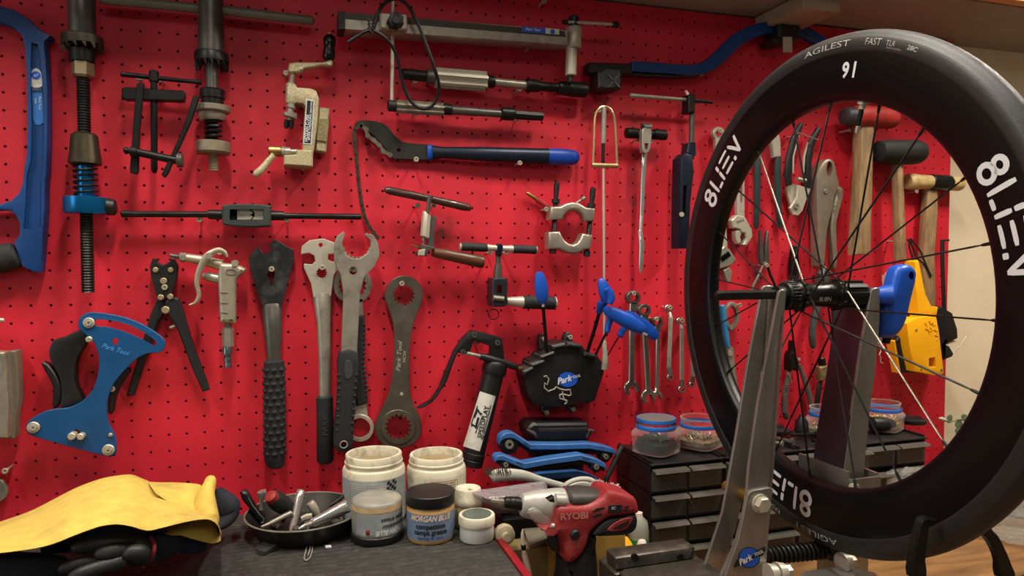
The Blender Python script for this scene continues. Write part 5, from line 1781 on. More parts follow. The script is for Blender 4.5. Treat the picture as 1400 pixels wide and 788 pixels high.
def label_gun():
    t = thing('label_gun', 'yellow label gun with black head hanging at the right-hand board edge', 'label gun', P(1265, 510, .02))
    O = .07
    body = spline(q('N', '590,358 650,320 790,300 812,420 842,680 838,700 780,710 645,682 610,520'), 1)
    b = obj('body', MB().plate(body, .03, .04, [q('N', '738,592 782,582 790,648 756,656 740,640')], .003, 2), YTOOL, t, 'yellow body')
    obj('handle', MB().plate(q('N', '646,-60 674,-70 690,0 720,160 760,240 806,246 796,306 660,322 668,262 652,140'), .038, .027, [], .004, 2), YTOOL, t, 'yellow handle')
    obj('inner_chassis', MB().plate(q('N', '640,200 662,220 668,320 590,370 612,520 648,690 552,690 520,470 560,420 600,380'), .029, .02, [], .003), BLACK, t, 'black inner chassis')
    obj('trim_strip', MB().plate(q('N', '502,478 514,470 550,680 542,694'), .030, .02, [], .001), YTOOL, t)
    obj('print_head', MB().plate(q('N', '806,258 824,242 900,288 912,330 934,396 936,458 880,486 858,470 838,494 880,512 908,560 900,582 842,604 812,440 796,310'), .026, .036, [], .003, 2), BLACK, t, 'black print head')
    obj('roller', MB().rod(q('N', '860,488,10 910,470,12'), .05, 12), PINK, t, 'pale roller')
    obj('wire_arm', MB().rod(q('N', '900,560,3 940,520,3 985,455,3 992,445,5'), .045, 6), SILVER, t)
    obj('window_back', MB().plate(q('N', '730,580 795,575 796,660 735,660'), .030, .004), BLACK, t)
    x, y = q('N', '770,425')[0]
    sq = MB()
    for s in ('740,340 752,362 762,352 770,372 782,362', '712,352 724,376 716,392 736,400 744,424', '770,398 796,412 780,436 802,446 790,470', '748,384 760,404 742,410'):
        sq.rod([p + (.8,) for p in q('N', s)], .0702, 6)
    obj('raised_script', sq, mat('yellow_dark_edge', (214, 148, 10), .4), b)
    obj('seam_line', MB().rod(q('N', '722,548,1.6 818,524,1.6'), .0698, 5), mat('yellow_dark_edge', (214, 148, 10)), b)
    sc = MB()
    for s in ('656,404,8', '690,668,8', '826,672,9'):
        sc.disc(*q('N', s)[0], .0695, .0014, 12, .4)
    obj('case_screws', sc, DULL, b)
    mb = MB()
    mb.plate(spline(q('N', '456,100 454,30 470,36 478,12 496,26 520,20 516,60 490,110 470,112'), 2), .008, .012, [], .002)
    solo('plastic_clip', mb, PINK, 'small off-white plastic clip on the board behind the blue hub handle', 'clip')
    mb = MB()
    random.seed(3)
    for k in range(9):
        x, y = q('N', '%f,%f' % (408 + random.uniform(-16, 20), 230 + k * 34))[0]
        mb.rod([(x, y, .9), (x + random.uniform(-3, 3), y + 9, .9), (x + random.uniform(-4, 4), y + 14, .9)], .016 + .003 * (k % 3), 6)
        mb.torus(P(x, y, .018), (random.uniform(-.5, .5), 1, .2), .0045, .0008, 12, 6)
    mb.rod(q('N', '410,560,4 416,620,5 430,625,5'), .02, 6)
    solo('wire_bundle', mb, SILVER, 'bunch of tangled wire clips behind the far truing stand arm', 'wire')


label_gun()

# ================================================================== the wheel
WX, WY, WZ = 0.683, -0.4015, 1.3980
RIMP = [(.2525, .0025), (.2528, .006), (.2545, .0092), (.258, .0116), (.264, .0131), (.274, .0141), (.286, .0146), (.298, .0147), (.3085, .0143), (.3118, .0140)]


def hw(r):
    if r <= RIMP[0][0]:
        return RIMP[0][1]
    for (a, x), (b, y) in zip(RIMP, RIMP[1:]):
        if r <= b:
            return x + (y - x) * (r - a) / (b - a)
    return RIMP[-1][1]


def wp(th, r, x):
    return Vector((WX + x, WY - cos(th) * r, WZ + sin(th) * r))


def revolve(mb, prof, n=160):
    b = len(mb.v)
    k = len(prof)
    for i in range(n):
        th = 2 * pi * i / n
        mb.v += [tuple(wp(th, r, x)) for r, x in prof]
    for i in range(n):
        for j in range(k):
            mb.f.append((b + i * k + j, b + i * k + (j + 1) % k, b + ((i + 1) % n) * k + (j + 1) % k, b + ((i + 1) % n) * k + j))
    return mb


def wheel():
    t = thing('bicycle_wheel', 'large deep-section black bicycle wheel held upright in the truing stand', 'wheel', (WX, WY, WZ - .34))
    rim = obj('rim', revolve(MB(), [(r, -x) for r, x in RIMP] + [(r, x) for r, x in RIMP[::-1]]), CARBON, t, 'deep black carbon rim', sharp=60)
    tp = [(.3108, -.0137), (.3125, -.0148), (.3150, -.0150), (.3205, -.0152), (.3255, -.0146), (.3290, -.0132), (.3292, -.0129), (.3330, -.0100), (.3362, -.0062), (.3380, 0)]
    ty = obj('tire', revolve(MB(), tp + [(r, -x) for r, x in tp[-2::-1]]), TYRE, t, 'black road tyre with grey lettering', sharp=60)
    # white lettering on the rim
    Hh, ss = .0335, .0058

    def rimpt(th0, u, v):
        r = .2700 + v * Hh
        th = th0 - u * Hh / .287
        return wp(th, r, -(hw(r) + .00035))

    def ribbon(mb, th0, pts, w=.155, closed=False, n=5):
        L = []
        for a, b in zip(pts, pts[1:] + ([pts[0]] if closed else [])):
            for k in range(n):
                L.append((a[0] + (b[0] - a[0]) * k / n, a[1] + (b[1] - a[1]) * k / n))
        if not closed:
            L.append(pts[-1])
        N = len(L)
        b0 = len(mb.v)
        for i in range(N):
            a, c = (L[i - 1], L[(i + 1) % N]) if closed else (L[max(i - 1, 0)], L[min(i + 1, N - 1)])
            d = Vector((c[0] - a[0], c[1] - a[1])).normalized()
            nx, ny = -d.y * w / 2, d.x * w / 2
            e = 1.0
            if not closed and i in (0, N - 1):
                e = .72
            mb.v += [tuple(rimpt(th0, L[i][0] + nx * e, L[i][1] + ny * e)), tuple(rimpt(th0, L[i][0], L[i][1])), tuple(rimpt(th0, L[i][0] - nx * e, L[i][1] - ny * e))]
        for i in range(N if closed else N - 1):
            j = (i + 1) % N
            for k in (0, 1):
                mb.f.append((b0 + i * 3 + k, b0 + j * 3 + k, b0 + j * 3 + k + 1, b0 + i * 3 + k + 1))

    def loop8(cx, cy, rx, ry):
        return [(cx + rx * cos(2 * pi * k / 14), cy + ry * sin(2 * pi * k / 14)) for k in range(14)]
    for th in (148.6, 28.6, -91.6):
        mb = MB()
        th0 = rad(th)
        ribbon(mb, th0, loop8(0.0, .29, .28, .25), .19, True, 2)
        ribbon(mb, th0, loop8(0.0, .76, .23, .2), .18, True, 2)
        ribbon(mb, th0, [(.62, 0.02), (.62, 1.0)], .17)
        ribbon(mb, th0, [(.80, .07), (1.17, .07)], .16)
        ribbon(mb, th0, [(1.38, 0.0), (1.38, .58)], .17)
        ribbon(mb, th0, [(1.38, .66), (1.38, 1.0)], .17)
        for v in (.07, .48, .90):
            ribbon(mb, th0, [(1.66 - .0 * v, v), (2.42 - .0 * v, v)], .155)
        ribbon(mb, th0, [(2.56, .07), (2.76, .07)], .20)
        ribbon(mb, th0, [(2.58, .94), (3.18, .08)], .17)
        ribbon(mb, th0, [(3.18, .06), (3.22, 1.0)], .17)
        obj('lettering', mb, WHITEP, rim, 'white 8LIEN lettering')

    def on_rim(th0, r0, h, sx=1.0, surf=None):
        def place(u, v):
            r = r0 + v * h
            return wp(rad(th0) - u * h * sx / r0, r, -((surf(r) if surf else hw(r)) + .0004))
        return place
    text(rim, '9', WHITEP, on_rim(79.5, .2888, .026, .9), bold=.03)
    text(rim, '1', WHITEP, on_rim(76.6, .2888, .026, .9), bold=.03)

    def tsurf(r):
        for (a, x), (b, y) in zip(tp, tp[1:]):
            if a <= r <= b and b > a:
                return -(x + (y - x) * (r - a) / (b - a))
        return .0150
    for s, th, h, sx, bo in (('AGILEST', 86.6, .0108, 2.05, .0), ('FAST', 72.6, .0112, 1.05, -.005), ('TLR', 67.6, .0085, 1.0, .0), ('28C', 61.6, .0070, 1.3, .02), ('AGILEST', -88, .0108, 2.05, 0), ('FAST', -103, .0112, 1.05, 0)):
        text(ty, s, GREYP, on_rim(th, .3222, h, sx, tsurf), bold=bo)
    text(ty, 'MADE IN JAPAN', GREYP, on_rim(66.4, .3172, .0026, 1.2, tsurf))
    # spokes, two-cross, every one its own part
    lace = {0: (.706, -1), 1: (.645, 1), 2: (.706, 1), 3: (.645, -1)}
    for k in range(20):
        th = rad(-3.2 + 18 * k)
        X, sg = lace[k % 4]
        ha = th + sg * rad(58)
        a = wp(th, .2535, 0.0 + (X - WX) * .06)
        b = Vector((X, WY - cos(ha) * .0212, WZ + sin(ha) * .0212))
        d = (b - a).normalized()
        mb = MB().rod3([a, a + d * .012, a + d * .02, a + (b - a) * .93, b], [.0009, .0009, .00145, .00145, .001], 8, .75)
        light = k in (7, 18, 13)  # these spokes have their bright highlight painted in as a paler grey
        sp = obj('spoke', mb, mat('highlit_spoke', (120, 114, 102), .3, .5, .1, 60) if light else mat('black_spoke', (40, 40, 42), .35, .5, .1, 60), t, 'spoke catching the light' if light else None)
        obj('nipple', MB().rod3([a - d * .001, a + d * .009, a + d * .012], [.0021, .0018, .0012], 8), BLACKM, sp)
    v0 = wp(rad(74.6), .2535, 0)
    dn = (wp(rad(74.6), 0, 0) - v0).normalized()
    vs = obj('valve', MB().rod3([v0 + dn * s for s in (-.002, .030, .030, .034)], [.0029, .0029, .0016, .0014], 10), BLACKM, t)
    obj('valve_nut', MB().rod3([v0 + dn * s for s in (.000, .004, .004, .010)], [.0065, .0065, .0045, .004], 14), SILVER, vs)
    obj('valve_cap', MB().rod3([v0 + dn * s for s in (.030, .031, .037, .040)], [.0018, .0027, .0027, .0015], 10), SILVER, vs)
    # hub
    def ax(pr, n=28):
        return MB().rod3([Vector((WX + x, WY, WZ)) for x, r in pr], [r for x, r in pr], n)
    hub = obj('hub', ax([(-.046, .012), (-.046, .0175), (-.043, .0195), (-.034, .0195), (-.029, .0172), (-.015, .0155), (.008, .0168), (.016, .018), (.019, .0205), (.027, .0205), (.029, .0165), (.030, .012)]), mat('black_hub', (20, 20, 20), .3, .4, .2, 40), t, 'black hub shell')
    mb = ax([(-.062, .010), (-.062, .017), (-.060, .0185), (-.047, .0185), (-.046, .016)])
    for k in range(26):
        a = 2 * pi * k / 26
        c = Vector((WX - .053, WY - cos(a) * .0186, WZ + sin(a) * .0186))
        mb.rod3([c - Vector((.005, 0, 0)), c + Vector((.005, 0, 0))], .0011, 5)
    obj('disc_mount', mb, BLACKM, hub)
    obj('end_cap', ax([(-.0735, .007), (-.0735, .0125), (-.066, .0135), (-.061, .0135)], 22), BLACKM, hub)
    mb = ax([(.031, .010), (.031, .0165), (.064, .0165), (.064, .010)])
    for k in range(9):
        a = 2 * pi * k / 9
        d = Vector((0, -cos(a), sin(a)))
        e = Vector((0, sin(a), cos(a)))
        c0 = Vector((WX + .032, WY, WZ))
        sec = [d * .016 - e * .0032, d * .0188 - e * .0026, d * .0188 + e * .0026, d * .016 + e * .0032]
        mb.loft([[c0 + s for s in sec], [c0 + Vector((.031, 0, 0)) + s for s in sec]])
    obj('freehub', mb, BLACKM, hub)
    obj('end_cap', ax([(.063, .013), (.070, .013), (.0735, .011), (.0735, .007)], 22), BLACKM, hub)
    x, y = 1126, 411

    def hubtxt(u, v):
        uu, vv = u * .0078, v * .0078
        a = rad(2) + vv / .0162
        return Vector((WX - .008 + uu, WY - cos(a - .35) * .0172, WZ + sin(a - .35) * .0172))
    text(hub, '8LIEN', WHITEP, hubtxt)
    for X in (.645, .706):
        fl = MB().torus((X, WY, WZ), (1, 0, 0), .0200, .0016, 40, 6)
        for k in range(10):
            a = rad(-3.2 + 36 * k + 12)
            fl.ball((X, WY - cos(a) * .0208, WZ + sin(a) * .0208), .0030, 8)
        obj('spoke_flange', fl, BLACKM, hub)


wheel()


# ---- blue P-handle key pushed through the hub as an axle
def axle_key():
    t = thing('axle_key', 'big blue P-handled hex key pushed through the wheel hub as its axle', 'hex key', (WX + .12, WY, WZ - .05))
    rod = [(-.165, .0030), (-.1635, .0055), (-.158, .0064), (-.074, .0064)]
    obj('hex_shaft', MB().rod3([Vector((WX + x, WY, WZ + .002)) for x, r in rod], [r for x, r in rod], 6), BLACKM, t, 'black hex shaft')
    obj('hex_shaft', MB().rod3([Vector((WX + x, WY, WZ + .002)) for x in (.0740, .092)], [.0064, .0064], 6), BLACKM, t, 'black hex shaft')
    mb = MB().rod3([PX(1197, 404, WX + .082), PX(1206, 404, WX + .09), PX(1222, 403, WX + .10)], [.010, .0125, .014], 18)
    mb.plate(spline(q('v', '392,78 412,60 440,58 462,80 461,118 446,180 430,250 412,292 386,320 352,324 331,306 334,256 348,200 374,150'), 3), -WY - .012, .026, [circ(*q('v', '440,96')[0], 5, 14, 6)], .009, 4, True)
    obj('handle', mb, BLUEP, t, 'blue moulded handle')
    obj('tip', MB().rod3([P(1213, 458, -WY), P(1211, 470, -WY)], [.007, .005], 10), BLACK, t)


axle_key()


# ---- truing stand
def stand():
    ST = mat('galvanised_steel', (150, 146, 138), .3, .72, .12, 30, dirt=(92, 84, 74), dirt_amt=.5, dirt_scale=20, stretch=(1, 1, .3))
    t = thing('truing_stand', 'steel wheel truing stand with two upright arms and black tyre callipers', 'truing stand', (WX, WY, ZB))
    fy, by = -WY + .018, -WY - .016            # near and far flange planes
    # arm on the viewer's left: open channel
    a1 = obj('upright_arm', MB().plate(q('t', '500,122 506,112 516,109 527,114 529,122 524,180') + q('L', '172,196 165,330 160,420 158,540 100,720 62,788 30,788 70,700 96,600 104,500 128,330') + q('t', '476,250'), fy - .004, .004, [], .0008), ST, t)
    ft = q('t', '432,100 444,93 466,93 480,98 482,115') + [(1052, 470), (1040, 560), (1028, 640), (1012, 700), (985, 800), (955, 800), (988, 700), (1006, 600), (1022, 500)]
    obj('far_flange', MB().plate(ft, by - .004, .004, [], .0008), ST, a1)
    wb = MB()
    ne = [PX(1070, 400, .612), PX(1062, 480, .607), PX(1056, 560, .602), PX(1049, 640, .597), PX(1040, 700, .590)]
    rows = [[Vector((p.x, -fy + .001, p.z)) for p in ne], [Vector((p.x, -by - .002, p.z)) for p in ne]]
    wb.loft([[rows[0][k], rows[1][k], rows[1][k] - Vector((.003, 0, 0)), rows[0][k] - Vector((.003, 0, 0))] for k in range(5)])
    web = obj('web', wb, ST, a1)
    l2 = obj('sticker', MB().plate([(1041, 508), (1048, 508), (1040, 574), (1034, 574)], by + .0003, .0003), LABELW, a1, 'white maker sticker')
    tpx(l2, 'Park Tool', BLACKP, 1041, 541, 6.5, -83, by + .0009, 1.3, .03, .2)
    # pivot ears
    e1 = obj('pivot_ear', MB().plate(q('s', '640,446 650,424 672,414 742,404 754,414 748,470 735,600 722,790 545,790 566,730 600,640 622,540'), fy, .005, [], .001), ST, t, 'steel pivot ear with a blue and white emblem')
    obj('far_ear', MB().plate(q('s', '572,404 590,430 600,500 560,600 545,700 540,790 440,790 470,720 520,560'), by - .010, .005, [], .001), ST, t)
    X, Y = 1024.5, 763
    em = MB().plate(circ(X, Y, 14.6, 32, 14.2), fy + .0055, .0003)
    em.plate([(1003, 777), (1008, 766), (1018, 765), (1034, 755), (1046, 748), (1047, 751), (1043, 760), (1030, 765), (1016, 772)], fy + .0057, .0003)
    eb = obj('emblem', em, BLACKP, e1)
    obj('emblem_disc', MB().plate(circ(X, Y, 13.4, 32, 13), fy + .0061, .0002), BLUEPR, e1)
    bn_ = MB().plate([(1003.5, 776), (1008.5, 767), (1018, 766), (1034, 756), (1045.5, 749), (1046, 751), (1042, 759), (1030, 764), (1016, 771)], fy + .0064, .0001)
    obj('emblem_band', bn_, BLACKP, e1)
    tpx(e1, 'Park', WHITEP, 1018.5, 766.5, 11.5, -27, fy + .0068, .9, .035, .35)
    tpx(e1, 'TOOL', WHITEP, 1037, 757, 5.8, -27, fy + .0068, .85, .03, .3)
    bx, by_ = 1040, 689
    p = P(bx, by_, fy + .006)
    bm_ = MB().rod3([p, p + Vector((0, -.0075, 0)), p + Vector((0, -.009, 0))], [.0105, .0105, .009], 6)
    bm_.rod3([p + Vector((0, .001, 0)), p + Vector((0, -.0015, 0))], [.0125, .0125], 20)
    obj('pivot_bolt', bm_, SILVER, t)
    obj('pivot_sleeve', MB().rod3([p + Vector((0, .008, 0)), p + Vector((0, .075, 0))], .0078, 16), BRASS, t, 'brassy pivot sleeve')
    # far arm: web towards the wheel, flange towards the viewer
    xw = .772
    fl = q('v', '292,152 300,143 318,140 324,146') + [(1203, 440), (1198, 500), (1190, 560), (1182, 640), (1180, 672), (1150, 672), (1160, 600), (1168, 540), (1178, 470)]
    a2 = obj('upright_arm', MB().plate(fl, fy - .004, .004, [], .0008), ST, t)
    wb = MB()
    L = []
    for px, py in ((1192, 396), (1180, 460), (1170, 530), (1158, 600), (1148, 680)):
        pt = P(px, py, fy - .001)
        pt.x = max(pt.x, .7035)
        L.append([pt, Vector((pt.x, -by + .024, pt.z)), Vector((pt.x + .003, -by + .024, pt.z)), pt + Vector((.003, 0, 0))])
    wb.loft(L)
    obj('web', wb, mat('dark_polished_web', (96, 84, 88), .3, .9, .1, 30), a2, 'dark polished web face')
    # lower socket box of the far arm
    sx0, sx1 = .7035, .735
    zt = P(1150, 660, fy + .02).z
    bx_ = MB()
    zl = zt - .085
    bx_.box((sx0, -fy - .012, zl), (sx0 + .004, -by + .05, zt + .010))
    bx_.box((sx0, -fy - .016, zl), (sx1 + .02, -fy - .012, zt))
    bx_.box((.722, -fy + .0, ZB + .029), (.752, -by + .03, zl + .01))
    bx_.box((sx1 + .016, -fy - .012, zl), (sx1 + .02, -by + .05, zt + .004))
    obj('socket_bracket', bx_, ST, t)
    p = P(1165, 668, fy + .017)
    obj('socket_bolt', MB().rod3([p, p + Vector((0, -.008, 0))], .008, 6), SILVER, t)
    # base casting, screw and washers
    bs = MB()
    bs.box((WX - .06, WY - .075, ZB + .001), (WX + .17, WY + .085, ZB + .030), .004)
    obj('base', bs, mat('grey_cast_base', (104, 102, 96), .45, .6, .15, 30), t)
    zs = PZ(1100, 757, 0).z
    c0, c1 = P(1048, 760, -WY), P(1128, 752, -WY)
    mb = MB().rod3([c0, c1], .0085, 14)
    mb.coil3(c0, c1, .0105, .0022, 13)
    obj('threaded_spindle', mb, BLACK, t, 'black spring over the width spindle')
    obj('spindle_boss', MB().rod3([c1, c1 + Vector((.004, 0, .001)), c1 + Vector((.02, 0, .001)), c1 + Vector((.05, 0, .001))], [.013, .0165, .0165, .008], 18), BLACK, t)
    pl = MB()
    f0 = [P(1078, 772, -WY + .06), P(1100, 764, -WY + .03), P(1150, 763, -WY + .03), P(1196, 788, -WY + .06), P(1215, 815, -WY + .10), P(1075, 815, -WY + .10)]
    zz = c0.z - .014
    f0 = [Vector((p.x, p.y, zz)) for p in f0]
    pl.loft([[p + Vector((0, 0, -.008)) for p in f0], f0])
    obj('cross_plate', pl, ST, t)
    for px, py in ((1050, 786), (1062, 784), (1150, 770)):
        p = P(px, py, -WY + .035)
        w = MB()
        for k in range(3):
            q0 = p + Vector((.004 * k, 0, .0))
            w.rod3([q0, q0 + Vector((.003, 0, 0))], .0135 - .001 * k, 20)
        w.rod3([p + Vector((.012, 0, 0)), p + Vector((.020, 0, 0))], .0085, 6)
        obj('spindle_nut', w, SILVER, t)
    # callipers on both sides of the tyre
    for side, s in ((-1, '372,450 392,424 425,412 445,425 482,426 470,446 440,468 430,490 418,600 408,690 415,800 318,800 320,690 345,560'), (1, '770,505 815,465 842,500 880,540 930,640 962,720 985,800 880,800 872,700 845,620 810,560')):
        yy = .60
        out = q('G', s)
        nm = MB().plate(spline(out, 2), yy if side < 0 else yy - .03, .008, [], .002)
        obj('calliper_arm', nm, BLACKM, t, 'black curved calliper arm')
    ca = P(1265, 800, .60)
    cb = P(1385, 800, .57)
    zc = min(ca.z, cb.z) + .006
    obj('calliper_bar', MB().rod3([Vector((ca.x - .02, -.604, zc)), Vector((cb.x + .02, -.575, zc))], .007, 10), BLACKM, t)
    obj('calliper_post', MB().rod3([Vector(((ca.x + cb.x) / 2, -.59, zc)), Vector((WX + .02, WY - .06, ZB + .02))], [.008, .011], 10), BLACKM, t)


stand()

# ================================================================== drawer cabinets
CYF, CZT = -0.14, 1.1025


def cabinet(x0, x1, cols, lbl, open_=None):
    t = thing('drawer_cabinet', lbl, 'drawer cabinet', ((x0 + x1) / 2, CYF / 2, ZB), 'black parts cabinets on the bench')
    yb = -.012
    cs = MB()
    cs.box((x0, CYF + .004, ZB + .001), (x0 + .003, yb, CZT), .0006)
    cs.box((x1 - .003, CYF + .004, ZB + .001), (x1, yb, CZT), .0006)
    cs.box((x0, CYF, CZT - .004), (x1, yb, CZT), .001)
    cs.box((x0, CYF + .004, ZB + .001), (x1, yb, ZB + .005))
    cs.box((x0, yb - .003, ZB + .001), (x1, yb, CZT))
    cw, rh = (x1 - x0 - .002) / cols, .0455
    for k in range(1, cols):
        cs.box((x0 + .001 + k * cw - .0012, CYF + .002, ZB + .001), (x0 + .001 + k * cw + .0012, yb, CZT - .004))
    for k in range(1, 5):
        z = CZT - .0055 - k * rh + .001
        if z > ZB + .005:
            cs.box((x0, CYF + .003, z - .0009), (x1, yb, z + .0009))
    cs.box((x0 + .002, CYF + .004, CZT), (x0 + .006, yb, CZT + .004))
    cs.box((x1 - .006, CYF + .004, CZT), (x1 - .002, yb, CZT + .004))
    obj('case', cs, BLACK, t, 'black plastic case')
    for i in range(cols):
        for j in range(4):
            xa, xb = x0 + .001 + i * cw + .0022, x0 + .001 + (i + 1) * cw - .0022
            zb_ = CZT - .0055 - j * rh
            za = zb_ - rh + .004
            if za < ZB + .004:
                za = ZB + .006
            pull = .012 if open_ and (i, j) in open_ else 0
            y0 = CYF - pull
            d = MB()
            d.box((xa, y0, za), (xb, y0 + .0022, zb_ - .003), .0006)
            d.box((xa, y0 + .0022, za), (xa + .0015, yb - .008, zb_ - .012))
            d.box((xb - .0015, y0 + .0022, za), (xb, yb - .008, zb_ - .012))
            d.box((xa, y0 + .0022, za), (xb, yb - .008, za + .0015))
            dr = obj('drawer', d, SMOKE, t, 'smoky clear drawer')
            lip = MB()
            z = zb_ - .0035
            sec = [(0, 0), (-.010, -.0015), (-.0125, -.005), (-.0115, -.0058), (-.009, -.003), (0, -.0022)]
            lip.loft([[(x, y0 + a, z + b) for a, b in sec] for x in (xa, xb)])
            obj('handle', lip, mat('grey_clear_lip', (86, 82, 74), .3, 0, .1, 40), dr, 'grey lip handle')
            cnt = MB()
            random.seed(i * 7 + j + int(x0 * 100))
            for n in range(9):
                x = random.uniform(xa + .006, xb - .006)
                a = random.uniform(0, pi)
                p = Vector((x, y0 + random.uniform(.008, .06), za + .0045 + random.uniform(0, .004)))
                dv = Vector((cos(a), sin(a), random.uniform(-.2, .2))) * .006
                cnt.rod3([p - dv, p + dv], random.uniform(.0012, .0025), 6)
            o = solo('small_parts', cnt, random.choice((GUN, BLACK, BLACK, DULL)), 'loose small hardware inside a smoky drawer of a black cabinet', 'small parts', 'loose hardware in the cabinet drawers', 'stuff')
    return t


cabinet(.5694, .7100, 2, 'two-column black drawer cabinet nearest the drill, with two lidded jars on top')
cabinet(.7110, .8640, 2, 'two-column black drawer cabinet mostly behind the tyre and stand arm')
cabinet(.8660, 1.1600, 4, 'four-column black drawer cabinet seen through the wheel, at the board edge', {(1, 0), (2, 1)})


def on_top(px, y):
    """x on the plane y=-off for things standing at a known distance from the wall"""
    return P(px, 600, y).x


def jar(px, hwpx, off, ztop_px, lbl, cont, lid, fill, z0=CZT + .004):
    c = P(px, 600, off)
    c.z = z0 + .0005
    r = hwpx * mpp(c)
    top = P(px, ztop_px, off).z - c.z
    t = thing('clear_jar', lbl, 'jar', c, 'clear jars with blue bands on the cabinets')
    n = 40

    def sq(rr, z, k):
        out = []
        for i in range(n):
            a = 2 * pi * i / n
            s = (abs(cos(a)) ** k + abs(sin(a)) ** k) ** (-1 / k)
            out.append(c + Vector((rr * s * cos(a + .5), rr * s * sin(a + .5), z)))
        return out
    body = [(r * .80, 0, 4), (r * .88, .002, 4), (r * .92, top * .45, 3.4), (r * .98, top * .52, 3), (r * .97, top * .60, 2.6), (r * .86, top * .70, 2), (r * .80, top * .74, 2), (r * .80, top * .995, 2)]
    mb = MB().loft([sq(*b) for b in body], True, False)
    obj('jar_body', mb, CLEAR, t, 'clear plastic body')
    bd = MB()
    z0_, z1_ = top * .70, top * .83
    bd.loft([[c + Vector((rr * cos(2 * pi * i / n), rr * sin(2 * pi * i / n), z)) for i in range(n)] for rr, z in ((r * .86, z0_), (r * .875, z0_ + .001), (r * .875, z1_ - .001), (r * .86, z1_))], False, False)
    obj('band', bd, BLUEL, t, 'blue band')
    if lid:
        ld = MB().lathe(c + Vector((0, 0, top * .90)), [(r * .84, 0), (r * .865, .001), (r * .865, top * .10), (r * .82, top * .10), (r * .80, top * .085)], n, True, False)
        lo = obj('lid', ld, BLUEL, t, 'blue screw lid')
        obj('lid_disc', MB().lathe(c + Vector((0, 0, top * .985)), [(r * .81, 0), (r * .81, .001), (.001, .001)], n), mat('grey_lid_disc', (112, 110, 108), .4), lo, 'grey lid top')
    else:
        obj('rim', MB().torus(c + Vector((0, 0, top)), (0, 0, 1), r * .80, .0012, n, 6), CLEAR, t)
    random.seed(int(px))
    cn = MB()
    H = top * fill
    cn.loft([sq(r * k, z, 3.4) for k, z in ((.70, .003), (.78, .006), (.80, H * .7), (.66, H * .85))])
    N = 90
    for i in range(N):
        a, rr = random.uniform(0, 2 * pi), r * random.uniform(.1, .74)
        z = H * (random.uniform(.3, 1) if rr > .6 * r else random.uniform(.8, 1.05))
        p = c + Vector((rr * cos(a), rr * sin(a), z))
        d = Vector((random.uniform(-1, 1), random.uniform(-1, 1), random.uniform(-.6, .6))).normalized() * random.uniform(.003, .0075)
        cn.rod3([p - d, p + d], random.uniform(.0008, .0018) * (1.8 if cont is BLACK else 1), 6)
    solo('jar_contents', cn, cont, {BLACK: 'black rubber bits filling the lidded jar', }.get(cont, 'metal odds and ends filling the ' + lbl.split(' jar')[0] + ' jar'), 'hardware', None, 'stuff')


MIXED = mat('mixed_hardware', (150, 134, 108), .4, .5, .6, 260)
jar(897, 31, .085, 571, 'lidded clear square jar of black bits with two blue bands', BLACK, True, .44)
jar(956, 31, .075, 571, 'open clear jar of small screws with one blue band beside the lidded jar', MIXED, False, .38)
jar(1127, 24, .075, 557, 'open clear jar of pale bits between the cutting pliers and the stand arm', MIXED, False, .36)
jar(1206, 27, .075, 550, 'open clear jar of brass nipples behind the far stand arm', mat('brassy_bits', (176, 150, 96), .4, .6, .5, 260), False, .42)


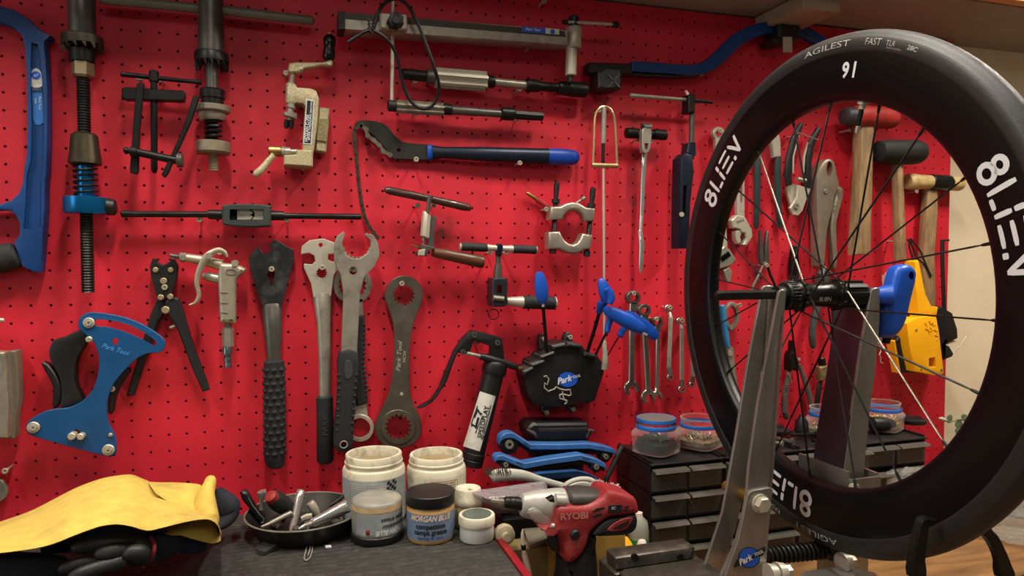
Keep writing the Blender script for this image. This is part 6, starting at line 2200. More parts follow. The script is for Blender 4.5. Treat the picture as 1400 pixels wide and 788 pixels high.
def cabinet_clutter():
    z = CZT + .006
    for i, (s, r, mt, lb) in enumerate((((1052, 601, 1096, 612), .004, GUN, 'steel rod lying at a slant across the middle cabinet top'), ((1050, 606, 1090, 617), .003, DULL, 'thinner steel rod lying in front of the slanting one on the cabinet'),
                                        ((1082, 597, 1118, 596), .003, BLACKM, 'thin black rod on the cabinet top behind the others'), ((1112, 606, 1142, 613), .0035, BLACKM, 'black hex rod lying beside the jar of pale bits'))):
        a, b = PZ(s[0], s[1], z), PZ(s[2], s[3], z)
        a.z = b.z = z + r
        a.y, b.y = max(min(a.y, -.03), -.125), max(min(b.y, -.03), -.125)
        solo('steel_rod', MB().rod3([a, a + (b - a) * .9, a + (b - a) * .9, b], [r, r, r * 1.8, r * 1.8], 8), mt, lb, 'rod')
    a = P(1063, 596, .05)
    a.z = z + .001
    mb = MB()
    mb.lathe(a, [(.018, 0), (.024, .004), (.024, .008), (.012, .012), (.011, .016)], 20)
    solo('stepped_bung', mb, BLACK, 'black stepped plastic bung on the middle cabinet close to the stand arm', 'bung')
    a = P(1096, 588, .06)
    a.z = z + .001
    mb = MB()
    mb.lathe(a, [(.010, 0), (.014, .003), (.012, .022), (.006, .030), (.004, .036)], 14)
    solo('black_nozzle', mb, BLACK, 'small black cone-shaped nozzle standing on the four-column cabinet', 'nozzle')
    a = P(1190, 590, .09)
    a.z = z + .014
    mb = MB().rod3([a, a + Vector((.004, 0, 0)), a + Vector((.03, -.01, 0)), a + Vector((.045, -.014, 0))], [.008, .014, .014, .006], 16)
    solo('black_grip', mb, BLACK, 'stubby black rubber grip lying in front of the jar of brass nipples', 'grip')
    a = P(1246, 592, .06)
    a.z = z + .0005
    mb = MB().lathe(a, [(.026, 0), (.028, .003), (.028, .008), (.020, .011), (.014, .008), (.001, .008)], 28)
    solo('black_disc', mb, BLACK, 'round black plastic dish on the end of the four-column cabinet', 'dish')
    # clear bags of parts hanging out of a drawer
    p = P(1235, 640, .165)
    mb = MB()
    rows = []
    for j in range(9):
        row = []
        for i in range(17):
            x = P(1212, 640, .16).x + (P(1262, 640, .16).x - P(1212, 640, .16).x) * i / 16
            zz = .985 + .07 * j / 8
            bulge = .012 * sin(pi * i / 16) * sin(pi * (.15 + .8 * j / 8))
            row.append(Vector((x, -.160 - bulge + .006 * lump(x * 50, zz * 50, 2), zz + .006 * lump(x * 60, 4, j))))
        rows.append(row)
    mb.grid(rows)
    solo('parts_bag', mb, BAGM, 'crinkled clear bag hanging against the drawers of the four-column cabinet', 'bag')


cabinet_clutter()


def sprig():
    t = thing('plant_sprig', 'sprig of grey-green leaves beyond the board edge against the cream wall', 'plant', P(1335, 590, .05))
    o = .04
    obj('stem', MB().rod([(1284, 574, .8), (1300, 577, .8), (1312, 574, .9), (1324, 578, 1), (1340, 590, 1.1), (1352, 610, 1.2), (1360, 640, 1.3)], o, 6, sm=3), mat('green_stem', (110, 112, 80), .6), t)
    obj('bud', MB().rod([(1284, 572, 1.2), (1288, 573, 2.6), (1294, 575, 1.6)], o, 8), BRIST, t)
    for i, (x, y, w, h, a) in enumerate(((1298, 574, 4, 7, 20), (1311, 581, 5, 7, 10), (1319, 571, 4, 5, -50), (1326, 578, 5, 7, 40), (1309, 590, 3, 5, 0), (1334, 585, 6, 8, 30), (1342, 576, 5, 7, -30), (1338, 598, 6, 8, 60), (1350, 604, 6, 8, 10))):
        pts = []
        for k in range(14):
            u = 2 * pi * k / 14
            X, Y = w * cos(u), h * sin(u) * (1 - .25 * (sin(u) > 0))
            pts.append((x + X * cos(rad(a)) - Y * sin(rad(a)), y + X * sin(rad(a)) + Y * cos(rad(a))))
        obj('leaf', MB().plate(pts, o + .004 * (i % 3 - 1), .0008, [], .0002), LEAF, t)
    t2 = solo('plant_pot', MB().lathe((P(1358, 650, .05).x, -.09, ZB + .001), [(.04, 0), (.05, .004), (.058, .10), (.062, .105), (.062, .118), (.055, .118), (.052, .10)], 28, True, True), mat('grey_pot', (120, 116, 108), .7), 'grey pot behind the wheel that the leafy sprig grows from', 'pot')
    c = P(1385, 700, .20)
    mb = MB()
    rings = []
    for j in range(12):
        zz = ZB + .002 + .135 * j / 11
        rr = .075 * (sin(pi * (.25 + .62 * j / 11)) ** .7)
        ring = []
        for i in range(30):
            a = 2 * pi * i / 30
            k = 1 + .16 * lump(3 * cos(a), 3 * sin(a), zz * 40)
            ring.append(Vector((c.x + .02 + rr * k * cos(a), -.20 + rr * k * .8 * sin(a), zz)))
        rings.append(ring)
    mb.loft(rings)
    solo('clear_bag', mb, BAGM, 'crinkled clear plastic bag of parts on the wooden bench past the tyre', 'bag')


sprig()

# ================================================================== on the mat


def stand_at(px, off, z):
    """point on the level z at distance off from the board, on the vertical through a pixel column"""
    p = P(px, 700, off)
    return Vector((p.x, -off, z))


def front_at(px, py, hwp, z):
    p = PZ(px, py, z)
    r = hwp * mpp(p)
    d = Vector((p.x - CAMP.x, p.y - CAMP.y, 0)).normalized()
    return p + d * r, r * (1 + r / (p - CAMP).length)


def zat(c, py):
    """height at which the vertical through c meets an image row"""
    x, y = proj(c)
    lo, hi = c.z - .3, c.z + .5
    for _ in range(40):
        mid = (lo + hi) / 2
        if proj((c.x, c.y, mid))[1] > py:
            lo = mid
        else:
            hi = mid
    return lo


def face_dir(c):
    return math.atan2(CAMP.y - c.y, CAMP.x - c.x)


def wrap(parent, c, r, s, mt, z, h, sx=1.0, da=0.0, bold=0.0, shear=0.0, flip=False):
    a0 = face_dir(c) + da

    def place(u, v):
        if flip:
            u, v = -u, -v
        a = a0 + u * h * sx / r
        return Vector((c.x + (r + .0005) * cos(a), c.y + (r + .0005) * sin(a), z + v * h))
    return text(parent, s, mt, place, 'lettering', bold, shear)


def band(c, r, z0, z1, a0=0, a1=2 * pi, n=48):
    mb = MB()
    full = abs(a1 - a0 - 2 * pi) < 1e-6
    N = n if full else n + 1
    rows = [[Vector((c.x + r * cos(a0 + (a1 - a0) * i / n), c.y + r * sin(a0 + (a1 - a0) * i / n), z)) for i in range(N)] for z in (z0, z1)]
    return mb.loft(rows, False, False, full)


def containers():
    # two open white tubs at the back
    for lbl, px, hwp, off, top, lab in (('open dirty white tub with a blue-grey label and chequered flag', 512, 42, .10, 619, LABELG), ('open dirty white tub with a small red-framed text label', 597, 40, .095, 620, TUB)):
        c = stand_at(px, off, ZM + .0012)
        r = hwp * mpp(c)
        zt = zat(c, top) - c.z
        t = thing('plastic_tub', lbl, 'tub', c, 'open white tubs at the back of the mat')
        pr = [(r * .95, 0), (r, .004), (r, zt * .76), (r * .97, zt * .80), (r * .90, zt * .82), (r * .90, zt * .86), (r * .93, zt * .87), (r * .93, zt * .89), (r * .90, zt * .90), (r * .90, zt * .985), (r * .88, zt), (r * .80, zt), (r * .78, zt * .98), (r * .80, zt * .80), (r * .86, zt * .4), (r * .84, .006)]
        obj('tub_body', MB().lathe(c, pr, 48), TUB, t)
        gz = zt * (.86 if px < 550 else .88)
        obj('grease_fill', MB().lathe(c + Vector((0, 0, gz - .01)), [(r * .77, 0), (r * .77, .008), (r * .5, .0095), (.001, .010)], 40), mat('dull_grease', (150, 132, 92), .4, 0, .15, 30), t, 'dull grease inside')
        lb = obj('label', band(c, r + .0004, zt * .06, zt * .72) if False else band(Vector((c.x, c.y, 0)), r + .0004, c.z + zt * .06, c.z + zt * .70), lab, t)
        if px < 550:
            fl = MB()
            a0 = face_dir(c)
            for i in range(4):
                for j in range(7):
                    if (i + j) % 2 == 0:
                        u0 = .0195 + i * .0042 + j * -.0006
                        z0 = c.z + zt * .70 - .003 - j * .0042 + i * .0008
                        vs = [(u0, z0), (u0 + .0042, z0 + .0008), (u0 + .0036, z0 - .0036), (u0 - .0006, z0 - .0042)]
                        b = len(fl.v)
                        fl.v += [(c.x + (r + .0009) * cos(a0 + u / r), c.y + (r + .0009) * sin(a0 + u / r), z) for u, z in vs]
                        fl.f.append((b, b + 1, b + 2, b + 3))
            obj('chequered_flag', fl, BLACKP, lb)
            random.seed(5)
            for k in range(9):
                wd = ''.join(random.choice('nmeoaur') * random.randint(1, 2) for _ in range(14))
                ln_ = MB()
                b = 0
                for w in range(16):
                    u0 = -.036 + w * .0034
                    z0 = c.z + zt * .68 - .004 - k * .0034
                    bl = len(ln_.v)
                    ln_.v += [(c.x + (r + .0008) * cos(a0 + u / r), c.y + (r + .0008) * sin(a0 + u / r), z) for u, z in ((u0, z0), (u0 + .0027 * random.uniform(.5, 1), z0), (u0 + .0025, z0 + .0012), (u0, z0 + .0012))]
                    ln_.f.append((bl, bl + 1, bl + 2, bl + 3))
                obj('small_print', ln_, mat('faded_print', (196, 198, 196), .6), lb)
        else:
            a0 = face_dir(c) + .28
            fr = MB()
            for u0, z0, u1, z1 in ((-.022, .64, .022, .65), (-.022, .30, .022, .31), (-.022, .30, -.0212, .65), (.0212, .30, .022, .65)):
                N = 6
                for k in range(N):
                    ua, ub = u0 + (u1 - u0) * k / N, u0 + (u1 - u0) * (k + 1) / N
                    bl = len(fr.v)
                    fr.v += [(c.x + (r + .0009) * cos(a0 + u / r), c.y + (r + .0009) * sin(a0 + u / r), c.z + zt * z) for u, z in ((ua, z0), (ub, z0), (ub, z1), (ua, z1))]
                    fr.f.append((bl, bl + 1, bl + 2, bl + 3))
            obj('label_frame', fr, mat('faded_red', (168, 84, 74), .6), lb)
            ln_ = MB()
            random.seed(9)
            for k in range(6):
                for w in range(11):
                    u0 = -.019 + w * .0034
                    z0 = c.z + zt * .60 - k * .0036
                    bl = len(ln_.v)
                    ln_.v += [(c.x + (r + .0009) * cos(a0 + u / r), c.y + (r + .0009) * sin(a0 + u / r), z) for u, z in ((u0, z0), (u0 + .0027 * random.uniform(.5, 1), z0), (u0 + .0025, z0 + .0013), (u0, z0 + .0013))]
                    ln_.f.append((bl, bl + 1, bl + 2, bl + 3))
            obj('small_print', ln_, BLACKP, lb)

    # smeared jar standing on its black lid
    c, r = front_at(516, 748, 36, ZM + .0012)
    c.z = ZM + .0012
    zt = zat(c, 679) - c.z
    t = thing('grease_jar', 'smeared see-through grease jar standing upside down on its black lid', 'jar', c)
    obj('lid', MB().lathe(c, [(r * .97, 0), (r, .002), (r, zt * .17), (r * .97, zt * .19)], 40), BLACK, t, 'black lid')
    obj('jar_body', MB().lathe(c, [(r * .93, zt * .19), (r * .95, zt * .24), (r * .95, zt * .90), (r * .92, zt * .96), (r * .84, zt * .995), (r * .5, zt * .985), (.001, zt * .98)], 40), GREYGREASE, t, 'grease-smeared jar body')
    lb = obj('label', band(c, r * .955, c.z + zt * .26, c.z + zt * .72, face_dir(c) - .9, face_dir(c) + 1.5), LABELG, t, 'smeared blue-grey label')
    wrap(lb, c, r * .958, 'campa grease', BLACKP, c.z + zt * .60, .0085, .95, .75, .02, 0, True)
    wrap(lb, c, r * .958, 'competition', BLACKP, c.z + zt * .45, .0085, .95, .75, .02, 0, True)
    wrap(lb, c, r * .958, 'MORGAN BLUE', WHITEP, c.z + zt * .31, .0095, .8, .7, .03, .3, True)
    obj('grease_ring', band(c, r * .957, c.z + zt * .78, c.z + zt * .91), mat('tan_grease', (196, 170, 128), .45, 0, .15, 60), t, 'tan grease ring')
    a = face_dir(c) - .35
    obj('red_blob', MB().ball((c.x + r * .95 * cos(a), c.y + r * .95 * sin(a), c.z + zt * .34), .0038, 10, (1, .5, 1.2)), mat('red_smear', (112, 48, 42), .6), t, 'red smear')

    # amber grease jar
    c, r = front_at(589, 746, 33.5, ZM + .0012)
    c.z = ZM + .0012
    zt = zat(c, 671) - c.z
    t = thing('grease_jar', 'upright amber grease jar with black lid and blue-grey label', 'jar', c)
    obj('jar_body', MB().lathe(c, [(r * .93, 0), (r * .97, .003), (r * .97, zt * .70), (r * .90, zt * .76)], 40), GREASE, t, 'amber jar body')
    obj('lid', MB().lathe(c, [(r * .99, zt * .755), (r, zt * .765), (r, zt * .985), (r * .97, zt), (.001, zt)], 44), BLACK, t, 'black screw lid')
    lb = obj('label', band(c, r * .975, c.z + zt * .08, c.z + zt * .64), GLABEL, t, 'blue-grey label')
    wrap(lb, c, r * .978, 'MORGAN BLUE', mat('tan_white_print', (210, 190, 168), .6), c.z + zt * .555, .0112, .78, 0, .035, .3)
    wrap(lb, c, r * .978, 'competition', BLACKP, c.z + zt * .39, .0098, .9, 0, .03)
    wrap(lb, c, r * .978, 'campa grease', BLACKP, c.z + zt * .265, .0098, .9, 0, .03)
    wrap(lb, c, r * .978, 'bearings & cables', mat('navy_print', (30, 44, 110), .6), c.z + zt * .145, .0056, .95, 0, .01)

    # small white pot and the amber-stained one behind
    c, r = front_at(652, 746, 25, ZM + .0012)
    c.z = ZM + .0012
    zt = zat(c, 703) - c.z
    t = thing('white_pot', 'small round white pot with a dark worn lid label', 'pot', c)
    obj('pot_body', MB().lathe(c, [(r * .90, 0), (r * .94, .002), (r * .93, zt * .66)], 36), mat('off_white_pot', (204, 204, 196), .5, 0, .05, 30), t)
    obj('lid', MB().lathe(c, [(r * .98, zt * .62), (r, zt * .66), (r, zt * .94), (r * .96, zt), (.001, zt)], 36), TUB, t, 'dirty white lid')
    obj('lid_label', MB().lathe(c + Vector((0, 0, zt + .0002)), [(r * .80, 0), (r * .80, .0004), (.001, .0004)], 32), mat('grey_green_disc', (84, 92, 84), .5, 0, .25, 60), t, 'grey-green round label')
    c = stand_at(640, .175, ZM + .0012)
    r = 20 * mpp(c)
    zt = zat(c, 667) - c.z
    t = thing('stained_pot', 'small stained amber pot with a crusty pale lid, behind the white pot', 'pot', c)
    obj('pot_body', MB().lathe(c, [(r * .88, 0), (r * .94, .003), (r * .94, zt * .55), (r * .84, zt * .60)], 32), mat('stained_amber', (176, 148, 96), .35, 0, .25, 30), t)
    obj('lid', MB().lathe(c, [(r * .95, zt * .58), (r, zt * .62), (r * .98, zt * .76), (r * .9, zt * .80), (r * .9, zt * .95), (r * .84, zt), (.001, zt)], 32), TUB, t)


containers()


def dish():
    c0 = PZ(430, 745, ZM)
    c, r = front_at(418, 746, 56, ZM + .0012)
    c.z = ZM + .0012
    c = stand_at(415.5, -c.y, c.z)
    R = 77 * mpp(c)
    h = .030
    t = thing('parts_dish', 'round black steel dish holding sockets and bits', 'dish', c)
    obj('bowl', MB().lathe(c, [(R * .72, 0), (R * .80, .002), (R * .97, h * .85), (R, h * .95), (R, h), (R * .98, h), (R * .95, h * .86), (R * .78, .005), (.001, .0045)], 56), mat('dark_bowl', (52, 50, 48), .4, .5, .3, 30), t)
    obj('rim_highlight', MB().torus(c + Vector((0, 0, h - .0005)), (0, 0, 1), R * .99, .0013, 56, 8), STEEL, t, 'bright worn rim')  # steel ring added to draw the highlight along the dish rim
    oy = -c.y

    def st(s, off, mt, lbl, nm, n=18, flat=1.0):
        return solo(nm.replace(' ', '_'), MB().rod(q('M', s), off, n, flat), mt, lbl, nm)
    st('448,545,26 452,520,30 472,420,31 500,290,33 514,240,34 516,232,30', [oy + .02, oy + .018, oy + .005, oy - .005, oy - .012, oy - .013], CHROME, 'long chrome socket standing tallest in the parts dish', 'socket')
    t = thing('socket', 'tapered chrome socket adaptor lying toward the front of the dish', 'socket', P(*q('M', '700,470')[0], oy + .035))
    obj('broad_end', MB().rod(q('M', '588,490,24 600,484,34 620,476,38 710,432,42 712,431,44 770,402,48 850,360,52 872,350,52 880,346,44'), [oy + .036] * 9, 22), CHROME, t)
    obj('drive_end', MB().rod(q('M', '496,528,8 504,524,14 540,506,20 590,488,24'), [oy + .046, oy + .045, oy + .042, oy + .038], 14), CHROME, t)
    st('640,415,26 622,380,34 590,330,35 584,322,28', oy - .012, SILVER, 'short silver socket leaning between the two large chrome ones', 'socket')
    st('212,512,10 222,508,12 280,484,14 282,483,18 380,432,20 440,402,20 446,398,14', [oy + .03, oy + .03, oy + .026, oy + .026, oy + .018, oy + .012, oy + .012], STEEL, 'thin steel extension bar lying across the dish', 'extension bar')
    st('736,350,10 742,345,12 860,262,13 940,185,12 952,176,8', [oy, oy, oy - .014, oy - .024, oy - .026], BLACK, 'black pen-like rod sticking out of the dish beside the smeared jar', 'rod')
    st('520,450,20 560,432,24 600,424,20', oy + .02, SILVER, 'half-buried silver nut under the chrome adaptor', 'nut', 6)
    t = thing('red_ended_grip', 'black rubber grip with a red end cap, in the dish', 'grip', P(*q('M', '340,400')[0], oy))
    obj('grip_body', MB().rod(q('M', '292,280,52 300,284,62 330,310,72 380,345,70 420,380,58 430,390,40'), [oy + .012, oy + .010, oy + .004, oy - .004, oy - .012, oy - .014], 24), GRIP, t)
    obj('end_cap', MB().rod(q('M', '276,268,26 280,271,44 294,283,55'), [oy + .0165, oy + .016, oy + .012], 22), mat('red_end_cap', (150, 40, 40), .5), t, 'red end cap')
    t = thing('cable_lever', 'black lever with a folded steel edge at the rim of the dish', 'lever', P(*q('M', '200,460')[0], oy))
    obj('lever_arm', MB().plate(spline(q('M', '50,268 62,246 92,242 122,280 170,360 238,440 236,476 214,488 168,458 110,366 70,320'), 2), oy - .03, .012, [], .003), BLACK, t)
    obj('steel_edge', MB().rod(q('M', '110,288,3 140,340,4 200,420,4 232,452,4 226,474,4 206,482,3'), oy - .016, 6), STEEL, t)
    t = thing('bolt', 'shiny steel bolt with a flared head between the black lever and red-ended grip', 'bolt', P(*q('M', '212,330')[0], oy))
    obj('flared_head', MB().rod(q('M', '212,236,36 214,244,38 212,280,26 210,330,13 208,380,15'), oy - .018, 14), CHROME, t)
    mb = MB()
    random.seed(11)
    for k in range(26):
        a, rr = random.uniform(0, 2 * pi), R * random.uniform(.05, .66)
        p = c + Vector((rr * cos(a), rr * sin(a), .009 + random.uniform(0, .008)))
        d = Vector((random.uniform(-1, 1), random.uniform(-1, 1), random.uniform(-.2, .2))).normalized() * random.uniform(.004, .012)
        mb.rod3([p - d, p + d], random.uniform(.002, .005), 8)
    solo('loose_bits', mb, GUN, 'small loose steel bits covering the bottom of the dish', 'small parts', None, 'stuff')
    # paper clip, scraps
    z = ZM + .0022
    mb = MB()
    pc = [PZ(x, y, z) for x, y in q('M', '596,640 605,655 600,700 585,745 560,768 542,758 545,725 565,650 578,630 590,640 584,680 570,730')]
    pc = spline([tuple(p) for p in pc], 3, False)
    mb.rod3([Vector(p) for p in pc], .0009, 6)
    solo('paper_clip', mb, SILVER, 'silver paper clip on the rubber mat in front of the dish', 'paper clip')
    b = [PZ(x, y, ZM + .0014) for x, y in q('M', '700,664 745,660 750,674 704,678')]
    mb = MB().loft([b, [p + Vector((0, 0, .002)) for p in b]])
    solo('paper_scrap', mb, WHITEP, 'tiny white scrap on the mat near the paper clip', 'scrap')
    b = [PZ(x, y, ZM + .0014) for x, y in q('M', '165,690 230,655 330,660 345,676 240,725 190,725')]
    mb = MB().loft([b, [p + Vector((0, 0, .004 + .002 * (k % 2))) for k, p in enumerate(b)]])
    solo('plastic_scrap', mb, mat('dark_grey_scrap', (58, 58, 56), .3), 'flat dark grey plastic scrap on the mat under the dish rim', 'scrap')


dish()


def cloth_pile():
    # dark jacket sleeve underneath
    def blob(name, pts, mt, lbl, cat, flat=.8, amp=.006, fr=22, n=22):
        P3 = [P(x, y, o) for x, y, r, o in pts]
        sp = spline([tuple(p) + (r * mpp(p),) for p, (x, y, r, o) in zip(P3, pts)], 5, False)
        mb = MB().rod3([Vector(s[:3]) for s in sp], [s[3] for s in sp], n, flat)
        mb.v = [tuple(Vector(v) + Vector((lump(v[0] * fr, v[1] * fr, v[2] * fr), lump(v[0] * fr + 9, v[1] * fr, v[2] * fr), lump(v[0] * fr, v[1] * fr + 7, v[2] * fr))) * amp) for v in mb.v]
        mb.v = [(x, min(y, -.02), max(z, ZM + .0012)) for x, y, z in mb.v]
        return mb
    j = blob('x', [(-60, 800, 40, .27), (-20, 797, 42, .27), (30, 792, 36, .27), (70, 790, 26, .26), (92, 795, 12, .26)], NAVY, '', '')
    solo('dark_sleeve', j, NAVY, 'dark navy cloth sleeve lying under the hanging edge of the yellow cloth', 'clothing', sharp=60)
    j = blob('x', [(60, 735, 22, .20), (120, 724, 28, .20), (180, 722, 28, .20), (235, 734, 20, .21), (270, 742, 14, .21), (285, 742, 8, .21)], NAVY, '', '')
    solo('dark_bundle', j, NAVY, 'bundled dark navy cloth propping up the yellow cloth', 'clothing', sharp=60)
    j = blob('x', [(294, 672, 12, .12), (304, 688, 18, .13), (311, 700, 17, .13), (306, 712, 12, .14), (296, 722, 6, .15)], NAVY, '', '', .9, .004, 30)
    solo('dark_cloth_roll', j, NAVY, 'dark blue-black cloth bunched past the rolled end of the yellow cloth', 'clothing', sharp=60)
    # glove
    t = thing('work_glove', 'black rubber-palmed work glove with a red edged cuff under the yellow cloth', 'glove', P(180, 760, .28))
    G = mat('black_glove_rubber', (36, 36, 36), .45, 0, .2, 60, .5, 600)
    pm = blob('x', [(160, 752, 14, .27), (176, 748, 20, .27), (192, 752, 22, .27), (204, 756, 18, .27)], G, '', '', .8, .002)
    obj('palm', pm, G, t, None, 60)
    for s in ([(192, 744, 13, .27), (168, 743, 12, .28), (140, 744, 11.5, .285), (112, 748, 10.5, .285), (99, 751, 7, .285), (96, 752, 3, .285)],
              [(190, 756, 12, .29), (168, 754, 12, .295), (148, 756, 11.5, .30), (134, 758, 8, .30), (129, 759, 3, .30)],
              [(172, 768, 10, .30), (140, 775, 10, .305), (112, 784, 10, .31), (96, 790, 7, .31)],
              [(150, 765, 9, .29), (118, 769, 9, .295), (90, 776, 8, .30), (80, 780, 4, .30)],
              [(204, 764, 12, .285), (190, 757, 14, .30), (180, 757, 12, .305), (173, 762, 8, .305), (171, 765, 3, .305)]):
        obj('finger', blob('x', s, G, '', '', .85, .0012), G, t, None, 60)
    cf = MB().rod([(205, 734, 2), (210, 740, 2.6), (211, 752, 2.6), (206, 766, 2.6), (196, 776, 2.2)], [.27, .29, .30, .295, .285], 10, sm=4)
    obj('cuff_edge', cf, mat('red_cuff', (130, 28, 38), .7), t, 'red cuff edge')
    obj('cuff', blob('x', [(206, 752, 19, .265), (220, 748, 20, .26), (234, 744, 17, .255), (246, 742, 11, .25), (252, 741, 5, .25)], NAVY, '', '', .8, .003), NAVY, t, 'dark navy cuff', 60)
    # the yellow cloth, draped over it
    top = spline(q('p', '-200,455 0,386 120,345 200,312 320,250 420,198 500,166 580,140 660,126 740,120 800,142 850,164 930,205 1020,258 1110,308 1190,352 1225,392 1244,440'), 3, False)
    bot = spline(q('p', '-200,585 0,562 100,550 200,535 300,510 400,470 500,432 580,408 660,400 740,412 800,430 850,434 950,410 1040,388 1120,374 1180,374 1225,405 1246,462'), 3, False)
    rows = []
    M_ = 16
    for (a, b, k) in zip(top, bot, range(len(top))):
        row = []
        f = k / (len(top) - 1)
        for j in range(M_ + 1):
            w = j / M_
            x, y = a[0] + (b[0] - a[0]) * w, a[1] + (b[1] - a[1]) * w
            o = .105 + .03 * f + (.215 - .02 * f - .03 * f) * (w ** .9) + .020 * sin(pi * w) * (1 + .5 * sin(7 * f)) + .008 * lump(x * .03, y * .05, 1)
            row.append(P(x, y, o))
        rows.append(row)
    sh_ = MB()
    fr_ = rows
    bk_ = [[p + Vector((0, .0022, -.0015)) for p in r] for r in rows]
    sh_.grid(fr_).grid(bk_)
    # close the edges
    n0, R_, C_ = 0, len(rows), M_ + 1
    off = R_ * C_
    edge = [i * C_ + M_ for i in range(R_)]
    for a, b in zip(edge, edge[1:]):
        sh_.f.append((a, b, b + off, a + off))
    edge = [i * C_ for i in range(R_)]
    for a, b in zip(edge, edge[1:]):
        sh_.f.append((b, a, a + off, b + off))
    t = thing('yellow_cloth', 'yellow shop cloth draped over the dark gloves at the front of the mat', 'cloth', P(180, 740, .2))
    obj('sheet', sh_, YELLOW, t, None, 75)
    top2 = spline(q('p', '830,160 900,164 970,164 1040,167 1100,172 1130,178'), 3, False)
    bot2 = spline(q('p', '880,230 930,262 1000,304 1070,344 1140,372 1200,390'), 3, False)
    rows = []
    for (a, b, k) in zip(top2, bot2, range(len(top2))):
        rows.append([P(a[0] + (b[0] - a[0]) * j / 8, a[1] + (b[1] - a[1]) * j / 8, .12 + .075 * (j / 8) + .012 * sin(pi * j / 8) + .006 * lump(a[0] * .12, b[1] * .1, j * .4)) for j in range(9)])
    obj('back_fold', MB().grid(rows), YELLOW, t, None, 75)
    top3 = spline(q('p', '916,436 960,412 1040,392 1120,378 1180,380 1220,410 1244,470'), 3, False)
    bot3 = spline(q('p', '920,450 960,462 1020,464 1080,482 1150,500 1200,508 1244,494'), 3, False)
    rows = []
    for (a, b, k) in zip(top3, bot3, range(len(top3))):
        rows.append([P(a[0] + (b[0] - a[0]) * j / 6, a[1] + (b[1] - a[1]) * j / 6, .235 + .035 * (j / 6) + (.006 * sin(pi * j / 6))) for j in range(7)])
    obj('under_fold', MB().grid(rows), YELLOW, t, None, 75)
    rl = blob('x', [(284, 657, 7, .13), (286, 662, 11, .14), (281, 678, 15, .16), (280, 698, 18, .18), (285, 716, 18, .20), (290, 722, 9, .21)], YELLOW, '', '', .8, .003, 30)
    obj('rolled_end', rl, YELLOW, t, None, 75)


cloth_pile()


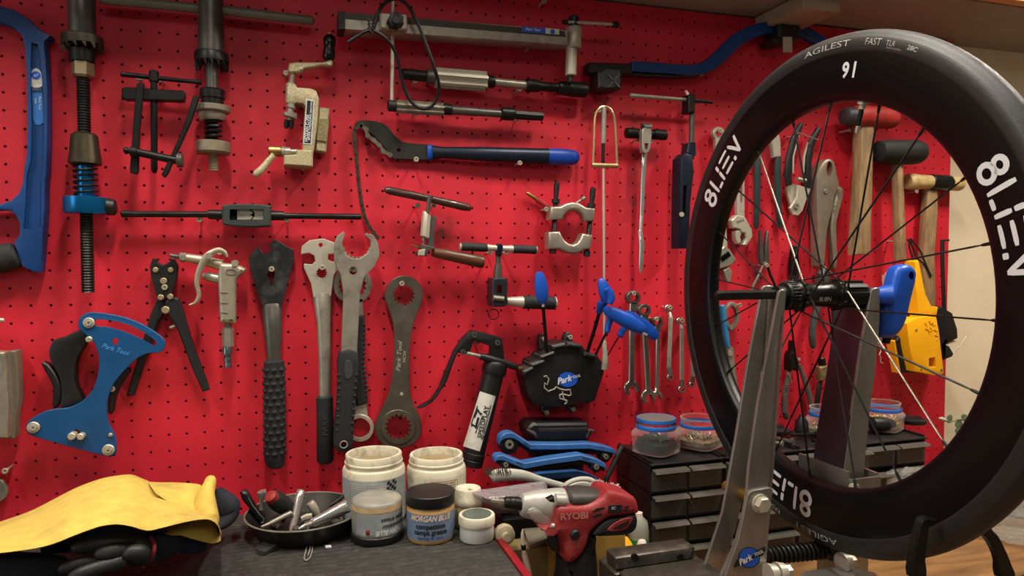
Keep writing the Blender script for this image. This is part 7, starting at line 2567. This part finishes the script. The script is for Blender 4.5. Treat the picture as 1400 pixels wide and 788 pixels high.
# ================================================================== drill corner
def drill():
    O = .27
    t = thing('cordless_drill', 'dusty red and silver cordless drill driver standing on its handle', 'drill', P(790, 790, O))
    q2 = lambda s: q('I', s)
    obj('gear_housing', MB().rod(q2('380,170,40 386,170,70 400,168,86 470,166,104 500,168,112 560,172,122 640,174,132 700,178,136 730,180,130'), O, 26, .85), DRILLS, t, 'dusty silver gear housing')
    lower = MB().plate(spline(q2('440,235 500,300 560,330 620,340 660,320 660,200 480,180'), 2), O - .018, .036, [], .006, 2, True)
    obj('housing_chin', lower, DRILLS, t, 'dusty silver gear housing chin')
    obj('chuck', MB().rod(q2('262,148,30 268,148,38 280,148,44 300,150,42 304,150,46 320,150,44 324,150,47 340,152,45 344,152,48 360,154,46 384,158,48 390,160,52'), O, 20), BLACKM, t, 'dark chuck')
    obj('bit', MB().rod(q2('170,130,8 180,132,14 225,138,15 228,139,22 266,146,20'), O, 6), STEEL, t, 'steel driver bit')
    body = spline(q2('650,225 690,180 820,180 900,165 1000,120 1035,66 1100,72 1180,92 1240,120 1262,170 1268,220 1250,240 1140,256 1060,262 980,310 930,360 905,390 880,480 830,560 760,605 726,590 716,520 700,430 660,395 560,372 552,340 620,344 640,300'), 2)
    b = obj('motor_body', MB().plate(body, O - .022, .056, [], .009, 3, True), DRILLR, t, 'dusty red motor body')
    obj('collar_stripe', MB().rod(q2('700,96,58 706,96,64 734,104,72 738,106,66'), O, 22, .85), DRILLR, t, 'red collar stripe')
    obj('top_cover', MB().rod(q2('716,112,66 728,110,76 760,108,76 830,106,78 900,104,70 970,98,52 1016,88,30 1034,82,14'), O + .003, 26, 1.7), mat('dark_grey_cover', (54, 52, 48), .45, 0, .2, 40), t, 'dark grey top cover')
    obj('mode_ring', MB().rod(q2('636,128,36 640,128,44 706,132,48 716,132,44'), O + .022, 20), DRILLS, t)
    ar = MB().plate(q2('584,130 634,104 640,150 606,146'), O + .026, .010, [], .001)
    obj('pointer', ar, BLACKM, t)
    obj('rear_grille_pod', MB().plate(spline(q2('930,372 990,310 1060,268 1150,258 1250,240 1256,330 1220,380 1150,404 1060,408 960,412 924,400'), 2), O - .024, .060, [], .008, 2, True), BLACK, t, 'black rear grille pod')
    sl = MB()
    for s in ('910,215 950,192 1010,182 1000,192 955,212', '910,250 950,236 990,228 984,240 940,262', '1150,180 1185,168 1184,182 1154,190', '1146,206 1184,196 1180,210 1150,214', '1070,330 1180,280 1190,290 1120,336 1080,342', '1110,338 1176,300 1180,316 1140,344'):
        sl.plate(q2(s), O + .0342, .0008)
    obj('vent_slots', sl, BLACKP, b)
    gi = MB().plate(spline(q2('1030,345 1080,300 1150,268 1210,262 1200,300 1160,345 1100,360 1040,358'), 2), O + .036, .0012, [], .0005)
    obj('grille_inset', gi, DRILLR, t, 'red grille inset')
    gs = MB()
    for s in ('1066,336 1186,276 1190,284 1080,344', '1100,340 1180,294 1184,304 1130,342'):
        gs.plate(q2(s), O + .0373, .0006)
    obj('grille_slots', gs, BLACKP, t)
    bd = obj('badge', MB().plate(q2('1036,172 1136,164 1126,222 1030,226'), O + .0342, .0012), BLACKP, b, 'black badge')
    X, Y = q2('1070,190')[0]
    tpx(bd, 'SC', WHITEP, X, Y, 5, -4, O + .0358, 1, .02, .2)
    X, Y = q('I', '782,249')[0]
    tpx(b, 'RYOBI', mat('dusty_letter', (184, 116, 108), .6), X, Y, 13, -4, O + .0346, 1.05, .03)
    obj('rib', MB().rod(q2('614,318,18 640,322,22 800,332,22 850,330,14'), O + .028, 14), DRILLR, b)
    obj('rib_pin', MB().rod(q2('610,318,16 630,320,20'), O + .030, 12), DRILLS, b)
    obj('direction_switch', MB().disc(*q2('795,392')[0], 7.4, O + .03, .008, 18, 0, .002), BLACK, t)
    obj('trigger', MB().plate(spline(q2('628,405 650,394 712,410 716,470 706,520 640,518 620,490'), 2), O - .010, .022, [], .003, 2), BLACK, t, 'black trigger')
    obj('grip', MB().plate(spline(q2('905,392 960,400 956,480 966,600 972,720 980,900 720,900 724,700 726,604 770,604 830,560 880,480'), 2), O - .024, .050, [], .010, 3, True), GRIP, t, 'black rubber grip')
    zb = P(800, 830, O).z
    c = P(800, 830, O)
    obj('battery_foot', MB().box((c.x - .045, -O - .035, ZB + .001), (c.x + .03, -O + .04, c.z + .012), .006), BLACK, t, 'black battery foot')


drill()


def corner_stuff():
    # plastic bag slumped behind the chuck
    rows = []
    top = spline([(645, 671), (672, 668), (700, 664), (728, 660), (744, 659), (748, 666)], 4, False)
    bot = spline([(648, 680), (662, 694), (684, 704), (710, 698), (735, 690), (750, 682)], 4, False)
    for a, b, k in zip(top, bot, range(99)):
        row = []
        for j in range(10):
            w = j / 9
            x, y = a[0] + (b[0] - a[0]) * w, a[1] + (b[1] - a[1]) * w
            row.append(P(x, y, .17 + .045 * sin(pi * w) + .012 * lump(x * .07, y * .1, 3)))
        rows.append(row)
    mb = MB().grid(rows)
    mb.grid([[P(0, 0, 0) * 0 + p + Vector((0, .03 * sin(pi * j / 9), -.002)) for j, p in enumerate(r)] for r in rows])
    solo('plastic_bag', mb, GBAG, 'crumpled grey plastic bag behind the drill chuck', 'bag', sharp=70)
    t = thing('wire_brush', 'white-handled brush lying behind the drill, with grey wire bristles', 'brush', P(740, 665, .12))
    obj('handle', MB().rod([(671, 654, 4), (673, 653, 8), (684, 650, 9), (712, 650, 7.5), (740, 657, 5), (780, 668, 4.5), (800, 674, 4)], .115, 14, .6, sm=3), mat('dusty_white_handle', (176, 174, 162), .5, 0, .08, 30, dirt=(110, 106, 96), dirt_amt=.4, dirt_scale=60), t, 'dusty white handle')
    br = MB()
    random.seed(21)
    for k in range(130):
        x, y = random.uniform(664, 700), random.uniform(644, 649)
        o = .115 + random.uniform(-.012, .016)
        br.rod([(x, y + 3, .35), (x - random.uniform(0, 3), y - random.uniform(2, 7), .3)], o, 4)
    bo = obj('wire_bristles', br, mat('grey_wire', (78, 76, 72), .5, .5, .2, 60), t, 'grey wire bristles')
    bo['kind'] = 'stuff'
    t = thing('round_brush', 'white brush head with pale splayed bristles above the drill body', 'brush', P(805, 672, .16))
    obj('brush_head', MB().rod([(768, 672, 3), (775, 662, 3.4), (790, 656, 3.6), (806, 656, 3.6), (816, 662, 3.4)], .15, 12, sm=4), mat('dusty_white_handle', (176, 174, 162)), t)
    obj('back_plate', MB().plate(spline([(770, 674), (778, 664), (792, 659), (806, 660), (814, 668), (812, 680), (775, 682)], 2), .145, .01, [], .002), mat('dusty_white_handle', (176, 174, 162)), t)
    br = MB()
    for k in range(220):
        u = random.random()
        x, y = 808 + 36 * u, 664 + 8 * u + random.uniform(-1, 4)
        o = .15 + random.uniform(-.018, .018)
        a = rad(random.uniform(-125, -45))
        L_ = random.uniform(5, 11)
        br.rod([(x, y, .7), (x + L_ * cos(a), y + L_ * sin(a), .5)], o, 4)
    bo = obj('bristles', br, BRIST, t, 'pale bristles')
    bo['kind'] = 'stuff'
    obj('bristle_base', MB().rod([(808, 670, 5), (826, 673, 5.5), (846, 678, 5)], .15, 12), mat('dusty_white_handle', (176, 174, 162)), t)
    # box the brushes lie on
    a, b = P(660, 690, .10), P(862, 690, .10)
    z = P(740, 672, .12).z
    solo('black_crate', MB().box((CX1 + .016, -.185, ZB + .001), (.470, -.085, z - .012), .004), BLACK, 'low black crate behind the drill with the brushes lying on it', 'crate')
    # yellow stained boards behind the drill handle
    z0 = ZB + .001
    p0, p1 = P(722, 740, .215), P(778, 740, .215)
    mb = MB().box((p0.x, -.225, z0), (P(846, 740, .2).x, -.195, P(740, 738, .215).z + .002), .004)
    solo('stained_board', mb, CARD, 'stained yellow-brown board standing behind the drill handle', 'board')
    mb = MB()
    p = P(693, 735, .22)
    mb.box((p.x - .012, -.235, z0), (P(745, 735, .22).x, -.20, P(720, 742, .22).z), .003)
    solo('olive_box', mb, mat('olive_cardboard', (122, 104, 62), .7, 0, .2, 30, dirt=(70, 60, 40), dirt_amt=.5, dirt_scale=30), 'olive cardboard box beside the red edge of the chest', 'box')
    x0, x1 = P(716, 730, .235), P(758, 730, .235)
    mb = MB().loft([[P(x, y, o) for x, y, o in ((716, 723, .20), (752, 720, .20), (757, 733, .24), (724, 746, .25))], [P(x, y, o) + Vector((0, 0, -.002)) for x, y, o in ((716, 724, .20), (752, 721, .20), (757, 736, .24), (724, 749, .25))]])
    solo('steel_flap', mb, DULL, 'small bent grey metal plate under the drill housing', 'plate')
    c = P(688, 729, .23)
    mb = MB().rod3([c, c + Vector((0, -.004, 0)), c + Vector((0, -.012, 0)), c + Vector((0, -.014, 0))], [.014, .015, .014, .007], 24)
    mb.rod3([c + Vector((0, -.014, 0)), c + Vector((0, -.022, .001))], [.007, .006], 12)
    solo('plastic_bung', mb, mat('pale_knob', (170, 160, 130), .5, 0, .1, 30), 'pale round bung beside the red chest edge under the chuck', 'bung')
    t = thing('glue_nozzle', 'pinkish white tapered glue nozzle pointing up beside the red chest edge', 'nozzle', P(718, 780, .245))
    obj('cone', MB().rod([(715, 724, 1), (714.5, 730, 2.4), (715, 742, 3.4), (716, 744, 4)], .245, 14), PINK, t)
    obj('ferrule', MB().rod([(715, 743, 3), (715.5, 747, 3.6), (716, 752, 3)], .245, 12), BLACKM, t)
    obj('lower_tube', MB().rod([(716, 752, 3), (717, 760, 4.2), (719, 768, 4.6), (722, 782, 5), (724, 800, 5.4)], .245, 14), PINK, t)
    # glue bottle behind the drill
    c = stand_at(873, .165, ZB + .001)
    r = .017
    zt = zat(c, 706) - c.z
    t = thing('glue_bottle', 'translucent white bottle with a green label between the drill and the cabinet', 'bottle', c)
    obj('bottle_body', MB().lathe(c, [(r * .9, 0), (r, .004), (r, zt * .8), (r * .85, zt * .93), (r * .4, zt)], 28), mat('milky_plastic', (132, 134, 122), .4, 0, .05, 20), t)
    z1 = zat(c, 738)
    obj('label', band(c, r + .0005, z1 - .012, z1 + .004), GREEN, t, 'green label')
    obj('neck', MB().lathe(c + Vector((0, 0, zt)), [(r * .4, -.001), (r * .38, .006)], 16), PINK, t)
    t = thing('white_tube', 'short white cone tube in front of the green-labelled bottle', 'tube', stand_at(878, .20, ZB + .001))
    c = stand_at(878, .20, ZB + .001)
    obj('cone', MB().lathe(c, [(.011, 0), (.011, zat(c, 752) - c.z), (.006, zat(c, 740) - c.z), (.005, zat(c, 739) - c.z)], 18), PINK, t)
    c = stand_at(855, .19, ZB + .001)
    mb = MB().lathe(c, [(.014, 0), (.014, zat(c, 750) - c.z), (.010, zat(c, 742) - c.z), (.004, zat(c, 735) - c.z)], 18)
    solo('yellow_cap_tube', mb, YTOOL, 'yellow-topped tube half hidden below the drill pod', 'tube')
    # vise
    VM = mat('vise_steel', (84, 80, 72), .45, .7, .25, 40, dirt=(150, 142, 126), dirt_amt=.4, dirt_scale=60)
    o = .36
    a, b = P(842, 770, o), P(955, 770, o)
    z1, z0 = P(900, 754, o).z, P(900, 772, o).z
    t = thing('bench_vise', 'steel bench vise with a knurled jaw in front of the drawer cabinet', 'vise', ((a.x + b.x) / 2, -o, ZB))
    jw = MB().box((a.x, -o, z0), (P(950, 770, o).x, -o + .03, z1), .002)
    obj('jaw', jw, VM, t, 'knurled jaw')
    kn = MB()
    for k in range(40):
        x = a.x + .003 + (b.x - a.x - .014) * k / 40
        for dx in (.0035, -.0035):
            kn.rod3([(x - dx, -o - .0002, z0 + .002), (x + dx, -o - .0002, z1 - .003)], .0008, 4)
    obj('knurling', kn, VM, t)
    for px in (868, 930):
        p = P(px, 763, o + .002)
        obj('jaw_screw', MB().rod3([p + Vector((0, .003, 0)), p + Vector((0, -.001, 0))], .005, 16), BLACKM, t)
    zz = P(900, 773, o + .012).z
    obj('slide', MB().box((a.x + .003, -o - .07, ZB + .012), (P(958, 775, o).x, -o - .002, zz - .002), .004), VM, t, 'worn top of the sliding body')
    obj('body', MB().box((a.x - .002, -o - .002, ZB + .001), (P(957, 775, o).x + .004, -o + .05, z0 - .001), .004), VM, t)
    obj('base', MB().box((a.x + .004, -o - .09, ZB + .0005), (b.x, -o + .07, ZB + .011), .003), VM, t)


corner_stuff()
